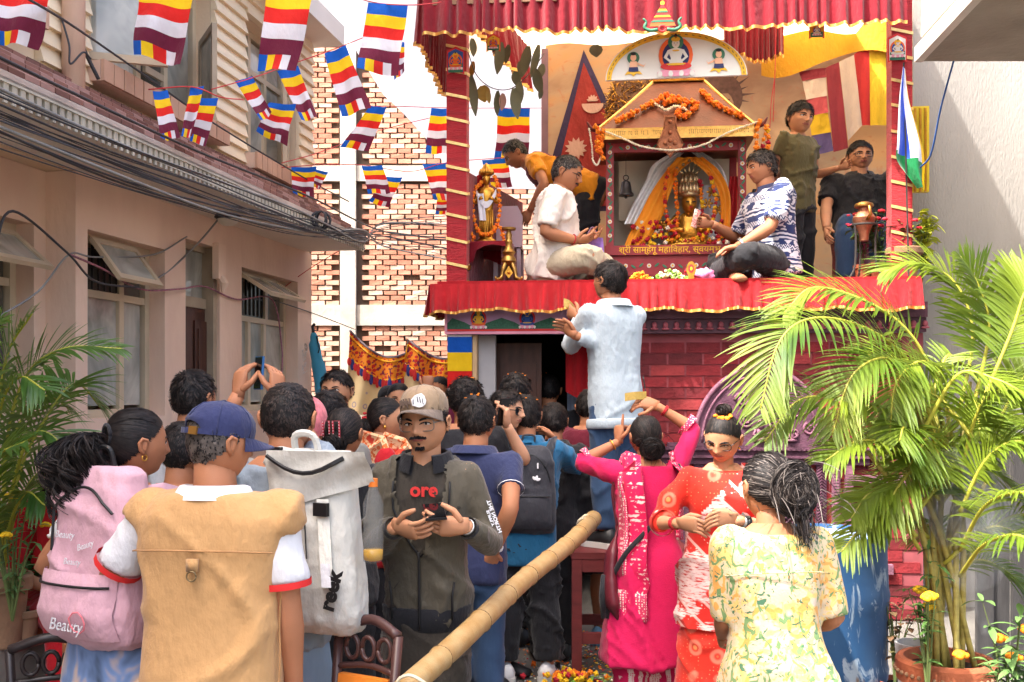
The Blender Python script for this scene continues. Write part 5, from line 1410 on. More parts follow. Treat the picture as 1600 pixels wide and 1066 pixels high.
a=g_(0)*6.28;rr=np.sqrt(g_(1))+rs_.normal(size=(n_,1))*.045;L_=.13+.15*g_(2)+rs_.normal(size=(n_,1))*.012;ph=g_(3)*6.28+rs_.normal(size=(n_,1))*.14;cr_=(.010+.020*g_(4))*(.5+rr);fq=7+6*g_(5);bell=np.sin(np.minimum(1,.15+t*.85)*np.pi)**.6;sp=np.minimum(1,t*2.4)**.8*(.5+.6*bell);k1=np.minimum(1,t*2)
A_=np.stack([c.x-.03*t+rr*np.cos(a)*.082*sp+k1*cr_*np.cos(ph+fq*t),c.y-.05*np.minimum(1,t*3)-.015+rr*np.sin(a)*.065*sp+k1*cr_*np.sin(ph+fq*t),c.z+.03*np.sin(np.minimum(1,t*2)*3.14)-L_*t**1.15],2)
B.locks(A_,.0011,['k','s','k','b'],'ponytail',(c+V(-.01,-.065,-.10),(.05,.04,.11),12,8))
q=MB();q.tube([B.HM@(c+V(.033*math.cos(R(a)),.014,.033*math.sin(R(a))))for a in range(0,361,20)],.006,6);B.build('hair_band',q,BLACKC)
for sd in(-1,1):
 q=MB();e=B.HM@(B.hs_pt(sd,-.1,-.32)+V(sd*.004,0,-.006));q.tube([e+V(0,.009*math.cos(R(a)),.009*math.sin(R(a)))for a in range(0,361,30)],.0022,6);B.build('earring',q,GOLDJ)
x,d=at(440,3.25)
E=Person('broad man in a grey-blue T-shirt raising a phone, head seen from behind',x,d,-14,hgt(588,d),w=1.0,lean=2,head=(8,0,0),skin='b',lh=P(372,618,3.58),rh=P(425,612,3.62),lp=V(-.8,0,-.8),rp=V(.8,.2,-.8),hands={-1:{'dir':(0,.25,1),'palm':(.5,1,0),'curl':32,'spread':.6},1:{'dir':(-.1,.3,1),'palm':(-1,.3,0),'curl':30}},hw=1.04)
E.top(GREYBLUE,.02,-.05,.292,.6,.026,'tshirt',amp=.009);E.trousers(JEANS_L,.022);E.shoes(SHOEB)
E.hair('short','k',2200,.12,lift=.01,thick=.012,nape=-.27,wid=.002,cols=['b']);E.face()
x,d=at(668,3.65)
Q=Person('man in an olive bomber jacket, tan cap and glasses holding a phone',x,d,174,hgt(592,d,1.035),lean=3,head=(-9,-1,3),skin='a',lh=P(727,822,3.40),rh=P(619,822,3.42),lp=V(-.5,-.9,-.9),rp=V(.6,-.7,-.9),hands={-1:{'dir':(.9,.35,.02),'palm':(.25,-.55,.8),'curl':24,'thumb':(.2,.5,.9),'fingers':[.7,.8,.9,1]},1:{'dir':(-.8,.45,-.12),'palm':(-.2,-.45,.85),'curl':17,'thumb':(-.25,.7,.7),'spread':.5}},w=.90)
Q.top(cloth('dark_brown_cotton',C(54,49,43)),.010,-.20,.305,0,name='tshirt',flare=.08,amp=.008,freq=10)
def jacket_open(c):
 """leave the front of the jacket open in a narrow V"""
 rel=c-np.array(Q.P0);z=rel@np.array(Q.u)/Q.H;fx=rel@np.array(Q.r);fy=rel@np.array(Q.f)
 return~((fy>0.02)&(z>.10)&(np.abs(fx-.006)<.075*np.clip((z-.10)/.13,0,1.2)))
Q.top(OLIVE,.026,-.045,.305,1.90,.020,'jacket',voxel=.012,amp=.012,freq=11,cuff=.004,filt=jacket_open,smooth=5)
q=MB();q.loft([Q.ring(v,.031+e,30)for v,e in((-.062,-.006),(-.058,.002),(-.035,.004),(-.012,.003),(-.008,-.004))]);Q.build('waistband',q,KNIT)
for sd in(-1,1):armband(Q,'cuff',KNIT,sd,1.80,1.95,.014)
Q.collar(KNIT,h=.035,op=.42,out=.012)
q=MB();zp=[on_torso(Q,v,90,.036)+Q.r*.006 for v in np.linspace(-.05,.115,14)];q.tube(zp,.005,6)
for sg in(-1,1):
 zp=[on_torso(Q,v,90-sg*31*min(1,(v-.10)/.11),.027)for v in np.linspace(.105,.262,12)];q.tube(zp,.004,6)
Q.build('zip',q,ZIP)
for sg in(-1,1):q=MB();q.tube([on_torso(Q,v,90-sg*(34+(v+.02)*80),.040)for v in(-.03,-.005,.02,.05)][::-1],.004,6);Q.build('pocket_zip',q,ZIP)
c=on_torso(Q,.245,90,.018);wtext(Q,'lettering',M('red_print',C(206,50,48),.7),'ore',.07,c+Q.f*.004+Q.r*-.012,-Q.r,Q.u,bold=.002)
c=on_torso(Q,.165,125,.047);wtext(Q,'chest_patch',ZIP,'ILLE',.026,c,(on_torso(Q,.165,140,.047)-on_torso(Q,.165,110,.047)),Q.u,bold=.001)
a_,e_,w_=Q.arm[-1];m_=a_.lerp(e_,.62);ax_=(e_-a_).normalized();o_=(V(-.75,.66,0)-ax_*ax_.dot(V(-.75,.66,0))).normalized();s_=ax_.cross(o_)
q=MB();put_text(q,'THE NORTH',.022,m_+o_*(Q.armrad(.6)+.026),ax_,s_,bold=.0006);put_text(q,'SUPPLY',.018,m_+o_*(Q.armrad(.6)+.025)+s_*.018,ax_,s_,bold=.0006);Q.build('sleeve_print',q,WHITE,False)
Q.trousers(cloth('brown_grey_trousers',C(86,78,70),.85,.1),.026,amp=.012);Q.shoes([SHOEB,SOLER])
Q.face(open_=.8,browk=1.15,look=-.3);Q.moustache(True)
Q.hair('short','k',900,.12,lift=.02,line=.2,side=-.14,nape=-.3)
cp=Q.cap(CAPT,CAPB,tilt=7,low=.13)
T=Q.capT;q=MB();h=Q.h
def cpt(xx,zz,out=.0):
 t=(zz-.13)/.46;yy=.455*math.sqrt(max(.02,1-(xx/.375)**2))*(1.03 if t<.45 else 1.03-(t-.45)*.9)
 return T@V(xx*h,(yy+.02)*h+out,zz*h)
fist=[(-.06,.17),(-.01,.16),(.05,.14),(.10,.15),(.14,.19),(.15,.25),(.12,.33),(.07,.37),(.02,.36),(-.03,.33),(-.08,.27)]
q.add([cpt(-a+.06-.1,b+.03,.004)for a,b in fist]+[cpt(-a+.06-.1,b+.03,.001)for a,b in fist],[tuple(range(11))[::-1]]+[(i,(i+1)%11,11+(i+1)%11,11+i)for i in range(11)])
Q.build('cap_print',q,WHITE,False,cp);q=MB()
for(xa,za,xb,zb_)in((-.10,.34,-.12,.24),(-.14,.32,-.155,.22),(-.06,.35,-.08,.25),(.0,.22,.0,.30)):q.tube([cpt(xa+0,za,.006),cpt((xa+xb)/2,(za+zb_)/2,.007),cpt(xb,zb_,.006)],.0016,5)
Q.build('print_line',q,ZIP,False,cp)
q=MB()
for k in range(9):
 xx=.05+.03*k;q.tube([cpt(min(xx,.3),.20+.03*math.sin(k*2.2),.004),cpt(min(xx+.03,.31),.30+.02*math.cos(k*3),.004)],.003,5)
Q.build('print_lettering',q,M('brown_print',C(80,62,52)),False,cp)
Q.glasses(M('grey_frame',C(120,112,104),.35,.1,metal=.5),.135,.10,square=3.6)
Q.watch(-1,(.5,.7,.6),SILV,1.93)
x,d=at(1012,4.9)
AA=Person('woman in a hot pink kurta reaching a folded note above her head',x,d,6,hgt(643,d),fem=True,w=1.0,lean=3,head=(6,8,0),skin='b',rh=P(1026,634,5.05),lh=P(967,690,5.10),rp=V(1,.1,.2),lp=V(-1,.1,-.5),hands={1:{'dir':(-.9,.25,.25),'palm':(-.3,.4,-.9),'curl':30,'thumb':(0,-.4,-.6)},-1:{'dir':(.05,.2,1),'palm':(.9,.5,0),'curl':60,'fingers':[.02,1.2,1.3,1.35]}})
AA.top(KURTA,.020,-.345,.292,1.25,.024,'kurta',flare=.17,amp=.012,freq=10);AA.trousers(PAJ,.032,1.97,'pyjama',.03);AA.shoes(SHOEB);AA.face()
AA.hair('bun','k',1800,2.4,bun=(.02,-.93,-.28),line=.27,nape=-.28,lift=.01,thick=.018,jit=.08);AA.bun((.02,-.50,-.22),.30,'k',260,sq=(1,.75,.9),loose=26);AA.bangle(1,REDT,1.8,n=2);AA.bangle(-1,GOLDJ,1.84)
for sd in(-1,1):armband(AA,'sleeve_border',BORDER,sd,1.12,1.26,.0265)
def dup_pts(s,a0,lo,hi,out,n=16):return[on_torso(s,lo+(hi-lo)*k/(n-1),a0(k/(n-1)),out)for k in range(n)]
ctr=lambda p:V(0,0,p.z)
strip(AA,'shawl',SHAWL,dup_pts(AA,lambda t:-118-4*t,-.19,.27,.048)+[on_torso(AA,.3,-125,.05),on_torso(AA,.305,-150,.045),on_torso(AA,.30,170,.03),on_torso(AA,.25,150,.03)],[.075]*14+[.07,.065,.06,.05,.05,.04],ctr,.006)
strip(AA,'shawl_edge',BORDER,[p+V(.0,-.008,0)for p in dup_pts(AA,lambda t:-134-4*t,-.19,.26,.052)],.014,ctr,.004)
strip(AA,'shawl_edge',BORDER,[p+V(.0,-.008,0)for p in dup_pts(AA,lambda t:-102-4*t,-.19,.26,.052)],.014,ctr,.004)
strip(AA,'shawl_end',BORDER,[p+V(0,-.010,0)for p in dup_pts(AA,lambda t:-118,-.19,-.10,.052,6)],.074,ctr,.004)
strip(AA,'shawl',SHAWL,dup_pts(AA,lambda t:-40+10*t,.06,.27,.048)+[on_torso(AA,.3,-42,.05),on_torso(AA,.305,-20,.045),on_torso(AA,.30,10,.03)],.05,ctr,.006)
x,d=at(1130,4.45)
AB=Person('woman in a red printed sari-style dress and dark glasses counting something in her hands',x,d,166,hgt(640,d),fem=True,w=.95,lean=4,head=(-16,-20,-4),skin='a',lh=P(1148,812,4.12),rh=P(1062,818,4.20),lp=V(-1,-.3,-.9),rp=V(1,-.3,-.9),hands={-1:{'dir':(.9,.35,.1),'palm':(.3,-.4,-.8),'curl':30,'thumb':(.3,.2,.9)},1:{'dir':(-.85,.45,.0),'palm':(-.2,-.6,-.5),'curl':34,'thumb':(-.3,.3,.8)}})
AB.top(SARI,.022,-.37,.297,1.30,.024,'dress',flare=.12,amp=.012,freq=10)
def drape_f(c):
 rel=c-np.array(AB.P0);z=rel@np.array(AB.u)/AB.H;fx=rel@np.array(AB.r)/AB.H;fy=rel@np.array(AB.f)
 e=z+fx*1.15
 return(e<.265)&(z>-.15)
AB.top(DRAPE,.056,-.19,.297,.10,.05,'drape',amp=.012,freq=12,filt=drape_f,voxel=.012,flare=.06)
AB.trousers(WHITE);AB.shoes(SHOEB);AB.face(open_=.4);AB.glasses(BLKP,.135,.085,square=2.8)
AB.hair('bun','k',1900,2.6,bun=(0,-.45,.9),line=.25,nape=-.28,lift=.01,thick=.018,jit=.08);AB.bun((.0,-.16,.58),.17,'k',160,sq=(1,1,.85))
q=MB()
for k in range(16):
 a=rnd.uniform(0,6.28);c=AB.HM@(V(.16*math.cos(a)-.02,-.02+.12*math.sin(a),.50+.02*rnd.random())*AB.h);q.ball(c,(.011,.011,.006),6,4,Matrix.Rotation(a,3,'X'))
AB.build('hair_flower',q,M('marigold',C(240,134,22),.7,.2,60),False)
for sd in(-1,1):
 q=MB();q.ball(AB.HM@(AB.hs_pt(sd,-.06,-.34)+V(sd*.004,.004,-.004)),.0055,8,6);AB.build('earring',q,GOLDJ);armband(AB,'sleeve_border',BORDER if 0 else DRAPE,sd,1.2,1.31,.0265)
AB.watch(-1,(.2,.6,.8),SILV,1.8);AB.bangle(1,REDT,1.84,n=3);AB.bangle(-1,BLKP,1.74,th=.006,name='wrist_strap',n=2)
x,d=at(1213,3.05)
AC=Person('woman with a loose greying bun in a yellow and green floral blouse',x,d,8,hgt(705,d),fem=True,w=1.08,lean=5,head=(6,-6,4),skin='b',lh=V(x-.12,d+.22,.80),rh=V(x+.14,d+.22,.82),hs=1.06,lp=V(-.3,-.9,-.6),rp=V(.3,-.9,-.6))
AC.top(FLORAL,.020,-.26,.29,1.0,.024,'blouse',flare=.10,amp=.012,freq=9);AC.trousers(BLACKC);AC.shoes(SHOEB);AC.face()
q=MB();q.tube(bez([on_torso(AC,.2+.014*math.cos(R(a+90)),a,.030)for a in range(-168,-10,8)],2),.0022,5);q.tube([on_torso(AC,v,-90,.030)for v in np.linspace(.202,.285,8)],.002,5);AC.build('seam',q,FLORAL)
AC.hair('bun','s',2600,2.6,bun=(.30,-.93,-.12),line=.26,nape=-.30,lift=.03,thick=.03,jit=.16,cols=['k','s','g','k']);AC.bun((.17,-.52,-.02),.36,'s',420,sq=(1,.8,1.15),loose=40,cols=['k','g'])
rs_=np.random.RandomState(8);n_=240;p0=np.array([.24,-.50,-.2])*AC.h+rs_.normal(size=(n_,3))*.05*AC.h;e_=p0+np.stack([rs_.normal(.008,.014,n_),-rs_.uniform(.02,.05,n_),-rs_.uniform(.04,.15,n_)],1);k=np.linspace(0,1,9)[None,:,None]
AC.locks(p0[:,None]*(1-k)+e_[:,None]*k+(rs_.normal(size=(n_,1,3))*.012)*np.sin(k*3.14),.0010,['s','k'],'loose_hair')
BEN=.70
x,d=at(962,5.75)
Z=Person('man in a pale blue fleece standing on the red bench at the stage',x,d,30,hgt(400,d,1.02,BEN),BEN,lean=3,head=(14,12,0),skin='b',lh=P(905,496,5.98),rh=P(898,524,5.62),lp=V(-.5,-.1,-1),rp=V(.6,-.1,-1),hands={-1:{'dir':(-.25,.9,.45),'palm':(.9,.2,.1),'curl':30},1:{'dir':(-.2,.8,.6),'palm':(-.9,.2,.1),'curl':34}},w=.96)
Z.top(HOOD,.017,-.10,.298,1.9,.022,'fleece',amp=.006,freq=14,voxel=.013);Z.collar(HOOD,h=.03,op=.5,out=.014)
q=MB();q.loft([Z.ring(-.085 if k==9 else-.03,.03+e,30)if 0 else[p+V(0,0,(v+.03)*Z.H)for p in Z.ring(-.03,.032+e,30)]for k,(v,e)in enumerate(((-.115,-.004),(-.11,.003),(-.085,.002),(-.08,-.004)))]);Z.build('hem_band',q,HOOD)
q=MB();q.tube([on_torso(Z,v,-62,.046)+V(0,0,0)for v in np.linspace(-.05,.06,8)],.004,6);Z.build('pocket_zip',q,ZIP)
Z.trousers(JEANS_D,.024);Z.shoes([SHOEB,SOLEW]);Z.face();Z.hair('short','k',2000,.3,lift=.03,nape=-.24,thick=.03)
# ------------------------------------------------------------------ the crowd further in
def crowd(label,px,d,top,yaw,shirt,fem=False,hair='short',near=False,sleeve=.6,bottom=None,head=(0,0,0),skin='b',col='k',H=None,hk={},**k):
 x,dd=at(px,d);p=Person(label,x,dd,yaw,H or hgt(top,d),fem=fem,near=near,head=head,skin=skin,**k)
 p.top(shirt,.013,-.07,.296,sleeve,.018,'shirt' if not fem else 'blouse',voxel=.018,amp=.009);p.trousers(bottom or BLACKC,voxel=.02);p.shoes(SHOEB)
 if hair=='short':p.hair('short',col,None,.26,lift=.035,**hk)
 elif hair=='buzz':p.hair('short',col,None,.1,lift=.012,thick=.013,**hk)
 elif hair=='bun':p.hair('bun',col,None,2.5,bun=(0,-.95,-.25),line=.26,lift=.01,jit=.1,**hk);p.bun((0,-.5,-.2),.26,col,120,sq=(1,.8,.9))
 p.face();return p
CB=crowd('boy with a buzz cut in a pale green shirt behind the vest man',271,3.5,650,-12,GREENP,hair='buzz',near=True,hw=.98)
D_=crowd('tall man with short black hair in a white shirt near the ledge',288,4.3,570,-16,WHITE,near=True,head=(-6,4,0))
Fp=crowd('woman with a pink patterned scarf over her head behind the rucksack',474,4.7,617,-4,PINKC,fem=True,hair='bun')
q=MB();
D0,F0=Fp._D,Fp._F;ok=scalp_ok(D0,.3,-.5,-.3);fs=F0[ok[F0].all(1)];used=np.unique(fs);mp=np.zeros(len(D0),int);mp[used]=np.arange(len(used))
np_to_obj('head_scarf',Fp.tohead((head_surface(D0,Fp.h,True)+D0*.018)[used]),mp[fs],PINKC,Fp.root)
G_=crowd('person with thick tousled black hair in a grey shirt',507,4.9,605,-8,GREYC,hair='short',near=True,hk={'thick':.05,'jit':.6,'nape':-.34,'side':-.14})
Hc=crowd('woman with two red jewelled clips in her pinned-up black hair',531,4.25,630,-8,BLACKC,fem=True,hair='bun',near=True,head=(-8,0,0))
for i,sx_ in enumerate((-.13,.09)):
 q=MB();c=Hc.HM@(V(sx_,-.50,.06)*Hc.h);u_=(Hc.HM.to_3x3()@V(0,-.12,1)).normalized();r_=(Hc.HM.to_3x3()@V(1,0,0)).normalized();o_=-u_.cross(r_)*-1
 fr=[(-.014,-.042),(.014,-.042),(.014,.042),(-.014,.042)]
 q.tube([c+r_*a+u_*b+V(0,-.022,0)for a,b in fr+fr[:1]],.0042,6);cl_=Hc.build('hair_clip',q,M('red_clip',C(190,40,60),.3,.1))
 q=MB()
 for k in range(7):
  for a in(-.014,.014):q.ball(c+r_*a+u_*(-.038+.0126*k)+V(0,-.025,0),.0026,6,4)
 Hc.build('clip_stone',q,M('pale_stone',C(240,206,206),.15,.1),False,cl_)
I_=crowd('man with a broad face in a beige shirt facing the camera below the patterned cloth',532,6.2,573,172,BEIGE,near=True,head=(-8,2,0),skin='a',hw=1.06,w=1.1)
J_=crowd('woman in a red blouse and orange flowered shawl turned to the right',583,5.1,614,-72,REDC,fem=True,hair='bun',near=True,head=(-14,4,0),skin='a',w=1.15)
strip(J_,'shawl',ORANGEP,[on_torso(J_,.05,-30,.05),on_torso(J_,.14,-28,.05),on_torso(J_,.22,-26,.05),on_torso(J_,.29,-40,.045),on_torso(J_,.30,-80,.04)],[.13,.13,.13,.11,.08],ctr,.008)
strip(J_,'shawl',ORANGEP,[on_torso(J_,.0,40,.05),on_torso(J_,.12,38,.055),on_torso(J_,.22,34,.05),on_torso(J_,.28,20,.045),on_torso(J_,.30,-10,.04)],[.13,.13,.13,.11,.08],ctr,.008)
q=MB()
for k in range(12):c=J_.HM@(V(-.1+rnd.gauss(0,.05),-.50+rnd.gauss(0,.04),.0+rnd.gauss(0,.07))*J_.h);q.ball(c,(.012,.012,.008),6,4)
J_.build('hair_flower',q,M('red_petal',C(196,40,46),.7,.2,40),False)
q=MB();q.ball(J_.HM@(J_.hs_pt(1,-.08,-.3)+V(.006,0,-.006)),.009,8,6);J_.build('earring',q,GOLDJ)
Lw=crowd('dark haired woman in profile far back before the patterned cloth',596,8.2,598,-82,REDC,fem=True,hair='bun')
Mw=crowd('woman in a yellow top looking this way far back before the patterned cloth',622,7.5,594,190,YELLOWC,fem=True,hair='bun',skin='a',near=True)
Nw=crowd('short woman in profile with a purple blouse behind the orange shawl',611,6.4,634,-80,cloth('purple_cotton',C(120,70,110)),fem=True,hair='bun')
Ow=crowd('hidden woman whose raised fist with a red bangle shows above the tan cap',664,6.1,640,0,REDC,fem=True,hair='bun',rh=P(667,604,5.95),rp=V(1,0,.2),skin='d',hands={1:{'dir':(0,.1,1),'palm':(0,1,0),'curl':75}})
Ow.bangle(1,M('red_bangle',C(180,24,40),.3,.1),1.97,1.25,.009,n=2)
Pw=crowd('woman with black hair at the edge of the doorway, far back',692,8.3,584,160,MAROON,fem=True,hair='bun')
Rn=crowd('man in a navy polo with a white collar line and a thread round his wrist',738,4.55,612,-18,NAVYC,near=True,hair='short',rh=P(772,862,4.42),hands={1:{'palm':(-.5,.8,0),'curl':18}},bottom=JEANS_D,w=1.06,rp=V(.6,-1,0),hk={'thick':.02,'lift':.03}if 0 else{'thick':.02})
Rn.collar(NAVYC,out=.016);q=MB();q.tube([Rn.N+Rn.r*.088*math.cos(R(a))+Rn.f*.085*math.sin(R(a))+V(0,0,-.022)for a in range(-200,21,10)],.003,5);Rn.build('collar_line',q,WHITE)
Rn.bangle(1,WHITE,1.9,1.15,.003,'wrist_thread',2);armband(Rn,'sleeve_line',WHITE,1,.588,.6,.0185)
Sp=crowd('man with spiky black hair in a dark shirt close to the flag coloured door jamb',726,5.35,585,0,BLACKC,near=True,hk={'thick':.06,'jit':.7,'crown':(0,.3,1)})
Ts=crowd('man in black sunglasses holding a phone to his mouth',775,5.5,602,-122,BLACKC,near=True,skin='c',lh=P(792,664,5.28),lp=V(-.6,.2,-1),head=(10,0,0),hands={-1:{'dir':(.2,.1,1),'palm':(.4,-.9,0),'curl':36}})
Ts.glasses(BLKP,.15,.10,DARKLENS,2.6)
Up=crowd('man with orange petals in his bushy black hair inside the door',800,6.3,579,-20,BLACKC,near=True,hk={'thick':.05,'jit':.6})
x,d=at(822,5.5)
Vt=Person('man in a teal shirt and black trousers with white trainers, queueing at the door',x,d,2,hgt(612,d),lean=3,head=(0,0,0),skin='b',rh=P(868,690,5.85),lh=P(790,720,5.85),stance=.12)
Vt.top(TEAL,.028,-.12,.296,.95,.024,'shirt',amp=.011);Vt.collar(TEAL,h=.026);Vt.trousers(BLACKC,.03,1.9,flare=.012,amp=.014);Vt.shoes([SHOEW,SOLEW,BLKP],dirs={-1:(-.5,1,0),1:(.55,1,0)});Vt.hair('short','k',1800,.26,lift=.03);Vt.face()
Wb=crowd('man in a black collared shirt beside the teal shirt',864,5.95,625,-8,cloth('charcoal_cotton',C(40,40,44)),near=True,sleeve=1.8);Wb.collar(BLACKC)
Xd=crowd('man deep inside the dark doorway seen from behind',858,7.6,580,0,BLACKC,hair='buzz')
x,d=at(915,6.35)
Ym=Person('man in a maroon T-shirt, black shorts and blue slippers by the bench',x,d,-24,hgt(603,d),lean=5,skin='b',rh=P(938,800,6.15),rp=V(.7,-1,0),stance=.10)
Ym.top(MAROON,.022,-.12,.296,.7,.028,'tshirt',amp=.01);Ym.trousers(BLACKC,.03,1.05,'shorts',.0);Ym.shoes([SLIP,SLIP]);Ym.hair('short','k',1500,.16,lift=.02,thick=.016);Ym.face()
for p_ in(Up,Vt,Xd,Rn,Sp):
 q=MB()
 for k in range(4):
  dd=V(rnd.gauss(0,.35),rnd.gauss(-.2,.3),1).normalized();c=p_.HM@p_.hs_pt(dd.x,dd.y,dd.z,.018);q.ball(c,(.007,.006,.003),6,4,Matrix.Rotation(rnd.uniform(0,3),3,'Z'))
 p_.build('petal',q,M('marigold',C(240,134,22)),False)
x,d=at(64,4.3)
AD=Person('woman in a red and gold sari sitting on the ledge behind the left palm',x,d,-128,1.42,fem=True,lean=18,head=(4,4,0),skin='a',hip=.70,legs={-1:((-.09,.42,.66),(-.09,.44,.28)),1:((.09,.42,.66),(.09,.44,.28))},lh=V(x+.28,d-.18,.80),rh=V(x+.2,d-.3,.80))
AD.top(REDC,.02,-.04,.297,.9,name='blouse');mb_=MB();mb_.loft([[V(.20*k_*math.cos(t),yy+.11*k2*math.sin(t)*.9,zz)for t in[2*math.pi*i/18 for i in range(18)]]for yy,zz,k_,k2 in((.44,.22,1.15,1.1),(.44,.5,1.0,1.1),(.40,.66,.95,1.3),(.2,.74,.95,.9))]);mb_.loft([[V(.19*math.cos(t),yy,.70+.10*math.sin(t))for t in[2*math.pi*i/18 for i in range(18)]]for yy in(-.1,.1,.3,.48)])
AD.garment('skirt',mb_,REDC,.016,5,.012,12);strip(AD,'gold_border',ramp_mat('gold_lace',lambda N,L,s:nmix(N,L,nstep(N,L,nvor(N,L,s,60),.3,.08),C(220,176,110),C(150,90,50)),.6),[V(.13,.50,.24),V(.12,.51,.5),V(.11,.49,.68),V(.1,.35,.80),V(.09,.15,.80)],.05,None,.006)
strip(AD,'sash',cloth('red_sash',C(196,30,40)),[on_torso(AD,v,60+60*v,.05)for v in np.linspace(-.02,.3,9)],.07,ctr,.006);AD.face();AD.hair('bun','k',1200,2.4,bun=(0,-.95,-.2),line=.26,lift=.01,jit=.1);AD.bun((0,-.5,-.2),.25)
q=MB();q.ball(AD.HM@AD.face_at(0,.24,.002),(.006,.004,.014),8,6);AD.build('forehead_mark',q,M('vermilion',C(190,30,30),.8))
# ------------------------------------------------------------------ people on the stage
ST=STZ+.004
CROSS={-1:((-.29,.33,.17),(.10,.44,.06)),1:((.29,.33,.17),(-.10,.36,.05))}
x,d=at(858,7.28)
AE=Person('man in a cream shirt and glasses sitting cross-legged beside the cabinet',x,d,-100,1.70,ST,lean=9,head=(-4,-14,0),skin='b',hip=.13,w=1.26,belly=.07,legs=CROSS,hs=1.1,lh=P(915,372,7.42),rh=P(900,376,7.08),lp=V(-.5,-.6,-.8),rp=V(.6,-.6,-.8),hands={1:{'dir':(-.2,.95,.15),'palm':(-.6,.1,.7),'curl':26},-1:{'dir':(.2,.95,.15),'palm':(.6,.1,.7),'curl':26}},hw=1.08)
AE.top(CREAMW,.026,-.06,.296,.86,.034,'shirt',amp=.016,freq=13);AE.collar(CREAMW,h=.03,op=.45);AE.trousers(BEIGE,.025,1.85,amp=.016,freq=20);AE.shoes(AE.skin,'foot',{-1:(1,.2,0),1:(-1,.2,0)},False);AE.face(open_=.5);AE.moustache()
AE.hair('short','k',1900,.14,lift=.014,thick=.016,cols=['g','b'],wid=.0024);AE.glasses(BLKP,.13,.085);AE.bangle(1,REDT,1.9)
x,d=at(1212,7.15)
AF=Person('man in a navy and white printed shirt sitting cross-legged by the cabinet',x,d,102,1.72,ST,lean=7,head=(-2,-4,0),skin='b',hip=.13,w=1.18,belly=.05,legs=CROSS,lh=P(1152,386,6.86),rh=P(1112,350,7.36),lp=V(-.7,-.5,-.8),rp=V(.6,-.4,-.8),hands={-1:{'dir':(.1,1,-.15),'palm':(0,-.1,-1),'curl':22,'thumb':(1,0,0)},1:{'dir':(0,.95,.1),'palm':(-.9,0,-.2),'curl':34}},hw=1.05)
AF.top(TRIBAL,.030,-.05,.296,.82,.036,'shirt',amp=.012,freq=9);AF.collar(NAVYC,h=.026,op=.4);AF.trousers(BLACKC,.025,1.85,amp=.014,freq=20);AF.shoes(AF.skin,'foot',{-1:(1,.2,0),1:(-1,.2,0)},False);AF.face(open_=.7)
AF.hair('short','k',2000,.3,lift=.045,thick=.035,cols=['b','g'],nape=-.26);AF.watch(-1,(-.3,-.2,1),SILV,1.86)
x,d=at(1246,7.95)
AG=Person('boy in an army green T-shirt standing with a hand on the seated man',x,d,-146,hgt(162,d,1.02,ST),ST,lean=0,head=(-14,-2,-6),skin='a',lh=P(1312,262,7.95),rh=P(1222,300,8.1),w=.98,lp=V(-.5,-.2,-1),hs=1.22)
AG.top(KHAKI,.024,-.1,.296,.5,.028,'tshirt',amp=.01);AG.trousers(BLACKC,.03);AG.shoes(SHOEB);AG.face();AG.hair('short','k',1700,.3,lift=.04,thick=.03,line=.2)
x,d=at(1346,8.05)
AH=Person('seated man in a black polo, glasses and jeans with one arm against the right pole',x,d,176,1.70,ST,lean=-6,head=(4,2,0),skin='a',hip=.44,w=1.24,belly=.06,legs={-1:((-.15,.42,.52),(-.15,.36,.09)),1:((.2,.40,.52),(.22,.34,.09))},lh=P(1406,232,7.6),rh=P(1290,372,7.75),lp=V(-1,-.2,-.3),rp=V(.8,-.6,-.3),hw=1.1)
AH.top(BLACKC,.026,-.05,.296,.72,.034,'polo',amp=.01);AH.collar(BLACKC,h=.026,op=.4);AH.trousers(JEANS_D,.028);AH.shoes(SHOEB);AH.face(open_=.7);AH.hair('short','k',1500,.2,lift=.03,thick=.025,line=.22);AH.glasses(BLKP,.14,.085)
x,d=at(918,8.15)
AI=Person('bearded man in a saffron and maroon shirt bending forward at the back of the stage',x,d,84,1.66,ST,lean=66,head=(10,-34,0),skin='b',lh=P(828,330,7.95),rh=P(846,330,8.35),w=1.1)
AI.top(ORANGEC,.024,-.08,.296,.6,.028,'shirt',amp=.011,matfn=lambda c:(np.abs((c-np.array(AI.P0))@np.array(AI.r))>.155).astype(int)*0+((np.abs((c-np.array(AI.P0))@np.array(AI.r))<.15)&((c-np.array(AI.P0))@np.array(AI.u)>.06)).astype(int),mat=None)if 0 else AI.top([ORANGEC,MAROON],.024,-.08,.296,.6,.028,'shirt',amp=.011,matfn=lambda c:((np.abs((c-np.array(AI.P0))@np.array(AI.r))<.15)&((c-np.array(AI.P0))@np.array(AI.u)>.08)).astype(int))
AI.trousers(BLACKC,.03);AI.shoes(SHOEB);AI.face();AI.hair('short','k',1100,.2,lift=.03,cols=['g'])
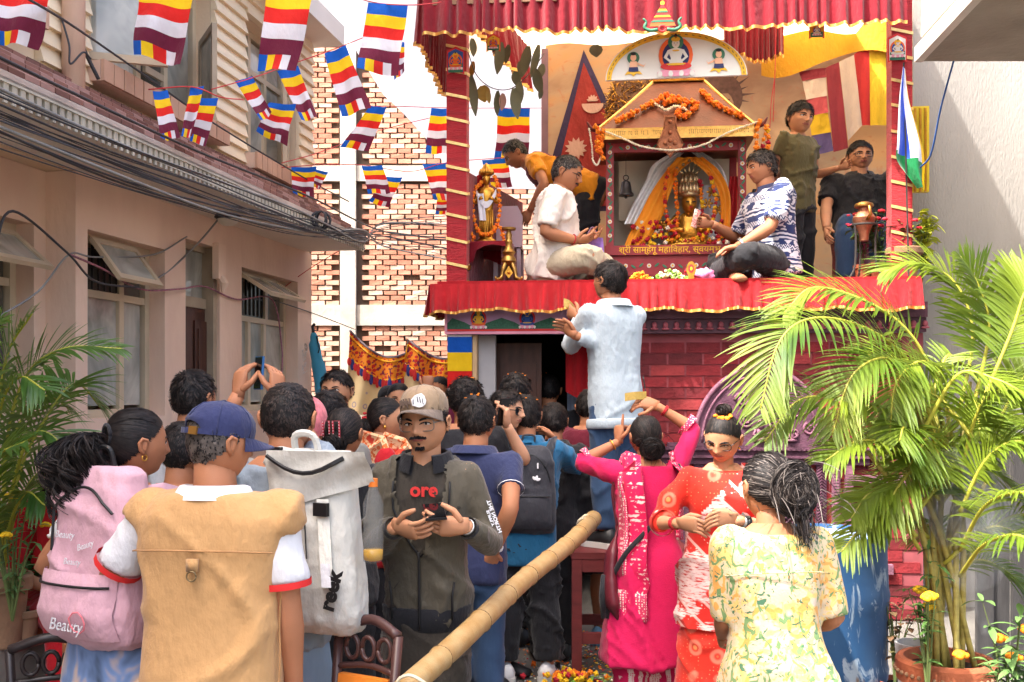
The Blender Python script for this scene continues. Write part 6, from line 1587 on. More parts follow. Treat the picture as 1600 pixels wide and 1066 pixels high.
# ------------------------------------------------------------------ things on the stage
MARI=[M('marigold',C(240,134,22),.7,.2,60),M('marigold_deep',C(228,106,16),.7,.2,60),M('marigold_yellow',C(240,190,30),.7,.2,60),M('rose_red',C(176,24,44),.6,.25,50),M('jasmine',C(236,230,208),.7,.06)]
def bloom(mb,c,r,m):
 """a small double flower: two whorls of petals round a heart"""
 c=Vector(c);rot=Euler((rnd.uniform(0,6),rnd.uniform(0,6),rnd.uniform(0,6))).to_matrix()
 mb.ball(c,r*.72,6,4,rot,m)
 for k in range(7):
  d=rot@V(math.cos(k*2.4)*math.sqrt(1-((k/3.5)-1)**2*.9),math.sin(k*2.4)*math.sqrt(1-((k/3.5)-1)**2*.9),(k/3.5)-1).normalized()
  mb.ball(c+d*r*.62,r*.46,5,3,None,m)
def garland(label,pts,r,mats=(0,1),n=4,group='flower garlands on the shrine',cat='garland',dens=1.55,extra=None):
 path=bez(pts,8);L=sum((b-a).length for a,b in zip(path,path[1:]));cnt=max(3,int(L/(r*dens)))
 g=thing('garland',label,cat,path[0],group);q=MB();q.tube(path,.002,4);g_s=q.build('string',M('string',C(206,196,170),.8),g)
 q=MB();acc=0;i=0;pos=0
 for k in range(cnt):
  t=(k+.5)/cnt*(len(path)-1);i=int(t);p=path[i].lerp(path[min(i+1,len(path)-1)],t-i)
  bloom(q,p+V(rnd.gauss(0,r*.12),rnd.gauss(0,r*.12),rnd.gauss(0,r*.12)),r*rnd.uniform(.85,1.15),mats[k%len(mats)]if extra is None else extra(k/cnt))
 tag(q.build('flowers',MARI,g,True),kind='stuff');return g
# --- the shrine cabinet
CYL=.58
cab=thing('shrine_cabinet','red painted shrine cabinet with gilded roof holding the deity','shrine',SP(1057,430,CYL))
def cb(px,py,y=CYL):return SP(px,py,y)
xa,xb=SX(947,CYL),SX(1166,CYL);zB,zT=SZ(432,1050,CYL),SZ(214,1050,CYL);DEP=.62
redc=M('cabinet_red',C(150,44,50,.9),.5,.16,9,.1,60);wbg=M('cabinet_back',C(196,190,170,.9),.8,.05)
def vine(par,p0,p1,n,seed,out=-SEY):
 """painted flowers and leaves along a board"""
 p0,p1=Vector(p0),Vector(p1);d=(p1-p0).normalized();up=out.cross(d)
 lf=MB();fl=MB();rr=random.Random(seed)
 for k in range(n):
  p=p0.lerp(p1,(k+.5)/n)
  if k%3==1:
   o=p+out*.003
   for j in range(8):
    a=j*math.pi/4;disc(fl,o,d,up if d.cross(up).dot(out)>0 else-up,.011*math.cos(a),.011*math.sin(a),.006,.006,0,6,8)
   disc(fl,o,d,up if d.cross(up).dot(out)>0 else-up,0,0,.008,.008,1,5,8)
  else:
   sgn=1 if k%2 else-1;u2=up if d.cross(up).dot(out)>0 else-up
   disc(lf,p+out*.003,d,u2,0,sgn*.006,.022,.008,0,0,10,0,360,sgn*38)
 tag(lf.build('painted_leaf',greenp,par),kind='stuff');tag(fl.build('painted_flower',ICON,par),kind='stuff')
q=MB();sbox(q,xa,xb,CYL,CYL+DEP,zB-.1,zB+.0);base=under(q.build('base',redc,cab))
zP1,zP2=SZ(399,1050,CYL),SZ(384,1050,CYL)
q=MB();sbox(q,xa,xb,CYL-.02,CYL+DEP,zB+.002,zP1-.002);pan=under(q.build('front_panel',redc,cab));vine(pan,S(xa+.06,CYL-.02,(zB+zP1)/2),S(xb-.05,CYL-.02,(zB+zP1)/2),16,3)
q=MB();sbox(q,xa-.01,xb+.01,CYL-.045,CYL+.1,zP1,zP2);pl=under(q.build('name_board',redc,cab))
q=MB();put_text(q,'श्री साम्हेंगू महािवहार, स्वयम्भू',.066,S((xa+xb)/2-.05,CYL-.047,(zP1+zP2)/2),SEX,V(0,0,1),bold=.0008);q.build('lettering',yellowp,pl)
pw=.058
for sg,x in((0,xa),(1,xb-pw)):
 q=MB();sbox(q,x,x+pw,CYL,CYL+pw,zP2+.002,zT);po=under(q.build('post',redc,cab));vine(po,S(x+pw/2,CYL,zP2+.03),S(x+pw/2,CYL,zT-.02),22,4+sg)
 q=MB();sbox(q,x,x+pw,CYL+DEP-pw,CYL+DEP,zP2+.002,zT);q.build('post',redc,cab)
zl1=SZ(236,1050,CYL);zl2=SZ(222,1050,CYL)
q=MB();sbox(q,xa+pw+.002,xb-pw-.002,CYL+.004,CYL+.05,zl1,zl2);be=under(q.build('beam',redc,cab));vine(be,S(xa+pw+.03,CYL+.004,(zl1+zl2)/2),S(xb-pw-.03,CYL+.004,(zl1+zl2)/2),17,9)
for k in range(9):
 q=MB();x=xa+.1+(xb-xa-.24)*k/8;sbox(q,x,x+.035,CYL+.01,CYL+.06,zl2+.002,zT-.002);q.build('bracket',redc,cab)
q=MB();sbox(q,xa+.02,xb-.02,CYL+DEP-.02,CYL+DEP-.002,zB,zT);q.build('back_board',wbg,cab)
q=MB();sbox(q,xa+.1,xb-.08,CYL+.4,CYL+.42,SZ(330,1050,CYL),SZ(232,1050,CYL));q.build('inner_screen',wbg,cab)
for x in(xa+.006,xb-.03):
 q=MB();sbox(q,x,x+.022,CYL+pw+.002,CYL+DEP-pw-.002,zP2+.002,zP2+.2);q.build('side_panel',redc,cab)
xe1,xe2=SX(935,CYL-.12),SX(1180,CYL-.12);ze1,ze2=SZ(216,1050,CYL-.12),SZ(199,1050,CYL-.12)
gilt2=M('bright_gilt',C(226,178,96,.95),.3,.2,40,.2,90,metal=.75);roofg=M('bronzed_roof',C(112,60,40,.9),.4,.3,6,.2,50,metal=.3)
q=MB();sbox(q,xe1,xe2,CYL-.12,CYL+DEP+.12,ze1+.002,ze2-.002);q.build('eave',roofg,cab)
q=MB();sbox(q,xe1-.003,xe2+.003,CYL-.128,CYL-.121,ze1,ze2);ev=under(q.build('eave_strip',gilt2,cab))
q=MB()
for k in range(70):
 x=xe1+.04+(xe2-xe1-.08)*k/70
 if abs(k-35)<6 or rnd.random()<.12:continue
 z=(ze1+ze2)/2;sbox(q,x,x+.009,CYL-.1300,CYL-.1285,z+.014,z+.017);sbox(q,x+.002,x+.004,CYL-.1300,CYL-.1285,z-.014+.008*rnd.random(),z+.014)
 if k%2:sbox(q,x+.005,x+.008,CYL-.1300,CYL-.1285,z-.012,z-.004)
tag(q.build('inscription',M('engraved',C(90,56,30),.6,.1),ev),kind='stuff')
rt=SZ(128,1050,CYL+.25);rx1,rx2=SX(1020,CYL+.25),SX(1100,CYL+.25);ym=CYL+DEP/2
def slope(a,b,c,d,nm):
 q=MB();off=(Vector(b)-Vector(a)).cross(Vector(d)-Vector(a)).normalized()*.012;q.prism([a,b,c,d],-off);return q.build(nm,roofg,cab)
e1,e2,e3,e4=S(xe1,CYL-.12,ze2),S(xe2,CYL-.12,ze2),S(xe2,CYL+DEP+.12,ze2),S(xe1,CYL+DEP+.12,ze2)
r1,r2=S(rx1,ym-.06,rt),S(rx2,ym-.06,rt);r3,r4=S(rx2,ym+.06,rt),S(rx1,ym+.06,rt)
slope(e1,e2,r2,r1,'roof_face');slope(e2,e3,r3,r2,'roof_face');slope(e3,e4,r4,r3,'roof_face');slope(e4,e1,r1,r4,'roof_face')
for a,b in((e1,r1),(e2,r2)):
 q=MB();q.tube([a,a.lerp(b,.5)+V(0,0,-.01),b],.014,6);q.build('roof_rib',gilt2,cab)
q=MB();sbox(q,rx1,rx2,ym-.08,ym+.08,rt,rt+.06);q.lathe([(.07,0),(.085,.03),(.05,.06),(.06,.09),(.03,.12),(.012,.2),(.004,.26)],S((rx1+rx2)/2,ym,rt+.06),14);q.build('ridge',gold,cab,angle=40)
q=MB();q.tube(bez([S(xe1,CYL-.12,ze2),S(xe1-.05,CYL-.14,ze2+.0),S(xe1-.085,CYL-.15,ze2+.05)],5),[.025,.024,.022,.02,.018,.016,.014,.012,.01,.008,.004],7);q.build('corner_hook',darkred_wood,cab,True)
q=MB();q.tube(bez([S(xe2,CYL-.12,ze2),S(xe2+.05,CYL-.14,ze2+.0),S(xe2+.085,CYL-.15,ze2+.05)],5),[.025,.024,.022,.02,.018,.016,.014,.012,.01,.008,.004],7);q.build('corner_hook',darkred_wood,cab,True)
c=SP(1047,222,CYL-.15);q=MB();pts=[(-.042,.20),(.042,.20),(.05,.10),(.10,-.02),(.07,-.07),(.03,-.08),(0,-.12),(-.03,-.08),(-.07,-.07),(-.10,-.02),(-.05,.10)]
q.prism([c+SEX*x+V(0,0,z)for x,z in pts],SEY*.01);pq=under(q.build('plaque',copper,cab))
q=MB()
for i in range(11):
 a,b=pts[i],pts[(i+1)%11];q.tube([c+SEX*a[0]*.94+V(0,-.004,a[1]*.94),c+SEX*b[0]*.94+V(0,-.004,b[1]*.94)],.005,5)
for x,z in((0,.15),(0,.07),(-.035,-.01),(.035,-.01),(0,-.05),(0,.01)):q.ball(c+SEX*x+V(0,-.004,z),.017,8,5)
q.build('embossing',copper,pq,True)
# --- bell in the cabinet
b=cb(978,283,CYL+.12);bt=thing('bell','small dark bronze bell hanging inside the left of the cabinet','bell',b)
q=MB();q.lathe([(.062,-.115),(.06,-.10),(.047,-.085),(.040,-.04),(.034,-.01),(.015,.003),(.004,.006)],b,18);q.build('bell_body',M('dark_bronze',C(70,66,64),.4,.2,metal=.7),bt,angle=40)
q=MB();q.tube([b+V(.02*math.cos(R(a)),0,.025+.02*math.sin(R(a)))for a in range(0,361,24)],.004,6);q.tube([b+V(0,0,.045),V(b.x,b.y,zT)],.002,5);q.ball(b+V(0,0,-.125),.013,8,6);q.build('hanger',iron,bt)
# --- the deity in the cabinet
dz=SZ(384,1080,CYL+.25);dpos=S(SX(1079,CYL+.28),CYL+.28,dz);s_=1556/dpos.y
dt=thing('deity_statue','gilded deity statue with tall crown inside the red cabinet','statue',dpos)
def dp(px,py,y=0.0):return SP(px,py,CYL+.28+y)
def face_mesh(mb,c,h,m=0,yaw=0.0):
 D=np.stack([np.cos(LL:=np.linspace(-np.pi/2,np.pi/2,29))[:,None]*np.sin(PH:=np.linspace(0,2*np.pi,33)[:-1])[None],np.cos(LL)[:,None]*np.cos(PH)[None],np.sin(LL)[:,None]*np.ones(32)[None]],-1).reshape(-1,3)
 pts=head_surface(D,h,True);rot=Matrix.Rotation(R(180+yaw),3,'Z')
 mb.add([Vector(c)+rot@Vector(p)for p in pts],[(j*32+i,j*32+(i+1)%32,(j+1)*32+(i+1)%32,(j+1)*32+i)for j in range(28)for i in range(32)],m)
q=MB();fc=dp(1077,318,-.05);face_mesh(q,fc,.165);q.tube([fc+V(0,.01,-.05),fc+V(0,.01,-.1)],.028,10)
q.lathe([(.19,0),(.21,.03),(.16,.05),(.12,.1),(.09,.15),(.10,.20),(.085,.24),(.04,.265),(.03,.28)],dp(1079,384,0),20,sy=.6)
for sg in(-1,1):q.tube(bez([fc+V(sg*.1,.02,-.1),fc+V(sg*.17,-.02,-.2),fc+V(sg*.06,-.09,-.22)],5),.022,8)
q.build('figure',gold,dt,True)
q=MB()
for sg in(-1,1):q.ball(fc+V(sg*.025,-.070,.0),(.015,.006,.005),8,5)
q.build('eye',blackp,dt);q=MB();q.ball(fc+V(0,-.076,-.042),(.015,.006,.006),8,5);q.build('mouth',redp,dt)
q=MB();q.lathe([(.078,.045),(.084,.06),(.072,.10),(.06,.15),(.05,.20),(.035,.24)],fc,16)
for k in range(9):
 a=R(-180+22.5*k);cc=fc+V(.075*math.cos(a),.06*math.sin(a),.07);q.lathe([(.022,0),(.026,.03),(.012,.07),(.002,.10)],cc,8)
for k in range(5):
 a=R(-160+35*k);cc=fc+V(.06*math.cos(a),.05*math.sin(a),.15);q.lathe([(.018,0),(.02,.03),(.008,.06),(.002,.08)],cc,8)
for k in range(5):x=-.06+.03*k;q.tube([fc+V(x*.6,0,.22),fc+V(x*1.6,0,.33-abs(x))],[.012,.006],6);q.ball(fc+V(x*1.6,0,.335-abs(x)),.014,8,5)
q.build('crown',M('silver_gilt',C(176,152,112),.35,.3,30,metal=.8),dt,True)
q=MB()
for(px,py)in((1036,304),(1032,322),(1118,282),(1112,300),(1128,306),(1036,352),(1030,336),(1122,328),(1052,282),(1106,318)):
 c=dp(px,py,-.04)
 for k in range(6):
  a=k*math.pi/3;q.ball(c+V(.026*math.cos(a),0,.026*math.sin(a)),(.02,.006,.010),8,5,Matrix.Rotation(-a,3,'Y'))
 q.ball(c+V(0,-.008,0),.009,8,5)
q.build('gold_blossom',gold,dt,True)
q=MB()
for k in range(13):a=R(-20-140*k/12);q.lathe([(.012,0),(.014,.012),(.004,.03)],dp(1079,384,0)+V(.22*math.cos(a),.14*math.sin(a),.0),8)
q.lathe([(.24,-.02),(.25,.0),(.2,.02)],dp(1079,384,0),24,sy=.6);q.build('lotus_base',gold,dt,True)
def scarf(label,rows,mat,y0=-.05,wob=.012):
 """cloth ribbon: rows of (left px, right px, py)"""
 a=[SP(r[0],r[2],CYL+.28+y0-.01*i)for i,r in enumerate(rows)];b=[SP(r[1],r[2 if len(r)<4 else 3],CYL+.28+y0-.01*i)for i,r in enumerate(rows)]
 A_,B_=bez(a,5),bez(b,5);n=len(A_)-1;q=MB()
 q.grid(lambda u,v:A_[int(round(v*n))].lerp(B_[int(round(v*n))],u)-SEY*wob*math.sin(u*14+v*4),12,n)
 t=thing('scarf',label,'scarf',a[0]);q.build('cloth',mat,t,True)
saff=cloth('saffron_silk',C(236,150,34),.55,.1);silver_c=M('silver_brocade',C(206,206,204),.35,.12,30,.2,90,metal=.35)
scarf('saffron silk scarf draped down the left of the deity',[(1058,1092,246),(1040,1062,268),(1018,1048,300),(1000,1036,335),(982,1018,368),(975,1004,386)],saff)
scarf('saffron silk scarf draped down the right of the deity',[(1072,1098,246),(1100,1124,268),(1122,1140,300),(1126,1142,340),(1122,1140,372)],saff)
scarf('silver brocade scarf over the left shoulder of the deity',[(1050,1070,238),(1020,1050,258),(1008,1030,285),(990,1014,318),(975,1003,350)],silver_c,-.02)
scarf('silver brocade scarf over the right shoulder of the deity',[(1080,1096,238),(1100,1122,255),(1120,1136,280),(1130,1140,320)],silver_c,-.0)
scarf('red silk hanging at the right inside of the cabinet',[(1140,1152,276),(1134,1152,330),(1130,1152,384)],red,.05)
scarf('white and blue cloth behind the deity',[(1100,1130,290),(1090,1138,330),(1084,1140,376)],cloth('white_silk',C(226,226,230)),.10)
garland('marigold garland hanging left of the deity face',[dp(1056,262,-.09),dp(1056,300,-.09),dp(1058,340,-.09),dp(1056,364,-.1)],.02)
garland('marigold and rose garland hanging right of the deity face',[dp(1094,280,-.09),dp(1096,310,-.09),dp(1098,338,-.09)],.02,extra=lambda t:3 if t>.75 or t<.15 else(2 if .55<t<.7 else 0))
garland('marigold garland on the left shoulder of the deity',[dp(1046,262,-.12),dp(1038,300,-.12),dp(1044,345,-.13),dp(1060,372,-.14)],.019,(0,1,3));garland('marigold garland on the right shoulder of the deity',[dp(1108,268,-.12),dp(1118,310,-.12),dp(1112,350,-.13),dp(1096,374,-.14)],.019,(0,3,2))
garland('rose garland curving under the deity face',[dp(1050,350,-.1),dp(1066,376,-.12),dp(1088,372,-.12),dp(1102,350,-.1)],.022,(3,3,0,2))
for lab,spots_ in(('heap of red roses and offerings at the left foot of the deity',[(996+5*i,378+8*math.sin(i*2.1))for i in range(12)]),('heap of red and gold offerings at the right foot of the deity',[(1098+5*i,376+8*math.sin(i*1.7))for i in range(11)])):
 t=thing('flower_heap',lab,'flowers',dp(spots_[0][0],384));q=MB()
 for px,py in spots_:
  for k in range(5):bloom(q,dp(px+rnd.uniform(-7,7),py+rnd.uniform(-26,8),-.1+rnd.uniform(-.04,.04)),rnd.uniform(.014,.024),rnd.choice((3,3,3,0,4,2)))
 tag(q.build('flowers',MARI,t,True),kind='stuff')
def rf(px,py):return SP(px,py,CYL-.15+max(0,(196-py))/70*.36)
garland('marigold garland along the left slope of the cabinet roof',[rf(962,190),rf(985,178),rf(1015,163),rf(1044,148)],.027)
garland('marigold garland bent in a point over the roof front',[rf(1046,150),rf(1072,160),rf(1056,178),rf(1072,180),rf(1088,162),rf(1060,158),rf(1036,160)],.027)
garland('marigold garland along the right slope of the cabinet roof',[rf(1094,140),rf(1110,156),rf(1135,172),rf(1161,182)],.028)
garland('white flower rope bunched on the cabinet roof',[rf(1005,166),rf(1022,162),rf(1040,172),rf(1056,166),rf(1074,172)],.014,(4,4,4))
hk1=S(xe1-.05,CYL-.16,ze2);hk2=S(xe2+.05,CYL-.16,ze2)
def dn(p,x,z):return p+SEX*x+V(0,0,z)
garland('bunch of marigold strings at the left corner of the cabinet',[dn(hk1,.02,.02),dn(hk1,.05,-.03),dn(hk1,.04,-.12),dn(hk1,.05,-.18),dn(hk1,.075,-.1),dn(hk1,.08,-.02),dn(hk1,.07,-.14),dn(hk1,.085,-.25)],.022)
garland('bunch of marigold strings at the right corner of the cabinet',[dn(hk2,-.02,.04),dn(hk2,-.04,-.04),dn(hk2,-.05,-.16),dn(hk2,-.02,-.2),dn(hk2,.01,-.1),dn(hk2,.03,-.02),dn(hk2,.04,-.12),dn(hk2,.03,-.2),dn(hk2,.0,-.23)],.021,extra=lambda t:3 if .35<t<.45 or .7<t<.78 else(2 if .6<t<.7 else 0))
garland('thin white flower string looped below the cabinet eave',[dn(hk1,.03,.0),SP(968,214,CYL-.17),SP(1000,228,CYL-.17),SP(1034,234,CYL-.17),SP(1062,234,CYL-.17),SP(1100,226,CYL-.17),SP(1140,206,CYL-.17),dn(hk2,-.02,.02)],.008,(4,),dens=1.2)
garland('thin white flower string dangling at the left of the cabinet',[dn(hk1,-.02,.0),dn(hk1,.0,-.12),dn(hk1,.01,-.24),dn(hk1,.04,-.28),dn(hk1,.07,-.22)],.008,(4,),dens=1.2)
q=MB();c=SP(1003,188,1.4)
q.grid(lambda u,v:c+SEX*(.30*math.cos(math.pi*u)*(1-.35*v*v))-SEY*(.16*math.sin(math.pi*u)*(1-.5*v))+V(0,0,.5*v*(1-.25*(2*u-1)**2)),30,20)
hp_=thing('ornament_mound','brown mound of twisted gilt ornament behind the cabinet roof','ornament',c);q.build('core',M('brown_straw',C(112,78,52),.7,.4,30),hp_,True)
q=MB()
for k in range(420):
 u,v=rnd.random(),rnd.random();p=c+SEX*(.31*math.cos(math.pi*u)*(1-.35*v*v))-SEY*(.17*math.sin(math.pi*u)*(1-.5*v))+V(0,0,.5*v*(1-.25*(2*u-1)**2));d=V(rnd.gauss(0,.02),rnd.gauss(0,.008),rnd.gauss(0,.02));q.tube([p-d,p+V(0,-.008,0),p+d],[.003,.005,.002],4,m=k%2)
tag(q.build('twisted_strands',[gold,M('brown_straw',C(112,78,52))],hp_),kind='stuff')
# --- arched painted board and the small pagoda emblem above it
ab=thing('arched_board','white half round board with yellow rim and three painted deities','sign',SP(1056,122,-.22))
a_l,a_r=SP(946,126,-.22),SP(1168,117,-.22);ac=(a_l+a_r)/2;aex=(a_r-a_l).normalized();aez=V(0,0,1);aez=(aez-aex*aez.dot(aex)).normalized();rw_=(a_r-a_l).length/2;rh_=SZ(49,1056,-.22)-ac.z
q=MB();q.prism([ac+aex*rw_*math.cos(R(a))+aez*rh_*math.sin(R(a))for a in range(0,181,5)],SEY*.02);q.build('board',whitep,ab)
q=MB();o_,i_=[],[]
for a in range(0,181,4):
 o_.append(ac+aex*(rw_*.985)*math.cos(R(a))+aez*(rh_*.975)*math.sin(R(a))-SEY*.003);i_.append(ac+aex*(rw_*.915)*math.cos(R(a))+aez*(rh_*.865)*math.sin(R(a))-SEY*.003)
q.loft([o_,i_],False,False);q.loft([[p-SEY*.003 for p in o_],[p-SEY*.003 for p in i_]],False,False);rim=under(q.build('rim',yellowp,ab))
q=MB()
for a in range(3,180,3):
 if a%6==0:continue
 q.box(ac+aex*(rw_*.95)*math.cos(R(a))+aez*(rh_*.92)*math.sin(R(a))-SEY*.008,(.018,.002,.004),Matrix.Rotation(-R(a)+math.pi/2,3,'Y'))
tag(q.build('rim_marks',M('brown_print',C(120,80,40)),rim),kind='stuff')
q=MB();seated_icon(q,ac+aez*.02-SEY*.004,aex,aez,.275,body=6,halo=7,inner=1,aura=4,base=3,robe=0);q.build('painted_deity',ICON,ab)
for sg in(-1,1):
 q=MB();o=ac+aex*sg*rw_*.60+aez*.03-SEY*.004
 disc(q,o,aex,aez,0,.115,.042,.042,0,4);poly(q,o,aex,aez,[(-.06,.0),(-.04,.025),(0,.015),(.04,.025),(.06,.0),(.02,.008),(0,-.012),(-.02,.008)],1,5);poly(q,o,aex,aez,[(-.03,.03),(.03,.03),(.022,.09),(-.022,.09)],2,2);disc(q,o,aex,aez,0,.115,.02,.024,3,2);disc(q,o,aex,aez,0,.14,.018,.01,4,8)
 poly(q,o,aex,aez,[(-sg*.02,.085),(-sg*.07,.06),(-sg*.085,.075),(-sg*.07,.05),(-sg*.02,.07)][::-sg or 1],2,2);poly(q,o,aex,aez,[(-.035,.02),(.035,.02),(.03,.05),(-.03,.05)],3,1);q.build('painted_attendant',ICON,ab)
em=thing('pagoda_emblem','small painted pagoda emblem with curling ends on the top valance','emblem',SP(1035,48,-.52))
eo=SP(1035,46,-.52);q=MB();ez_=V(0,0,1)
for k,(w1,w2,z1,z2,m)in enumerate(((.085,.075,.02,.045,7),(.078,.06,.045,.06,4),(.066,.052,.06,.078,0),(.056,.044,.078,.09,5),(.048,.034,.09,.108,0),(.036,.03,.108,.118,4),(.032,.02,.118,.135,5),(.02,.008,.135,.16,0))):poly(q,eo,SEX,ez_,[(-w1,z1),(w1,z1),(w2,z2),(-w2,z2)],1+k%2,m)
disc(q,eo,SEX,ez_,0,.17,.014,.016,1,5);q.build('pagoda',ICON,em)
for sg in(-1,1):
 q=MB();q.tube(bez([eo+SEX*sg*.03,eo+SEX*sg*.08+V(0,0,-.005),eo+SEX*sg*.115+V(0,0,.015),eo+SEX*sg*.105+V(0,0,.05),eo+SEX*sg*.125+V(0,0,.075)],5),[.012]*8+[.011]*6+[.008]*6+[.004],6);q.build('curl',greenp,em,True)
q=MB();q.tube([eo+SEX*.022*math.cos(R(a))+V(0,-.004,.004+.02*math.sin(R(a)))for a in range(0,361,20)],.007,6);q.build('jewel',redp,em,True)
# --- small standing statue on the red draped stool at the left
sx0=S(SX(762,.35),.35,0)
tb=thing('stool','small stool under red cloth carrying the standing gilt statue','stool',V(sx0.x,sx0.y,STZ))
zt=SZ(382,762,.35);x0=SX(762,.35)
for a in(-.13,.13):
 for b_ in(.25,.45):q=MB();sbox(q,x0+a-.015,x0+a+.015,b_-.015,b_+.015,STZ+.002,zt-.03);q.build('leg',darkred_wood,tb)
q=MB();sbox(q,x0-.16,x0+.16,.22,.48,zt-.03,zt);q.build('top',darkred_wood,tb)
q=MB()
def clothf(u,v):
 a=2*math.pi*u;e=1.0+.05*math.sin(a*7)*v;rr=.19*(abs(math.cos(a))**8+abs(math.sin(a))**8)**(-1/8)
 if v<.35:k=v/.35;return S(x0+rr*k*math.cos(a),.35+rr*k*.8*math.sin(a),zt+.004)
 k=(v-.35)/.65;drop=.16+.07*math.sin(a*2+1)-(.06 if abs(a-4.9)<.5 else 0)
 return S(x0+rr*e*(1+.12*k)*math.cos(a),.35+rr*e*(1+.12*k)*.8*math.sin(a),zt+.004-drop*k)
q.grid(clothf,64,14);q.build('cloth',red_dark,tb,True)
st=thing('standing_statue','gilt standing statue with tall crown, marigold garland and white scarf','statue',V(sx0.x,sx0.y,zt))
c=V(sx0.x-.01,sx0.y,zt+.01);kx=1.0
q=MB();q.lathe([(.075,0),(.08,.015),(.06,.03),(.05,.035),(.055,.12),(.058,.2),(.05,.26),(.062,.33),(.066,.38),(.05,.41),(.02,.42),(.018,.44)],c,18,sy=.7)
face_mesh(q,c+V(0,-.005,.475),.085);q.ball(c+V(0,.005,.49),.03,10,8)
for sg in(-1,1):q.tube(bez([c+V(sg*.06,0,.39),c+V(sg*.085,-.02,.30),c+V(sg*.03,-.07,.33)],5),.014,8)
for k in range(7):q.tube([c+V(-.05+.0165*k,-.042,.04),c+V(-.045+.015*k,-.04,.24)],.006,5)
q.build('figure',gold,st,True)
q=MB();q.lathe([(.042,.505),(.05,.515),(.046,.54),(.03,.57),(.022,.585),(.004,.60)],c,16)
for k in range(9):a=R(-180+22.5*k);q.lathe([(.012,0),(.014,.015),(.002,.04)],c+V(.046*math.cos(a),.042*math.sin(a),.515),7)
q.build('crown',gold,st,True);q=MB();q.ball(c+V(-.035,.04,.46),(.06,.02,.07),12,8);q.build('red_cloth',red,st,True)
q=MB();q.grid(lambda u,v:c+V(-.075+.15*u,-.05-.02*math.sin(math.pi*u)-.004*math.sin(9*u),.40-.10*math.sin(math.pi*u)-.05*v),14,4);q.grid(lambda u,v:c+V(-.07+.05*u+.02*v,-.06-.006*math.sin(9*u),.36-.2*v),8,8);q.build('white_scarf',cloth('white_silk',C(226,226,230)),st,True)
garland('marigold garland round the small standing statue',[c+V(-.03,-.02,.46),c+V(-.09,-.05,.38),c+V(-.10,-.06,.24),c+V(-.07,-.07,.10),c+V(0,-.08,.05),c+V(.07,-.07,.10),c+V(.10,-.06,.24),c+V(.09,-.05,.40),c+V(.06,-.02,.50)],.019)
garland('short marigold strand beside the small statue',[c+V(.10,-.08,.12),c+V(.13,-.1,.02),c+V(.14,-.1,-.08)],.018);garland('marigold clump left of the small statue',[c+V(-.12,-.08,.0),c+V(-.09,-.1,.03),c+V(-.12,-.1,.06)],.02)
pc=thing('plastic_chair','mauve plastic chair half hidden behind the cream shirt','chair',S(SX(793,.8),.8,STZ));xc=SX(793,.8);q=MB();q.prism([S(xc+x,.8,STZ+z)for x,z in((-.09,.35),(.12,.35),(.12,.62),(.08,.70),(-.05,.70),(-.09,.62))],SEY*.02);sbox(q,xc-.1,xc+.13,.5,.8,STZ+.33,STZ+.348);q.build('chair_shell',M('mauve_plastic',C(176,150,160),.4,.05),pc)
for a in(-.08,.1):
 for b_ in(.52,.77):q=MB();sbox(q,xc+a,xc+a+.03,b_,b_+.03,STZ+.002,STZ+.328);q.build('leg',M('mauve_plastic',C(176,150,160)),pc)
def goblet(px,base_py,h,r,lab):
 p=S(SX(px,.0),.0,STZ+.008);t=thing('goblet',lab,'goblet',p,'brass cups at the left front of the stage');q=MB()
 q.lathe([(r*.62,0),(r*.6,.01),(r*.3,.03),(r*.2,h*.35),(r*.3,h*.5),(r*.2,h*.55),(r*.22,h*.66),(r*.75,h*.72),(r*.95,h*.9),(r*1.05,h),(r*.98,h),(r*.85,h*.92),(r*.3,h*.8)],p,20);q.build('cup',brass,t,angle=35)
goblet(709,440,.19,.062,'taller brass goblet at the left end of the stage');goblet(728,440,.12,.04,'shorter brass goblet next to the left pole')
p=S(SX(795,.02),.02,STZ+.008);lt=thing('butter_lamp','tall ornate brass lamp stand with scrolled feet','lamp stand',p)
q=MB();q.lathe([(.03,.12),(.055,.15),(.05,.17),(.035,.19),(.05,.215),(.03,.24),(.022,.27),(.028,.29),(.02,.31),(.024,.34),(.016,.36),(.016,.37),(.05,.375),(.052,.39),(.046,.392),(.01,.38)],p,18);q.build('stem',brass,lt,angle=35)
for k in range(4):
 a=R(45+90*k);d=V(math.cos(a),math.sin(a),0);q=MB();q.tube(bez([p+d*.03+V(0,0,.14),p+d*.06+V(0,0,.08),p+d*.075+V(0,0,.03),p+d*.12+V(0,0,.012),p+d*.135+V(0,0,.03)],4),[.016,.018,.018,.018,.016]+[.013]*8+[.01]*3+[.006],7);q.build('foot',brass,lt,True)
q=MB();poly(q,p+V(0,-.075,.04),SEX,V(0,0,1),[(-.03,.02),(0,.07),(.03,.02),(0,-.02)],0,0);q.ball(p+V(0,-.08,.062),.012,8,5);q.build('shield',gold,lt)
p=SP(925,398,.45);bgt=thing('gift_bag','shiny purple bag in front of the cabinet post','bag',p);q=MB();q.hexa([p+SEX*x+SEY*y+V(0,0,z)for z,k in((-.1,1),(.12,.82))for x,y in((-.11*k,-.04),(.10*k,-.04),(.10*k,.05),(-.11*k,.05))]);q.build('bag_body',M('purple_foil',C(150,110,190),.3,.25,24,.5,30,metal=.25),bgt)
q=MB();q.tube(bez([p+V(-.05,-.04,.12),p+V(0,-.05,.2),p+V(.05,-.04,.12)],5),.004,5);q.build('handle',purplep,bgt)
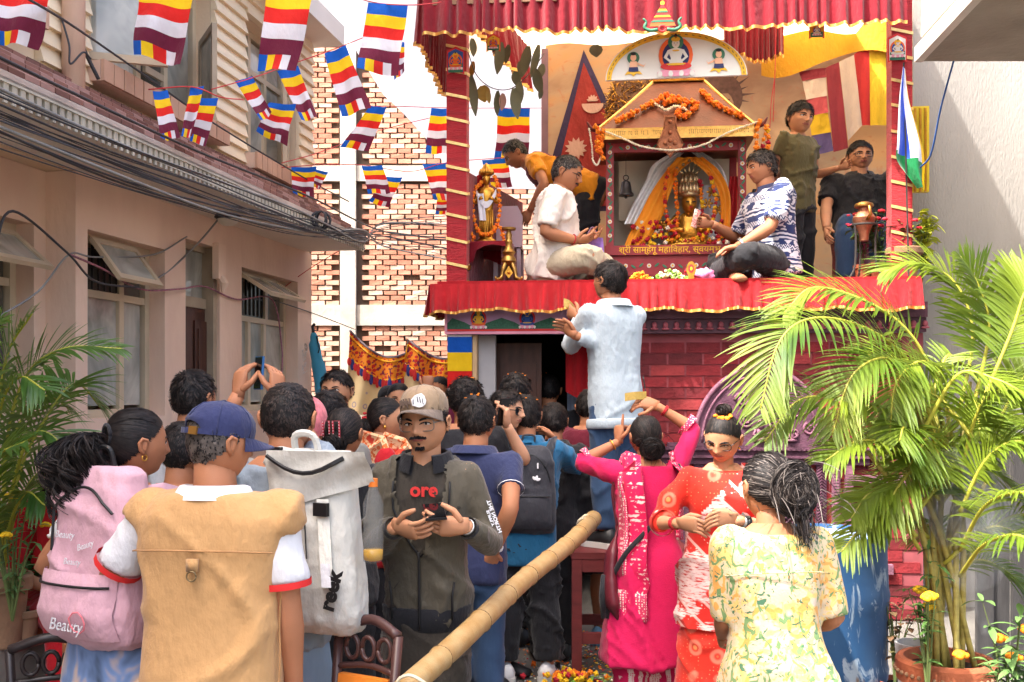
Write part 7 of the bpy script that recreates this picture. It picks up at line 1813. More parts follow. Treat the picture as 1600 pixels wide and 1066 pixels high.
def pile(lab,px0,px1,y,h,mats,n,r=.016,cat='flowers'):
 t=thing('flower_heap',lab,cat,S(SX((px0+px1)/2,y),y,STZ+.006),'offerings at the front of the stage');q=MB()
 for k in range(n):
  u=rnd.random();px=px0+(px1-px0)*u;bloom(q,S(SX(px,y),y+rnd.uniform(-.05,.05),STZ+.012+h*rnd.random()*math.sin(math.pi*u)),r*rnd.uniform(.7,1.2),rnd.choice(mats))
 tag(q.build('flowers',MARI+[M('leaf_green',C(116,164,60),.5,.2),M('pale_green',C(206,222,160),.5,.1)],t,True),kind='stuff')
pile('pile of marigold heads on the stage edge below the cabinet',985,1016,.0,.05,(0,2,0),40);pile('heap of green leaves and white petals on the stage edge',1016,1075,.02,.075,(5,6,6,4,5),70);pile('scatter of red petals beside the medallion',1066,1090,.1,.10,(3,3),26)
p=S(SX(1080,-.03),-.03,STZ+.085);md=thing('medallion','oval gilt medallion with red centre standing on the stage edge','medallion',p);q=MB();poly(q,p,SEX,V(0,0,1),[(.034*math.sin(R(a))*(1-.12*math.cos(R(a))),.052*math.cos(R(a))-(0 if a else-.012))for a in range(360,0,-20)],0,0);sbox(q,SX(1080,-.03)-.02,SX(1080,-.03)+.02,-.03,-.005,STZ+.007,STZ+.04);q.build('rim',gold,md);q=MB();disc(q,p,SEX,V(0,0,1),0,0,.02,.03,1,0);disc(q,p,SEX,V(0,0,1),0,0,.009,.013,2,5);q.build('centre',ICON,md)
p=S(SX(1100,.1),.1,STZ+.05);pb=thing('plastic_bag','crumpled pink plastic bag by the bare foot','bag',p);q=MB();q.ball(p,(.085,.06,.05),18,12);q.v=[tuple(Vector(a)+(Vector(a)-p)*(.25*math.sin(a[0]*90)*math.sin(a[2]*110+a[1]*70)))for a in q.v];q.build('film',M('pink_film',C(214,130,170),.2,.2,40,.6,30),pb,True)
p=S(SX(1350,.12),.12,STZ+.006);ist=thing('pot_stand','dark iron ring stand with curled legs at the right of the stage','stand',p)
zr=SZ(352,1350,.12);q=MB();q.tube([V(p.x,p.y,zr)+V(.085*math.cos(R(a)),.085*math.sin(R(a)),0)for a in range(0,361,15)],.008,6);q.build('ring',iron,ist)
for a in(205,335,90):
 d=V(math.cos(R(a)),math.sin(R(a)),0);q=MB();q.tube(bez([V(p.x,p.y,zr)+d*.085,V(p.x,p.y,zr-.12)+d*.075,V(p.x,p.y,STZ+.1)+d*.085,V(p.x,p.y,STZ+.02)+d*.13],5),.0075,6);q.build('leg',iron,ist)
b=V(p.x,p.y,zr-.02);kt=thing('water_pot','brass and copper spouted water pot on the iron stand','pot',b);q=MB();q.lathe([(.03,-.09),(.035,-.04),(.05,.0),(.072,.04),(.078,.07),(.06,.10),(.04,.115),(.04,.14),(.06,.15),(.058,.165),(.03,.175),(.004,.18)],b,20);q.build('vessel',[copper],kt,angle=40);q=MB();q.lathe([(.064,.147),(.066,.158),(.06,.17),(.03,.182),(.004,.186)],b,20);q.build('lid',brass,kt,angle=40);q=MB();q.tube([b+V(.0,-.07,.05),b+V(.01,-.10,.08),b+V(.0,-.105,.14)],[.016,.012,.009],8);q.build('spout',brass,kt,True)
terra=M('terracotta',C(172,96,64,.9),.85,.22,7,.4,50);terra_d=M('weathered_terracotta',C(150,116,88,.85),.9,.3,5,.4,40);soil=M('soil',C(60,48,38,.8),.95,.3,20,.5,60);leafg=M('shrub_leaf',C(60,96,44,.8),.5,.3,9,col2=C(96,132,62,.8));leafp=M('pale_leaf',C(150,172,126,.85),.5,.2,9);stemg=M('plant_stem',C(96,110,60),.7,.2)
def pot(label,c,r,h,mat,group=None,rim=True,name='flower_pot'):
 t=thing(name,label,'flower pot',c,group);q=MB();pr=[(r*.68,0),(r*.72,.01),(r*.93,h*.78)]+([(r*1.08,h*.79),(r*1.1,h*.97)]if rim else[])+[(r*1.04,h),(r*.92,h),(r*.88,h*.9)]
 q.lathe(pr,c,22,cap=False);q.build('pot_body',mat,t,angle=35);q=MB();q.lathe([(.001,h*.88),(r*.9,h*.9)],c,18,cap=False);q.build('soil',soil,t);return t
def leafblade(mb,p,d,ln,w_,up=V(0,0,1),droop=.2,m=0,n=4):
 d=d.normalized();sd=d.cross(up);sd=sd.normalized()if sd.length>1e-4 else V(1,0,0);L_,R_=[],[]
 for k in range(n+1):
  t=k/n;c=p+d*ln*t+V(0,0,-droop*ln*t*t);w=w_*math.sin(math.pi*min(.98,.08+t*.9))**.8;nn=sd.cross(d)*(w*.25)
  L_.append(c-sd*w+nn);R_.append(c+sd*w+nn)
  if k==0:C0=[]
  C0.append(c)
 o=len(mb.v);mb.v.extend([tuple(x)for x in L_+C0+R_]);N1=n+1
 for k in range(n):
  mb.f.append((o+k,o+k+1,o+N1+k+1,o+N1+k));mb.mi.append(m);mb.f.append((o+N1+k,o+N1+k+1,o+2*N1+k+1,o+2*N1+k));mb.mi.append(m)
def bush(label,c,h,rad,nst,lf,fl=None,flr=.02,nfl=8,ll=.07,lw=.016,cat='plant',group=None,name='potted_plant',seed=1,leaves=9,fm=3):
 rr=random.Random(seed);t=thing(name,label,cat,c,group);sm=MB();lm=MB();fm_=MB();tips=[]
 for i in range(nst):
  a=rr.uniform(0,6.28);e=c+V(rad*math.cos(a)*rr.uniform(.3,1),rad*math.sin(a)*rr.uniform(.3,1),h*rr.uniform(.55,1));mid=c.lerp(e,.5)+V(0,0,h*.12);pa=bez([c,mid,e],4);sm.tube(pa,[.005*(1-.7*k/8)for k in range(9)],5);tips.append(e)
  for k in range(leaves):
   p=pa[2+rr.randrange(7)];d=V(rr.gauss(0,1),rr.gauss(0,1),rr.uniform(-.2,.8));leafblade(lm,p,d,ll*rr.uniform(.6,1.2),lw*rr.uniform(.7,1.2),droop=.35)
 sm.build('stem',stemg,t);lm.build('leaves',lf,t,True).__setitem__('kind','stuff')
 if fl is not None:
  for k in range(nfl):
   p=rr.choice(tips)+V(rr.gauss(0,rad*.25),rr.gauss(0,rad*.25),rr.uniform(-.02,.04));q=MB()
   for j in range(9):a=j*2.4;q.ball(p+V(flr*.6*math.cos(a)*(j/9)**.5,flr*.6*math.sin(a)*(j/9)**.5,flr*.3*(1-j/9)),(flr*.42,flr*.42,flr*.3),6,4)
   q.build('blossom',fl,t,True)
 return t
roseb=M('red_bloom',C(206,36,56),.6,.2,30)
p=S(SX(1413,.02),.02,STZ+.006);pot('large pale weathered pot at the right end of the stage',p,.115,.21,terra_d);bush('plant with dark leaves and red blooms in the large pale pot',p+V(0,0,.19),.22,.16,10,leafg,roseb,.026,7,seed=3)
p=S(SX(1348,.3),.3,STZ+.006);pot('small terracotta pot left of its twin under the iron stand',p,.062,.13,terra);bush('thin plant with small pink blooms in the left small pot',p+V(0,0,.12),.34,.10,8,leafg,M('pink_bloom',C(220,60,90),.6,.15,30),.018,6,ll=.05,seed=5)
p=S(SX(1372,.28),.28,STZ+.006);pot('small terracotta pot right of its twin under the iron stand',p,.068,.14,terra);bush('leafy plant crowned with big red blooms behind the iron stand',p+V(0,0,.13),.40,.13,12,leafg,roseb,.034,9,seed=8)
p=S(SX(1330,1.15),1.15,STZ+.004);sto=thing('wicker_stool','maroon woven plastic stool under the man in the black polo','stool',p);q=MB();wv=M('maroon_weave',C(120,36,54),.5,.3,60,.6,50);q.lathe([(.16,0),(.15,.1),(.145,.3),(.16,.40),(.15,.42)],p,20);q.build('stool_body',wv,sto,angle=40)
ff=thing('draped_flag','draped white, blue and green flag with yellow edge tied at the right pole','flag',SP(1425,200,-.12))
rowsf=[(1411,1414,104),(1405,1420,150),(1402,1432,190),(1400,1443,225),(1399,1447,250),(1414,1446,272),(1432,1446,292)]
A_=bez([SP(r[0],r[2],-.12)for r in rowsf],5);B_=bez([SP(r[1],r[2]+4,-.12)for r in rowsf],5);nr=len(A_)-1
fcols=[cloth('flag_yellow',C(246,204,30)),cloth('flag_pale',C(214,220,236)),cloth('flag_royal',C(40,76,190)),cloth('flag_green',C(20,116,66)),cloth('flag_red',C(222,40,34))]
def fm2(u,v):
 if u>.90:return 0
 if v>.58+.1*u:return 3
 return 2 if .12<u<.52 else 1
q=MB();q.grid(lambda u,v:A_[int(round(v*nr))].lerp(B_[int(round(v*nr))],u)-SEY*.03*math.sin(u*9+v*3)*min(1,v*2),18,nr,mfn=fm2);q.build('cloth',fcols,ff,True)
q=MB();q.tube([SP(1412,98,-.1),SP(1420,440,-.1)],.006,6);q.build('staff',iron,ff)
q=MB();sbox(q,SX(1424,.3),SX(1452,.3),.3,.34,SZ(300,1440,.3),SZ(166,1440,.3));gp=thing('gilt_banner','narrow yellow and gilt banner beside the right pole','banner',SP(1438,300,.3));q.build('panel',cloth('yellow_satin',C(206,178,40),.5),gp);q=MB()
for k in range(3):sbox(q,SX(1428+8*k,.3),SX(1431+8*k,.3),.285,.298,SZ(300,1440,.3),SZ(170,1440,.3))
q.build('gilt_rod',gold,gp)
bush('yellow green shrub at the right end of the stage',S(SX(1441,.25),.25,STZ),.52,.10,14,M('lime_leaf',C(196,204,60),.5,.2,9),None,ll=.09,lw=.03,seed=11,cat='plant',leaves=8,name='shrub')
lg=thing('leaf_garland','garland of dried mango leaves strung across the left opening of the stage','garland',SP(733,100,-.02));pa=bez([SP(732,84,-.02),SP(745,118,0),SP(770,138,.05),SP(800,138,.1),SP(830,112,.2),SP(850,84,.4)],8);q=MB();q.tube(pa,.004,5);q.build('string',M('twig',C(60,52,44)),lg)
dl_=M('dried_leaf',C(74,76,56),.6,.3,9,col2=C(98,92,62));dly=M('yellow_dry_leaf',C(150,120,50),.6,.3,9)
for px,py,ln,w_,m_ in((736,118,.3,.035,dl_),(740,96,.12,.025,dly),(738,60,.14,.03,dl_),(754,134,.13,.055,dly),(762,140,.1,.02,dly),(778,142,.19,.03,dl_),(786,146,.13,.03,M('pinkish_dry_leaf',C(150,110,96),.6,.2)),(803,138,.24,.04,dl_),(812,128,.18,.035,dl_),(783,66,.24,.04,dl_),(795,70,.14,.03,dl_),(812,96,.12,.03,dl_),(826,72,.22,.04,dl_),(836,108,.2,.04,dl_),(842,70,.26,.03,dl_),(848,100,.12,.03,dl_),(806,112,.1,.04,dl_),(846,138,.08,.02,dl_)):
 q=MB();leafblade(q,SP(px,py,.05+rnd.uniform(0,.12)),V(rnd.uniform(-.25,.25),rnd.uniform(-.2,.2),-1),ln,w_,V(rnd.uniform(-.6,.6),-1,0),.0,n=6);q.build('leaf',m_,lg,True)
q=MB();leafblade(q,SP(930,70,.0),V(.1,0,-1),.09,.05,V(0,-1,0),0);q.build('leaf',dl_,lg,True)
q=MB();q.tube(bez([SP(1213,42,.9),SP(1211,110,.9),SP(1208,190,.9)],6),.003,4);q.tube(bez([SP(1211,120,.9),SP(1205,160,.9),SP(1203,200,.9)],6),.003,4);tag(q.build('red_string',REDT),'thin red string hanging from the stage roof near the boy','string')
# ------------------------------------------------------------------ bags, phones and other things people carry
def worn(name,label,cat,s):
 """a top-level thing that shares its wearer's axes"""
 t=thing(name,label,cat,s.root.location,None,s.root.rotation_euler[2]);del t['_w'];return t
def sup(a,b,c,d,n=24,e=.5):
 """superellipse ring: centre c, half axes a (along x) and b (along y), d = direction frame"""
 return[c+d[0]*(a*math.copysign(abs(math.cos(t))**e,math.cos(t)))+d[1]*(b*math.copysign(abs(math.sin(t))**e,math.sin(t)))for t in[2*math.pi*k/n for k in range(n)]]
def pack(s,label,prof,mat,top_z,off,tiltx=0.0,sidex=0.0,amp=.007,straps=None,voxel=.012,cx=0.0):
 """rucksack on a back: prof = (height below the top, half width, half depth, push out)"""
 t=worn('backpack',label,'backpack',s);fr=(s.r,s.f)
 b0=s.P0+s.u*top_z*s.H+s.r*cx
 rings=[]
 for h_,a,b,o in prof:rings.append(sup(a,b,b0-V(0,0,h_)+s.r*(sidex*h_)-s.f*(off+b+o+tiltx*h_),fr))
 mb=MB();mb.loft(rings);co,no,fs=remesh(mb,voxel,5);co=co+no*(wrinkles(co,5,11,.5)*amp)[:,None]
 np_to_obj('bag_body',co,fs,mat,t)
 if straps:
  for sd in(-1,1):
   pts=[on_torso(s,v,a,.036)for v,a in((.05,-100 if sd<0 else-80),(.12,-112 if sd<0 else-68),(.2,-118 if sd<0 else-62),(.262,-122 if sd<0 else-58),(.288,-135 if sd<0 else-45),(.295,180 if sd<0 else 0),(.285,140 if sd<0 else 40),(.24,120 if sd<0 else 60),(.14,125 if sd<0 else 55))]
   q=MB();rings=[]
   for i,p in enumerate(pts):
    tt=(pts[min(i+1,8)]-pts[max(i-1,0)]).normalized();nn=(p-(s.P0+s.u*(p-s.P0).dot(s.u))).normalized();w_=tt.cross(nn).normalized();nn=w_.cross(tt)*(1 if w_.cross(tt).dot(p-s.P0)>0 else-1);rings.append([p+w_*.03,p+w_*.03+nn*.012,p-w_*.03+nn*.012,p-w_*.03])
   q.loft(rings);q.build('strap',straps,t,True)
 def back(x,h_,out=0.0):
  k=min(range(len(prof)-1),key=lambda i:abs((prof[i][0]+prof[i+1][0])/2-h_));f_=min(1,max(0,(h_-prof[k][0])/(prof[k+1][0]-prof[k][0])));a,b,o=[prof[k][i]+(prof[k+1][i]-prof[k][i])*f_ for i in(1,2,3)]
  e=(1-min(.98,abs(x/max(a,.01)))**4)**.25
  return b0-V(0,0,h_)+s.r*(sidex*h_+x)-s.f*(off+b+o+tiltx*h_+b*e+out)
 return t,back
PINKB=cloth('pink_canvas',C(214,168,180,.92),.8,.05,scale=3);PALEB=cloth('pale_grey_canvas',C(196,194,186,.92),.7,.05,scale=3);BLKB=cloth('black_nylon',C(52,52,58),.6,.12);GREYB=cloth('mid_grey_canvas',C(140,142,142,.9),.75,.07)
bpk,bk_=pack(B,'pink canvas backpack with white lettering on the wavy haired woman',[(0,.09,.05,0),(.02,.13,.06,0),(.10,.155,.075,0),(.28,.17,.08,.0),(.42,.18,.085,.01),(.50,.17,.075,.01),(.53,.14,.06,.01)],PINKB,.365,.05,amp=.009,straps=PINKB,cx=.03)
q=MB();q.tube([bk_(-.125+.25*k/14,.13-.07*math.sin(math.pi*k/14),.006)for k in range(15)],.0045,5);q.tube([bk_(-.125,.13+.03*k,.004)for k in range(5)],.0045,5);q.build('zip',ZIP,bpk)
q=MB();q.grid(lambda u,v:bk_(-.15+.30*u,.30+.19*v,.002+.045*(math.sin(math.pi*u)**.4)*(math.sin(math.pi*min(1,.12+v*.8))**.5)+.003*math.sin(u*21+v*9)),24,14);pk_=q.build('front_pocket',PINKB,bpk,True)
q=MB();q.tube([bk_(-.145+.29*k/14,.335,.045*math.sin(math.pi*(.03+.94*k/14))**.4+.004)for k in range(15)],.004,5);q.build('zip',ZIP,bpk)
q=MB();
for sz_,xx,hh_,oo_,tl in((.05,.02,.445,.05,0),(.03,-.06,.20,.008,0),(.026,.03,.225,.008,.3),(.026,-.02,.275,.010,0)):q=MB();put_text(q,'Beauty',sz_,bk_(xx,hh_,oo_),B.r+V(0,0,tl),V(0,0,1),shear=.3);q.build('lettering',WHITE,bpk)
q=MB();q.tube([bk_(.075+.03*math.cos(R(a)),.43+.03*math.sin(R(a)),.052)for a in range(0,361,40)],.0022,5);q.build('print',M('rose_print',C(226,120,130)),bpk)
q=MB();q.tube(bez([bk_(-.03,.0,-.04),bk_(-.02,-.05,-.03),bk_(.02,-.05,-.03),bk_(.03,.0,-.04)],5),.008,6);q.build('handle',ZIP,bpk)
epk,ek=pack(E,'pale grey roll-top rucksack with a flared open top on the broad man',[(-.05,.14,.03,.06),(-.01,.16,.05,.03),(.06,.135,.075,.0),(.2,.13,.085,0),(.36,.135,.095,.0),(.48,.125,.09,0),(.52,.10,.07,0)],PALEB,.315,.04,amp=.008,straps=PALEB,cx=.155,sidex=.12)
q=MB();q.grid(lambda u,v:ek(-.125+.35*u,-.045+.19*v*(1-.5*u),.012+.07*u*(1-v)+.006*math.sin(v*9+u*6)),20,10);q.build('roll_top',PALEB,epk,True)
q=MB();q.tube([ek(-.11+.26*k/8,-.028+.05*math.sin(k/8*3.1),.035+.03*k/8)for k in range(9)],.007,6);q.build('zip',ZIP,epk)
q=MB();q.grid(lambda u,v:ek(.045+.038*u,.10+.22*v,.012),3,8);q.grid(lambda u,v:ek(-.075+.03*u,.06+.1*v,.010),3,5);q.build('webbing',cloth('white_webbing',C(222,220,210)),epk,True)
for c,z_ in((ek(.062,.13,.02),.04),(ek(-.10,-.04,.0),.03)):q=MB();q.box(c,(.05,.016,z_),Matrix.Rotation(R(-14),3,'Z'));q.build('buckle',BLKP,epk)
q=MB();q.grid(lambda u,v:ek(-.128+.075*u,.24+.24*v,.006),6,10);q.build('side_panel',M('iridescent_film',C(86,98,112),.25,.35,5,metal=.5,col2=C(120,96,130)),epk,True)
q=MB();put_text(q,'reek',.066,ek(.075,.37,.012),V(.25,.0,1),-E.r,bold=.003);q.build('lettering',ZIP,epk);q=MB();q.grid(lambda u,v:ek(.048+.03*u,.29+.07*v,.016),2,4);q.build('tag',WHITE,epk);q=MB();q.tube([ek(-.03,.05+.06*k/4,.008)for k in range(5)],.004,5);q.tube([ek(.0,.10+.18*k/6,.006)for k in range(7)],.002,5);q.build('pocket_zip',ZIP,epk)
q=MB();q.tube(bez([ek(-.05,-.02,-.05),ek(-.04,-.09,-.03),ek(.02,-.09,-.03),ek(.03,-.02,-.05)],5),.012,6);q.build('handle',PALEB,epk)
c=P(583,812,3.02);bo=thing('bottle','clear drink bottle with orange cap in the side of the pale rucksack','bottle',c-V(0,0,.13))
m_,N_,L_n,B_=nodes_of('clear_plastic');tr_=N_.new('ShaderNodeBsdfTransparent');tr_.inputs[0].default_value=(.86,.88,.88,1);mx_=N_.new('ShaderNodeMixShader');mx_.inputs[0].default_value=.13;B_.inputs['Base Color'].default_value=(.5,.5,.5,1);B_.inputs['Roughness'].default_value=.12;L_n.new(tr_.outputs[0],mx_.inputs[1]);L_n.new(B_.outputs[0],mx_.inputs[2]);L_n.new(mx_.outputs[0],N_['Material Output'].inputs[0]);PLAST=m_
q=MB();q.lathe([(.02,-.13),(.03,-.125),(.032,-.06),(.029,-.03),(.032,0),(.031,.05),(.016,.09),(.012,.10)],c,18);q.build('bottle_body',PLAST,bo,True);q=MB();q.lathe([(.014,.10),(.014,.125),(.004,.126)],c,14);q.build('cap',M('orange_plastic',C(226,120,40),.4),bo,angle=40);q=MB();q.lathe([(.018,-.125),(.029,-.12),(.03,-.09),(.002,-.09)],c,16);q.build('drink',M('amber_drink',C(200,150,40),.1),bo,True)
vpk,vk=pack(Vt,'black nylon backpack with a front pocket on the man in teal',[(0,.09,.05,0),(.02,.12,.06,0),(.10,.14,.07,0),(.3,.152,.075,0),(.42,.15,.075,0),(.48,.135,.065,0)],BLKB,.30,.035,amp=.006,straps=BLKB,cx=.01)
q=MB();q.grid(lambda u,v:vk(-.12+.24*u,.26+.19*v,.002+.03*(math.sin(math.pi*u)**.4)*(math.sin(math.pi*min(1,.15+v*.8))**.5)),16,10);q.build('front_pocket',BLKB,vpk,True)
q=MB();q.tube([vk(-.115+.23*k/14,.20-.15*math.sin(math.pi*k/14)**.6,.004)for k in range(15)],.0035,5);q.tube([vk(-.11+.22*k/8,.275,.026)for k in range(9)],.0035,5);q.build('zip',ZIP,vpk);q=MB()
for a in(20,75,130):q.ball(vk(.035+.014*math.cos(R(a)),.19-.016*math.sin(R(a)),.006),(.008,.002,.013),8,5,Matrix.Rotation(R(90-a),3,'Y'))
q.box(vk(.045,.11,.01),(.008,.006,.03));q.box(vk(-.07,.31,.034),(.007,.006,.028));q.build('badge',WHITE,vpk);q=MB();q.tube(bez([vk(-.03,.0,-.04),vk(-.03,-.05,-.03),vk(.03,-.05,-.03),vk(.03,.0,-.04)],5),.006,6);q.build('handle',BLKB,vpk)
def phone(label,c,ex,ey,w_=.072,h_=.15,col=None):
 ex,ey=Vector(ex).normalized(),Vector(ey);ey=(ey-ex*ey.dot(ex)).normalized();t=thing('phone',label,'phone',c);rot=Matrix((ex,ey,ex.cross(ey))).transposed();q=MB();q.box(c,(w_,h_,.008),rot);q.build('case',col or BLKP,t);q=MB();q.box(Vector(c)+rot@V(0,0,.0048),(w_*.93,h_*.95,.0012),rot);q.build('screen',PHONEG,t)
def hand_pt(s,sd,f=.075,n=.03):
 a,e,w=s.arm[sd];sp_=s.hands.get(sd,{});d=Vector(sp_.get('dir',w-e)).normalized();nr=Vector(sp_.get('palm',(0,0,1))).normalized();return s.T@(w+d*f+nr*n)
phone('black phone lying in the hands of the man in the olive jacket',hand_pt(Q,-1,.085,.045)+V(-.015,-.0,.01),(1,.15,.05),(0,.97,.22))
phone('phone with a blue case held up by the broad man before the window',P(405,583,3.6),(.6,-.8,0),(0,.1,1),.065,.12,M('blue_case',C(40,90,140),.4));phone('dark phone held to the mouth of the man in sunglasses',hand_pt(Ts,-1,.07,.02),(.5,.6,0),(.3,0,1))
def note(label,c,ex,ey,w_,h_,mat):ex,ey=Vector(ex),Vector(ey);q=MB();q.grid(lambda u,v:Vector(c)+ex*w_*(u-.5)+ey*h_*(v-.5)+ex.cross(ey)*.012*math.sin(u*4),6,3);q.grid(lambda u,v:Vector(c)+ex*w_*(.5-u)+ey*h_*(v-.5)+ex.cross(ey)*(.012*math.sin((1-u)*4)-.004),6,3);tag(q.build('banknote',mat,None,True),label,'banknote')
NOTE=ramp_mat('banknote_print',lambda N,L,s:nmix(N,L,nstep(N,L,nnoise(N,L,s,90,2),.52,.03),C(226,196,180),C(206,120,120)),.7);NOTEG=ramp_mat('gold_note_print',lambda N,L,s:nmix(N,L,nnoise(N,L,s,70,2),C(190,160,80),C(120,100,50)),.6)
note('pink banknote held out to the deity by the man in the printed shirt',hand_pt(AF,1,.12,.0)+V(-.01,-.02,.02),(.6,-.1,-.2),(.25,0,1),.07,.13,NOTE);note('folded note in the hands of the man in the cream shirt',hand_pt(AE,1,.10,.04),(1,0,.3),(0,1,.1),.10,.06,NOTE);note('golden folded note pinched by the woman in pink',hand_pt(AA,1,.11,.0)+V(0,-.01,.02),(1,0,.1),(0,.2,1),.11,.04,NOTEG);note('crumpled golden note held up by the man in the fleece',hand_pt(Z,-1,.10,.03)+V(-.01,0,.03),(1,.2,-.6),(0,.3,1),.07,.05,NOTEG)
hb_=worn('shoulder_bag','soft maroon leather shoulder bag on the woman in pink','bag',AA);pts=[on_torso(AA,.02,190,.05),on_torso(AA,-.05,195,.08),on_torso(AA,-.13,205,.07),on_torso(AA,-.20,215,.05)];q=MB();q.tube(bez([on_torso(AA,.1,185,.03)]+pts,5),[.012]*3+[.03,.045]+[.06]*6+[.065]*6+[.045,.03,.02,.01],14,flat=.5);q.v=q.v;q.build('bag_body',M('maroon_leather',C(92,30,40),.45,.25,12,.4,40),hb_,True);q=MB();q.tube(bez([on_torso(AA,.1,185,.035),on_torso(AA,.22,190,.04),on_torso(AA,.298,185,.03),on_torso(AA,.25,150,.03)],5),.007,6);q.build('strap',M('maroon_leather',C(92,30,40)),hb_)
pu=worn('crossbody_pouch','black pouch on a long strap across the pink kurta','bag',AA);q=MB();strap_=bez([on_torso(AA,.296,-30,.055),on_torso(AA,.22,-55,.066),on_torso(AA,.12,-90,.074),on_torso(AA,.03,-125,.078),on_torso(AA,-.04,-150,.08)],6);q.tube(strap_,.012,8,flat=.3,up=(0,1,0));q.build('strap',BLACKC,pu,True);q=MB();c=on_torso(AA,-.10,-165,.075);
for k in range(3):q.tube([c+V(-.02+.02*k,-.01,.08),c+V(-.025+.022*k,-.015,-.02),c+V(-.02+.02*k,0,-.13)],[.014,.02,.012],8)
q.build('pouch_body',BLACKC,pu,True)
# ------------------------------------------------------------------ prayer flags on their strings
FLG=[flagc[k]for k in 'byrwm']
def pflag(tl,tr,br,bl_,d,label,seed):
 a,b,c,e=[P(x,y,d+dd)for(x,y),dd in zip((tl,tr,br,bl_),(0,.05,.02,-.05))];rr=random.Random(seed);p1,p2,p3=rr.uniform(0,6),rr.uniform(0,6),rr.uniform(5,9);w_=(b-a).length
 def fn(u,v):return a.lerp(b,u).lerp(e.lerp(c,u),v)+V(.03*w_*math.sin(v*5+p1)*v,w_*(.10*math.sin(u*p3+p1+v*2)+.05*math.sin(v*8+p2+u*3))*(.3+v),.02*w_*math.sin(u*6.28+p2)*v-.03*w_*math.sin(math.pi*u))
 def mf(u,v):
  r=min(5,int(v*6))
  if r<5:return r
  return 4 if u>.8 else int(u/.2)
 q=MB();q.grid(fn,15,24,mfn=mf);return tag(q.build('prayer_flag',FLG,None,True),label,'flag','prayer flags strung across the lane')
FL_=[((-12,-55),(90,-50),(56,73),(-12,62),3.7,'large flag cut by the left frame edge above the eave'),((216,-42),(304,-30),(287,103),(208,82),5.0,'large flag over the first upper window of the cream wall'),((419,-40),(494,-30),(464,110),(401,106),5.2,'large flag left of the folded double flag near the tarpaulin'),((575,3),(637,8),(622,118),(558,108),6.0,'large flag in front of the white tarpaulin'),((612,60),(632,66),(632,112),(616,126),6.1,'narrow folded flag peeping behind the large tarpaulin flag'),((507,84),(540,70),(579,166),(534,182),7.0,'long tilted flag over the brick wall below the tarpaulin'),((239,143),(262,141),(281,214),(252,222),5.0,'narrow twisted flag left of the flag pair over the sill'),((297,137),(319,134),(301,214),(283,214),5.0,'narrow front flag of the crossed pair over the sill'),((313,153),(341,153),(321,228),(296,220),5.1,'wider flag behind the narrow one of the crossed pair'),((367,127),(394,119),(424,176),(408,190),6.2,'small flag blown sideways before the second upper window'),((433,111),(466,103),(495,183),(471,189),6.7,'small tilted flag right of the second upper window'),((420,160),(463,163),(446,227),(401,207),6.4,'small flag below the sideways one at the second upper window'),((455,261),(495,260),(489,310),(458,302),7.3,'small flag low at the corner of the cream building'),((492,264),(513,269),(500,296),(488,290),7.4,'folded flag tip beside the low corner flag'),((578,165),(604,167),(577,236),(532,229),8.2,'flag over the brick wall hanging from the long tilted one'),((565,259),(597,258),(611,302),(575,302),8.8,'small upper flag of the pair on the middle brick band'),((604,276),(629,277),(607,325),(576,315),8.9,'small lower flag of the pair on the middle brick band'),((674,169),(706,169),(706,240),(664,239),9.0,'flag half hidden left of the red pole, upper string'),((660,256),(706,253),(708,312),(679,312),8.8,'flag half hidden left of the red pole, lower string'),((684,306),(706,304),(706,334),(680,334),8.9,'flag tail below the lower pole flag'),((778,168),(828,169),(826,247),(773,248),9.2,'flag in the left stage opening behind the dried leaves'),((753,250),(792,246),(801,292),(760,292),9.0,'flag above the gilt standing statue')]
for i,f_ in enumerate(FL_):pflag(*f_[:5],'striped '+f_[5],i)
strm=M('red_string',C(196,60,60),.7,.1)
def wire(label,pts,r,mat,n=8,group=None,name='cable',cat='cable'):q=MB();q.tube(bez(pts,n),r,5);return tag(q.build(name,mat,None,True),label,cat,group)
for pts,lab in(([P(330,140,5.9),P(394,122,6.2),P(440,106,6.7),P(508,82,7.0),P(545,68,7.0),P(600,46,7)],'red flag string over the second upper window'),([P(232,140,5.0),P(300,136,5.0),P(345,152,5.1),P(380,156,5.6)],'red flag string over the first sill'),([P(200,-45,5),P(300,-32,5),P(420,-42,5.2),P(500,-28,5.4),P(575,2,6),P(640,8,6),P(690,4,6.5)],'thin flag string under the tarpaulin'),([P(555,168,8.3),P(604,166,8.4),P(674,168,9),P(730,169,9.1),P(828,169,9.2),P(860,169,9.3)],'pale red flag string behind the pole, upper'),([P(440,262,7.2),P(500,258,7.4),P(566,258,8.8),P(640,268,8.8),P(700,254,8.8),P(790,246,9.0),P(850,240,9.1)],'pale flag string behind the pole, lower'),([P(440,255,7.2),P(500,238,8.0),P(590,205,9),P(690,180,9.2)],'slanting red string before the brick wall'),([P(440,452,7.9),P(484,420,7.9),P(540,386,8),P(580,362,8.2)],'red string from the far lower window to the brick wall')):wire(lab,pts,.0035,strm,name='string',cat='string')
cab_m=M('black_cable',C(52,52,56),.6,.2);cab_g=M('grey_cable',C(130,130,128),.6,.15);rr=random.Random(21)
def eavept(d,w,z):return W(d,w,z)
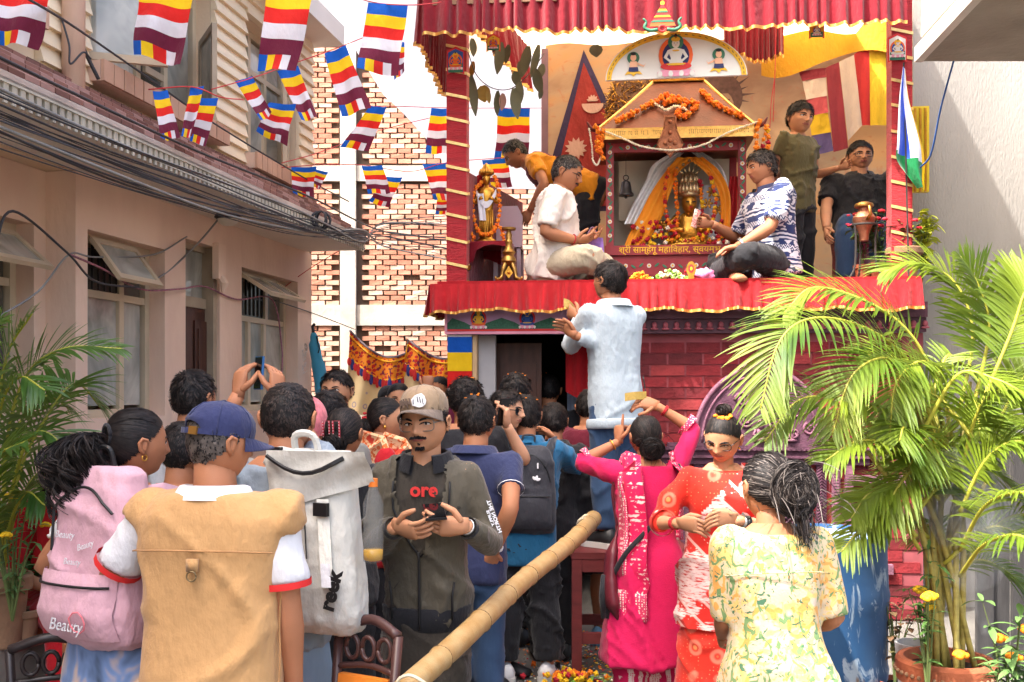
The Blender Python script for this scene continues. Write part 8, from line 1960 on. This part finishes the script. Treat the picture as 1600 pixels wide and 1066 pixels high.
for k in range(18):
 z0,w0=SOF+rr.uniform(-.17,.03),.55+rr.uniform(0,.14);ph=rr.uniform(0,6);sag=rr.uniform(.02,.12);pts=[]
 for j,d in enumerate((2.2,3.4,4.4,5.3,6.2,6.9)):f_=j/5;bun_=.45*f_**2;pts.append(W(d,w0*(1-bun_)+.56*bun_+.02*math.sin(ph+j),(z0-sag*math.sin(math.pi*f_))*(1-bun_)+(SOF+.05)*bun_+.015*math.sin(ph*2+j*1.7)))
 pts+=[W(7.8,.58,SOF+.07+.05*math.cos(ph)),P(600,366+20*math.cos(ph),9.3),P(712,372+36*math.cos(ph+.4),10.6)]
 wire('black service cable slung along the eave and off to the brick wall',pts,rr.uniform(.0022,.004)if k%5 else .005,cab_g if k%9==4 else cab_m,6,'bundle of service cables along the eave')if k%9!=4 else wire('grey service cable in the bundle along the eave',pts,.007,cab_g,6,'bundle of service cables along the eave')
q=MB();c=W(6.95,.57,SOF+.05)
for k in range(7):a=rr.uniform(0,3);q.tube([c+V(.05*math.cos(R(t))*(1+.3*math.sin(a+k)),.05*math.sin(k*1.3)*math.cos(R(t)),.06*math.sin(R(t)))for t in range(0,361,30)],.006,5)
tag(q.build('cable_knot',cab_m),'knot of black cable where the eave bundle is tied','cable')
for pts,r,lab in(([P(-10,85,3.4),P(120,148,4.0),P(310,237,5.2),P(480,306,6.8),P(600,362,9),P(700,372,10)],.007,'thick black cable crossing before the upper windows'),([P(30,-10,3.4),P(110,38,4.0),P(215,110,4.8),P(330,190,5.8),P(470,275,7.2),P(545,315,8.5)],.0055,'black cable running down from the top left frame edge'),([P(-10,395,4),P(20,330,4.2),P(105,395,4.6),P(150,440,5),P(220,450,5.4)],.006,'thin black cable dropping in front of the first pilaster'),([P(118,42,4.9),P(128,70,4.95),P(140,96,5.0),P(154,124,5.05)],.010,'black drop cable by the downpipe'),([P(96,28,4.8),P(108,70,4.8),P(110,100,4.8),P(130,82,4.85),P(142,92,4.9)],.005,'thin looping wire at the downpipe'),([P(-10,500,4.2),P(60,455,4.5),P(108,398,4.8),P(150,402,5.2),P(240,398,5.8),P(292,370,6.1)],.005,'pale wire from the left edge to the door head'),([P(110,398,4.8),P(160,420,5.2),P(220,452,5.7),P(280,452,6.0),P(320,448,6.4),P(370,468,6.8),P(425,468,7.4),P(440,540,7.5),P(440,590,7.5)],.006,'twisted red and white wire sagging along the lower windows'),([P(352,330,6.4),P(300,390,6.2),P(240,438,5.8),P(190,430,5.4)],.006,'grey wire from the soffit lamp down to the second window'),([P(430,470,7.4),P(490,490,8.2),P(555,515,9.4)],.004,'thin wire from the far window to the patterned cloth'),([P(1490,96,5.9),P(1470,170,6.2),P(1455,240,6.4),P(1438,262,6.6)],.006,'blue cord from the slab to the draped flag')):wire(lab,pts,r,{'pale':cab_g,'grey':cab_g,'twis':M('red_white_wire',C(150,96,110),.6,.5,60),'blue':M('blue_cord',C(40,84,150),.7,.1)}.get(lab[:4],cab_m))
# ------------------------------------------------------------------ cloth and umbrella at the back of the lane
def pat_tap(N,L,s):
 v=nvor(N,L,s,9,rand=.3);d_=nmath(N,L,'ABSOLUTE',nmath(N,L,'SUBTRACT',v,.22));return nmix(N,L,nstep(N,L,d_,.05,.02),C(176,160,170),C(236,214,164,.95))
TAP=ramp_mat('beige_printed_cloth',pat_tap,.85);TAPO=ramp_mat('orange_border_print',lambda N,L,s:nmix(N,L,nstep(N,L,nvor(N,L,nmap(N,L,s,(1,1,1.4)),17,rand=.5),.4,.05),C(196,44,40),nmix(N,L,nstep(N,L,nnoise(N,L,s,26,1),.58,.02),C(236,146,40),C(120,40,70))),.85)
tp=thing('patterned_cloth','beige patterned cloth with a scalloped orange border hung across the lane','cloth',P(620,600,9.6));TD=9.6
def tapx(u,v):
 px=547+165*u;s1=(u-.0)/.53 if u<.53 else(u-.53)/.47;sag=34*math.sin(math.pi*min(1,s1*.75))if u<.53 else 26*math.sin(math.pi*min(1,s1*.7));base=517+20*u
 return P(px-8*v,base+sag*(1-.4*v)+150*v,TD+.05*math.sin(u*26+v*2)+.03*math.sin(u*11))
q=MB();q.grid(lambda u,v:tapx(u,.26+.74*v),60,12);q.build('field',TAP,tp,True);q=MB();q.grid(lambda u,v:tapx(u,.26*v)-V(0,.004,0),60,6);q.build('border',TAPO,tp,True);q=MB();q.tube([tapx(k/40,0)for k in range(41)],.012,5);q.build('hem',M('grey_hem',C(110,100,110)),tp)
dm=[M('drop_red',C(200,44,44)),M('drop_blue',C(50,60,130))]
for k in range(34):
 u=.01+k/34;q=MB();c=tapx(u,.31)-V(0,.02,0);q.ball(c,(.021,.004,.06 if k%2 else .04),8,6);q.build('tassel_print',dm[k%3==1],tp,True)
q=MB();q.tube([tapx(k/40,.26)-V(0,.012,0)for k in range(41)],.008,5);q.tube([tapx(k/40,.05)-V(0,.012,0)for k in range(41)],.008,5);q.build('trim',M('yellow_trim',C(240,180,40)),tp)
u0=P(493,512,7.95);um=thing('umbrella','furled turquoise umbrella hung on the corner of the pink building','umbrella',u0);q=MB();q.tube(bez([P(490,520,7.95),P(492,545,7.95),P(499,580,7.95),P(504,612,7.95),P(507,625,7.95)],4),[.02]+[.03]*2+[.045]*4+[.055]*4+[.06]*4+[.05,.03],12);q.build('canopy',cloth('turquoise_cloth',C(70,150,178)),um,True);q=MB();q.tube([P(490,522,7.95),P(488,510,7.95),P(492,506,7.95)],.012,6);q.tube([P(494,525,7.9),P(499,545,7.9),P(497,552,7.9)],.005,5);q.build('handle',BLKP,um)
# ------------------------------------------------------------------ bench, bamboo, barrel, chairs, litter
bn=thing('bench','rusty red wooden bench the man in the fleece stands on','bench',(.55,5.75,0));bx0,bx1,by0,by1=.36,.98,5.55,6.0
q=MB();q.box(((bx0+bx1)/2,(by0+by1)/2,BEN-.02),(bx1-bx0+.06,by1-by0+.04,.036));q.build('seat',darkred_wood,bn)
for x in(bx0,bx1):
 for y in(by0,by1):q=MB();q.box((x,y,(BEN-.04)/2),(.055,.055,BEN-.042));q.build('leg',darkred_wood,bn)
for y in(by0,by1):
 for z,h in((.22,.06),(BEN-.075,.07)):q=MB();q.box(((bx0+bx1)/2,y,z),(bx1-bx0-.058,.033,h));q.build('rail',darkred_wood,bn)
sk=thing('sack','pale sack standing under the bench','sack',(.72,5.8,0));q=MB();q.ball((.74,5.8,.36),(.11,.09,.24),14,10);q.build('sack_body',cloth('sack_cloth',C(190,182,160)),sk,True)
bam=M('bamboo_skin',C(190,160,112,.85),.5,.25,6,.15,50,stretch=(3,3,3),col2=C(170,132,78,.9));bmc=thing('bamboo_pole','thick bamboo pole laid as a barrier from the bench towards the camera','pole',P(645,1062,3.35));A0,A1=P(632,1078,2.8),P(926,812,5.35);q=MB();n=60;pts,rad=[],[];nodes_=[.10,.25,.39,.52,.64,.75,.85,.94]
for k in range(n*3+1):
 t=k/(n*3);pts.append(A0.lerp(A1,t)+V(.012*math.sin(t*9),0,.008*math.sin(t*7)));e=min(abs(t-x)for x in nodes_);rad.append(.036+.008*t+.003*math.exp(-(e/.006)**2)-.001*math.exp(-((e-.012)/.006)**2))
q.tube(pts,rad,18);q.build('culm',bam,bmc,True);dA=(A1-A0).normalized()
for x in nodes_:q=MB();p=A0.lerp(A1,x)+V(.012*math.sin(x*9),0,.008*math.sin(x*7));a_=dA.orthogonal().normalized();b_=dA.cross(a_);rr_=.0385+.008*x;q.tube([p+(a_*math.cos(R(t))+b_*math.sin(R(t)))*rr_ for t in range(0,361,20)],.0018,5);q.build('node_ring',M('bamboo_node',C(110,84,54),.7,.2),bmc,True)
for x in(.93,.955,.97):q=MB();p=A0.lerp(A1,x);a_=dA.orthogonal().normalized();b_=dA.cross(a_);q.tube([p+(a_*math.cos(R(t))+b_*math.sin(R(t)))*(.042+.004*math.sin(R(t*3)))+dA*.01*math.sin(R(t))for t in range(0,361,20)],.006,5);q.build('rope_turn',M('string',C(206,196,170)),bmc,True)
bm2=thing('bamboo_post','sawn bamboo post under the near end of the pole','pole',(-.27,2.85,0));q=MB();q.tube([V(-.27,2.85,.0),V(-.27,2.85,.70)],.037,16);q.build('culm',bam,bm2,True);q=MB()
for k in range(5):q.tube([V(-.27+.043*math.cos(R(t)),2.85+.043*math.sin(R(t)),.64+.012*k+.02*math.sin(R(t+k*40)))for t in range(0,361,20)],.006,5)
q.tube(bez([V(-.27,2.80,.70),V(-.32,2.78,.78),V(-.28,2.76,.81),V(-.22,2.77,.76),V(-.27,2.79,.71)],5),.005,5);q.build('binding',M('string',C(206,196,170)),bm2)
def barrel_pat(N,L,s):
 sc=nstep(N,L,nnoise(N,L,nmap(N,L,s,(1,1,.35)),9,5,.65,1.0),.60,.03);w=nnoise(N,L,s,4,4);c=nmix(N,L,w,C(30,72,120,.8),C(58,104,150,.8));c=nmix(N,L,nmath(N,L,'MULTIPLY',sc,.7),c,C(170,186,200));return nmix(N,L,nstep(N,L,nnoise(N,L,nmap(N,L,s,(1,1,.2),(0,0,0),(4,4,4)),14,3),.66,.02),c,C(120,100,84))
BX=(1290-CX)/F*4.95;br_=thing('barrel','scuffed blue plastic barrel behind the floral blouse','barrel',(BX,4.95,0));q=MB();q.lathe([(.26,0),(.285,.02),(.292,.2),(.297,.24),(.29,.27),(.295,.55),(.302,.60),(.295,.64),(.288,.82),(.296,.86),(.296,.9),(.28,.9),(.27,.87),(.0,.86)],(BX,4.95,0),40);q.build('drum',ramp_mat('scuffed_blue',barrel_pat,.5,(.3,30)),br_,angle=30)
q=MB();q.lathe([(.268,.872),(.268,.88),(.001,.884)],(BX,4.95,0),30);q.build('lid',ramp_mat('tiled_lid',lambda N,L,s:nmix(N,L,nstep(N,L,nvor(N,L,s,22,'DISTANCE_TO_EDGE'),.06,.03),C(196,206,216),nmix(N,L,nnoise(N,L,s,30,2),C(60,96,160),C(150,180,210))),.5),br_)
def chairback(label,c,yaw,w_,h_,frame,panel,name='chair'):
 t=thing(name,label,'chair',(c[0],c[1],0));Rm=Matrix.Rotation(R(yaw),3,'Z');T=lambda x,y,z:V(c[0],c[1],0)+Rm@V(x,y,z);q=MB();st_=h_-.48
 for sg in(-1,1):q.tube([T(sg*w_*.46,.02,0),T(sg*w_*.46,0,.46),T(sg*w_*.5,-.05,h_)],.015,8)
 for sg in(-1,1):q.tube([T(sg*w_*.44,.42,0),T(sg*w_*.44,.40,.44)],.02,8)
 q.build('frame',frame,t,True);q=MB();q.tube(bez([T(-w_*.5,-.05,h_),T(0,-.07,h_+.035),T(w_*.5,-.05,h_)],5),.016,8);q.build('top_rail',frame,t,True);q=MB();q.tube(bez([T(-w_*.48,-.035,h_-.11),T(0,-.05,h_-.10),T(w_*.48,-.035,h_-.11)],5),.010,8);q.build('cross_rail',frame,t,True)
 for k in range(3):q=MB();x=-.06+.06*k;q.tube([T(x+.024*math.cos(R(a)),-.05,h_-.05+.035*math.sin(R(a)))for a in range(0,361,24)],.008,6);q.build('ring',frame,t,True)
 q=MB();q.hexa([T(x,y,z)for z,ya in((.5,0),(h_-.13,-.035))for x,y in((-w_*.42,ya-.012),(w_*.42,ya-.012),(w_*.42,ya+.012),(-w_*.42,ya+.012))]);q.build('back_panel',panel,t);q=MB();q.box(T(0,.2,.45),(w_*.95,.44,.03),Rm);q.build('seat',panel,t);return t
chairback('brown plastic chair with an orange back panel before the olive jacket',(-.46,2.98),152,.22,.865,M('brown_plastic',C(74,48,44),.35,.1),M('orange_panel',C(226,130,44),.5,.15));chairback('dark chair with a red back panel behind the vest man',(-1.50,3.25),20,.24,.775,M('black_brown_plastic',C(44,36,36),.35,.1),M('red_panel',C(190,56,44),.5,.15))
q=MB();rr=random.Random(4)
for k in range(900):
 x,y=rr.gauss(.42,.35),rr.uniform(5.3,6.6);a=rr.uniform(0,6);s1=rr.uniform(.006,.018);z=.003+rr.random()*.008;q.m=rr.choice((0,0,1,2,3,4,5,5));q.add([V(x+s1*math.cos(a+t)*(1 if i%2 else .6),y+s1*math.sin(a+t),z+.004*math.sin(t*2+a))for i,t in enumerate((0,1.6,3.1,4.7))],[(0,1,2,3)])
tag(q.build('litter',MARI+[M('grey_scrap',C(170,166,160))]),kind='stuff')
t=thing('flower_heap','small heap of marigold heads and leaves on the ground by the bench leg','flowers',(.30,5.42,0));q=MB()
for k in range(60):bloom(q,V(.30+rr.gauss(0,.10),5.44+rr.gauss(0,.06),.012+.05*rr.random()),.018,rr.choice((0,1,2,2,3)))
for k in range(26):leafblade(q,V(.42+rr.gauss(0,.08),5.42+rr.gauss(0,.05),.02),V(rr.gauss(0,1),rr.gauss(0,1),.2),.11,.007,m=5,droop=.3)
tag(q.build('flowers',MARI+[M('leaf_green',C(116,164,60))],t,True),kind='stuff')
# ------------------------------------------------------------------ palms and pot plants
palmr=M('palm_leaf',C(60,96,22,.75),.5,.25,3,.1,60,spec=.3,col2=C(132,148,40,.8));palml=M('palm_leaf_dark',C(44,84,32,.8),.42,.3,5,.1,60,spec=.5,col2=C(84,124,48,.8));rach=M('palm_stalk',C(170,166,60,.9),.5,.2);cane=M('palm_cane',C(164,150,78,.9),.5,.3,6,stretch=(1,1,6))
for pm in(palmr,palml):
 b_=pm.node_tree.nodes['Principled BSDF'];nt=pm.node_tree;tl_=nt.nodes.new('ShaderNodeBsdfTranslucent');tl_.inputs[0].default_value=(.42,.56,.08,1);ms=nt.nodes.new('ShaderNodeMixShader');ms.inputs[0].default_value=.2;nt.links.new(b_.outputs[0],ms.inputs[1]);nt.links.new(tl_.outputs[0],ms.inputs[2]);nt.links.new(ms.outputs[0],nt.nodes['Material Output'].inputs[0])
def frond(par,pts,ln,mat,n=34,seed=0,w_=.014,start=.22,up=V(0,-.5,1),droop=.4):
 rr=random.Random(seed);pa=bez(pts,10);q=MB();N=len(pa);q.tube(pa,[.008*(1-.8*i/N)+.0015 for i in range(N)],6);f_=q.build('frond',rach,par,True);f_=under(f_);q=MB();upv=Vector(up).normalized()
 for k in range(n):
  t=start+(1-start)*(k+.5)/n;i=min(N-2,int(t*(N-1)));p=pa[i].lerp(pa[i+1],t*(N-1)-i);tg=(pa[min(N-1,i+2)]-pa[max(0,i-2)]).normalized();sd=tg.cross(upv).normalized();nn=sd.cross(tg)
  L_=ln*(math.sin(math.pi*min(1,.18+.82*(k/n)))**.6)*rr.uniform(.85,1.1)+.03
  for sg in(-1,1):
   d=(tg*(.55+.6*k/n)+sd*sg*rr.uniform(.75,1.0)+nn*rr.uniform(.1,.4)).normalized();leafblade(q,p,d,L_,w_*rr.uniform(.8,1.15),nn,droop*rr.uniform(.3,1.1),n=6)
 o=q.build('leaflets',mat,f_,True);o['kind']='stuff'
PX,PD=(1478-CX)/F*4.25,4.25
rp_=thing('palm','sunlit areca palm with arching yellow green fronds at the right','palm',(PX,PD,.2))
pot('large terracotta pot with a beaded rim holding the sunlit palm',V(PX,PD,0),.185,.46,terra)
q=MB()
for k in range(40):a=2*math.pi*k/40;q.ball((PX+.203*math.cos(a),PD+.203*math.sin(a),.405),.010,6,4)
q.build('rim_beads',terra_d,rp_,True)
rr=random.Random(2)
bases=[V(PX+rr.gauss(0,.05),PD+rr.gauss(0,.05),.40)for _ in range(14)]
tops=[P(1300,560,4.1),P(1330,640,4.0),P(1368,590,4.3),P(1420,520,4.3),P(1440,600,4.2),P(1455,700,4.3),P(1490,560,4.2),P(1520,520,4.4),P(1500,660,4.1),P(1540,600,4.3),P(1400,680,4.4),P(1470,640,4.5),P(1560,700,4.1),P(1430,760,4.2)]
for b,t in zip(bases,tops):q=MB();q.tube(bez([b,b.lerp(t,.5)+V((b.x-t.x)*.15,0,.06),b.lerp(t,.85)],6),[.013]*7+[.010]*5+[.007],7);q.build('cane',cane,rp_,True)
fr_=[([(1470,640,4.3),(1400,545,4.2),(1330,505,4.1),(1260,500,3.95),(1215,540,3.9),(1188,640,3.85)],.34),([(1480,620,4.3),(1420,520,4.3),(1350,470,4.25),(1270,450,4.2),(1225,490,4.15)],.30),([(1500,640,4.3),(1520,520,4.35),(1490,440,4.4),(1430,412,4.4),(1380,425,4.4)],.30),([(1520,640,4.3),(1545,520,4.3),(1530,450,4.3),(1500,400,4.3)],.32),([(1530,640,4.2),(1580,520,4.2),(1600,460,4.2),(1620,430,4.2)],.32),([(1480,700,4.2),(1420,590,4.1),(1380,560,4.0),(1330,590,3.95),(1300,680,3.9)],.28),([(1470,720,4.2),(1400,650,4.1),(1330,625,4.0),(1250,625,3.95),(1195,690,3.9)],.24),([(1490,700,4.25),(1470,600,4.2),(1440,565,4.1),(1400,600,4.0),(1390,680,3.95)],.26),([(1500,740,4.1),(1530,640,4.0),(1570,610,3.9),(1610,640,3.85)],.28),([(1470,760,4.1),(1400,700,4.0),(1340,690,3.9),(1290,720,3.85)],.20),([(1500,800,4.0),(1540,720,3.9),(1590,690,3.8),(1640,720,3.75)],.26),([(1500,860,4.0),(1540,790,3.8),(1600,770,3.6),(1650,800,3.55)],.24),([(1460,800,4.2),(1410,760,4.1),(1360,770,4.05),(1330,810,4.0)],.18),([(1450,840,4.2),(1400,800,4.1),(1360,830,4.05)],.16),([(1480,680,4.5),(1450,600,4.5),(1400,560,4.5),(1350,555,4.5)],.28),([(1520,760,4.4),(1560,660,4.4),(1600,590,4.4),(1640,560,4.4)],.30),([(1490,720,4.4),(1440,660,4.5),(1400,650,4.5),(1370,690,4.5)],.24),([(1500,900,4.0),(1540,850,3.7),(1600,840,3.5),(1640,900,3.45)],.22)]
for i,(pts,ln)in enumerate(fr_):frond(rp_,[P(*p)for p in pts],ln*.78,palmr,58 if ln>.25 else 44,i,.0068,.2)
for i in range(26):
 b=P(rr.uniform(1430,1520),rr.uniform(640,930),rr.uniform(4.0,4.5));a=rr.uniform(0,6.28);r_=rr.uniform(.22,.42);e=b+V(r_*math.cos(a),.7*r_*math.sin(a),rr.uniform(-.02,.2));frond(rp_,[b,b.lerp(e,.5)+V(0,0,rr.uniform(.08,.16)),e+V(0,0,.02),e+(e-b)*.35+V(0,0,-.10)],rr.uniform(.12,.18),palmr,30,80+i,.0055,.2)
lp_=thing('palm','green areca palm in a clay pot on the ledge at the left','palm',P(8,905,3.9));pot('large brown clay pot with the left palm on the ledge',V(P(2,0,3.9).x,3.9,.60),.105,.28,terra_d)
bl0=V(P(5,0,3.9).x,3.9,.82)
for i,(pts,ln)in enumerate([([(5,890,3.9),(10,700,3.9),(40,590,3.9),(100,545,3.9),(190,545,3.95)],.20),([(5,890,3.9),(-5,700,3.9),(10,560,3.85),(50,490,3.8)],.20),([(5,890,3.9),(30,740,3.95),(80,640,4.0),(120,600,4.1),(160,640,4.2)],.20),([(5,890,3.9),(20,760,3.8),(50,680,3.7),(90,690,3.7),(110,760,3.7)],.18),([(5,890,3.9),(-10,760,3.8),(0,640,3.7),(30,590,3.65),(70,610,3.6)],.20),([(5,890,3.9),(25,800,3.9),(60,740,3.95),(110,720,4.0),(140,770,4.0)],.16),([(5,890,3.9),(-20,700,3.7),(-30,560,3.6),(0,500,3.6)],.22),([(5,890,3.9),(15,820,3.8),(40,770,3.7),(70,790,3.65)],.14),([(5,890,3.9),(-5,780,4.0),(20,680,4.1),(70,620,4.2),(110,640,4.3)],.18),([(5,890,3.9),(-20,800,3.7),(-10,720,3.5),(40,690,3.45)],.18)]):frond(lp_,[P(*p)for p in pts],ln,palml,38,40+i,.007,.25)
for px,d,r,h,lab in((40,3.95,.055,.13,'smaller clay pot next to the big brown pot on the ledge'),(66,4.1,.06,.15,'reddish clay pot with red flowers on the ledge')):
 c=V(P(px,0,d).x,d,.603);pot(lab,c,r,h,terra_d if px<50 else terra)
 if px>50:bush('small plant with red flowers in the reddish pot on the ledge',c+V(0,0,h*.9),.22,.08,8,leafg,roseb,.02,5,ll=.06,seed=17)
yel=M('marigold_yellow',C(240,190,30));c=V(P(40,0,3.8).x,3.8,.62);bush('marigold plant with yellow heads in the left palm',c+V(-.05,0,.1),.52,.14,10,M('marigold_leaf',C(96,130,70,.85),.6,.25),yel,.026,5,ll=.06,lw=.008,seed=23,leaves=12)
c=V((1470-CX)/F*4.0,4.0,.42);bush('tall marigold with three yellow heads before the sunlit palm',V((1450-CX)/F*4.05,4.05,.35),.62,.13,7,leafg,yel,.04,4,ll=.07,lw=.010,seed=31,leaves=12);bush('marigold bush with orange heads at the right frame edge',V((1582-CX)/F*3.6,3.6,.3),.55,.16,12,M('marigold_leaf',C(96,130,70)),M('marigold',C(240,134,22)),.04,4,ll=.09,lw=.012,seed=37,leaves=14)
pot('grey plant bag beside the palm pot',V((1432-CX)/F*4.5,4.5,.0),.09,.46,M('grey_bag',C(176,172,168),.7,.15,9,.5,12),rim=False);c=V((1398-CX)/F*4.75,4.75,0);pot('small clay pot by the barrel with a reddish shrub',c,.085,.22,terra);bush('small shrub with dull reddish leaves by the barrel',c+V(0,0,.2),.48,.12,8,M('reddish_leaf',C(110,112,70,.8),.5,.3,9,col2=C(140,84,70,.8)),None,ll=.05,lw=.016,seed=41)
pot('dark pot under the marigold at the right frame edge',V((1582-CX)/F*3.6,3.6,0),.15,.32,M('dark_pot',C(70,60,54),.8,.2));dkp=thing('stacked_boards','dark weathered boards leaning behind the sunlit palm','boards',((1575-CX)/F*5.6,5.6,0))
for k in range(7):q=MB();x=(1538-CX)/F*5.6+.10*k;q.box((x,5.6+.02*(k%2),.68),(.092,.03,1.36-.03*(k%3)));q.build('board',M('dark_boards',C(62,60,60),.85,.35,5,.3,40,stretch=(4,4,.6)),dkp)
m_,N_,L_n,B_=nodes_of('smoke');N_.remove(B_);vp=N_.new('ShaderNodeVolumePrincipled');vp.inputs['Color'].default_value=(.85,.87,.9,1);tc_=N_.new('ShaderNodeTexCoord');ns=nnoise(N_,L_n,nmap(N_,L_n,tc_.outputs['Object'],(1,1,.6)),5,4,.6,1.0);L_n.new(nmath(N_,L_n,'MULTIPLY',nmath(N_,L_n,'SUBTRACT',ns,.42,True),16.0),vp.inputs['Density']);L_n.new(vp.outputs[0],N_['Material Output'].inputs['Volume'])
q=MB();q.tube(bez([P(1545,990,4.0),P(1520,910,4.0),P(1540,850,4.0),P(1510,790,4.1),P(1500,720,4.2)],5),[.03]*5+[.10]*5+[.17]*6+[.16]*5,14);tag(q.build('smoke',m_,None,True),kind='stuff')
for o_ in bpy.data.objects:
 if '_w' in o_:del o_['_w']
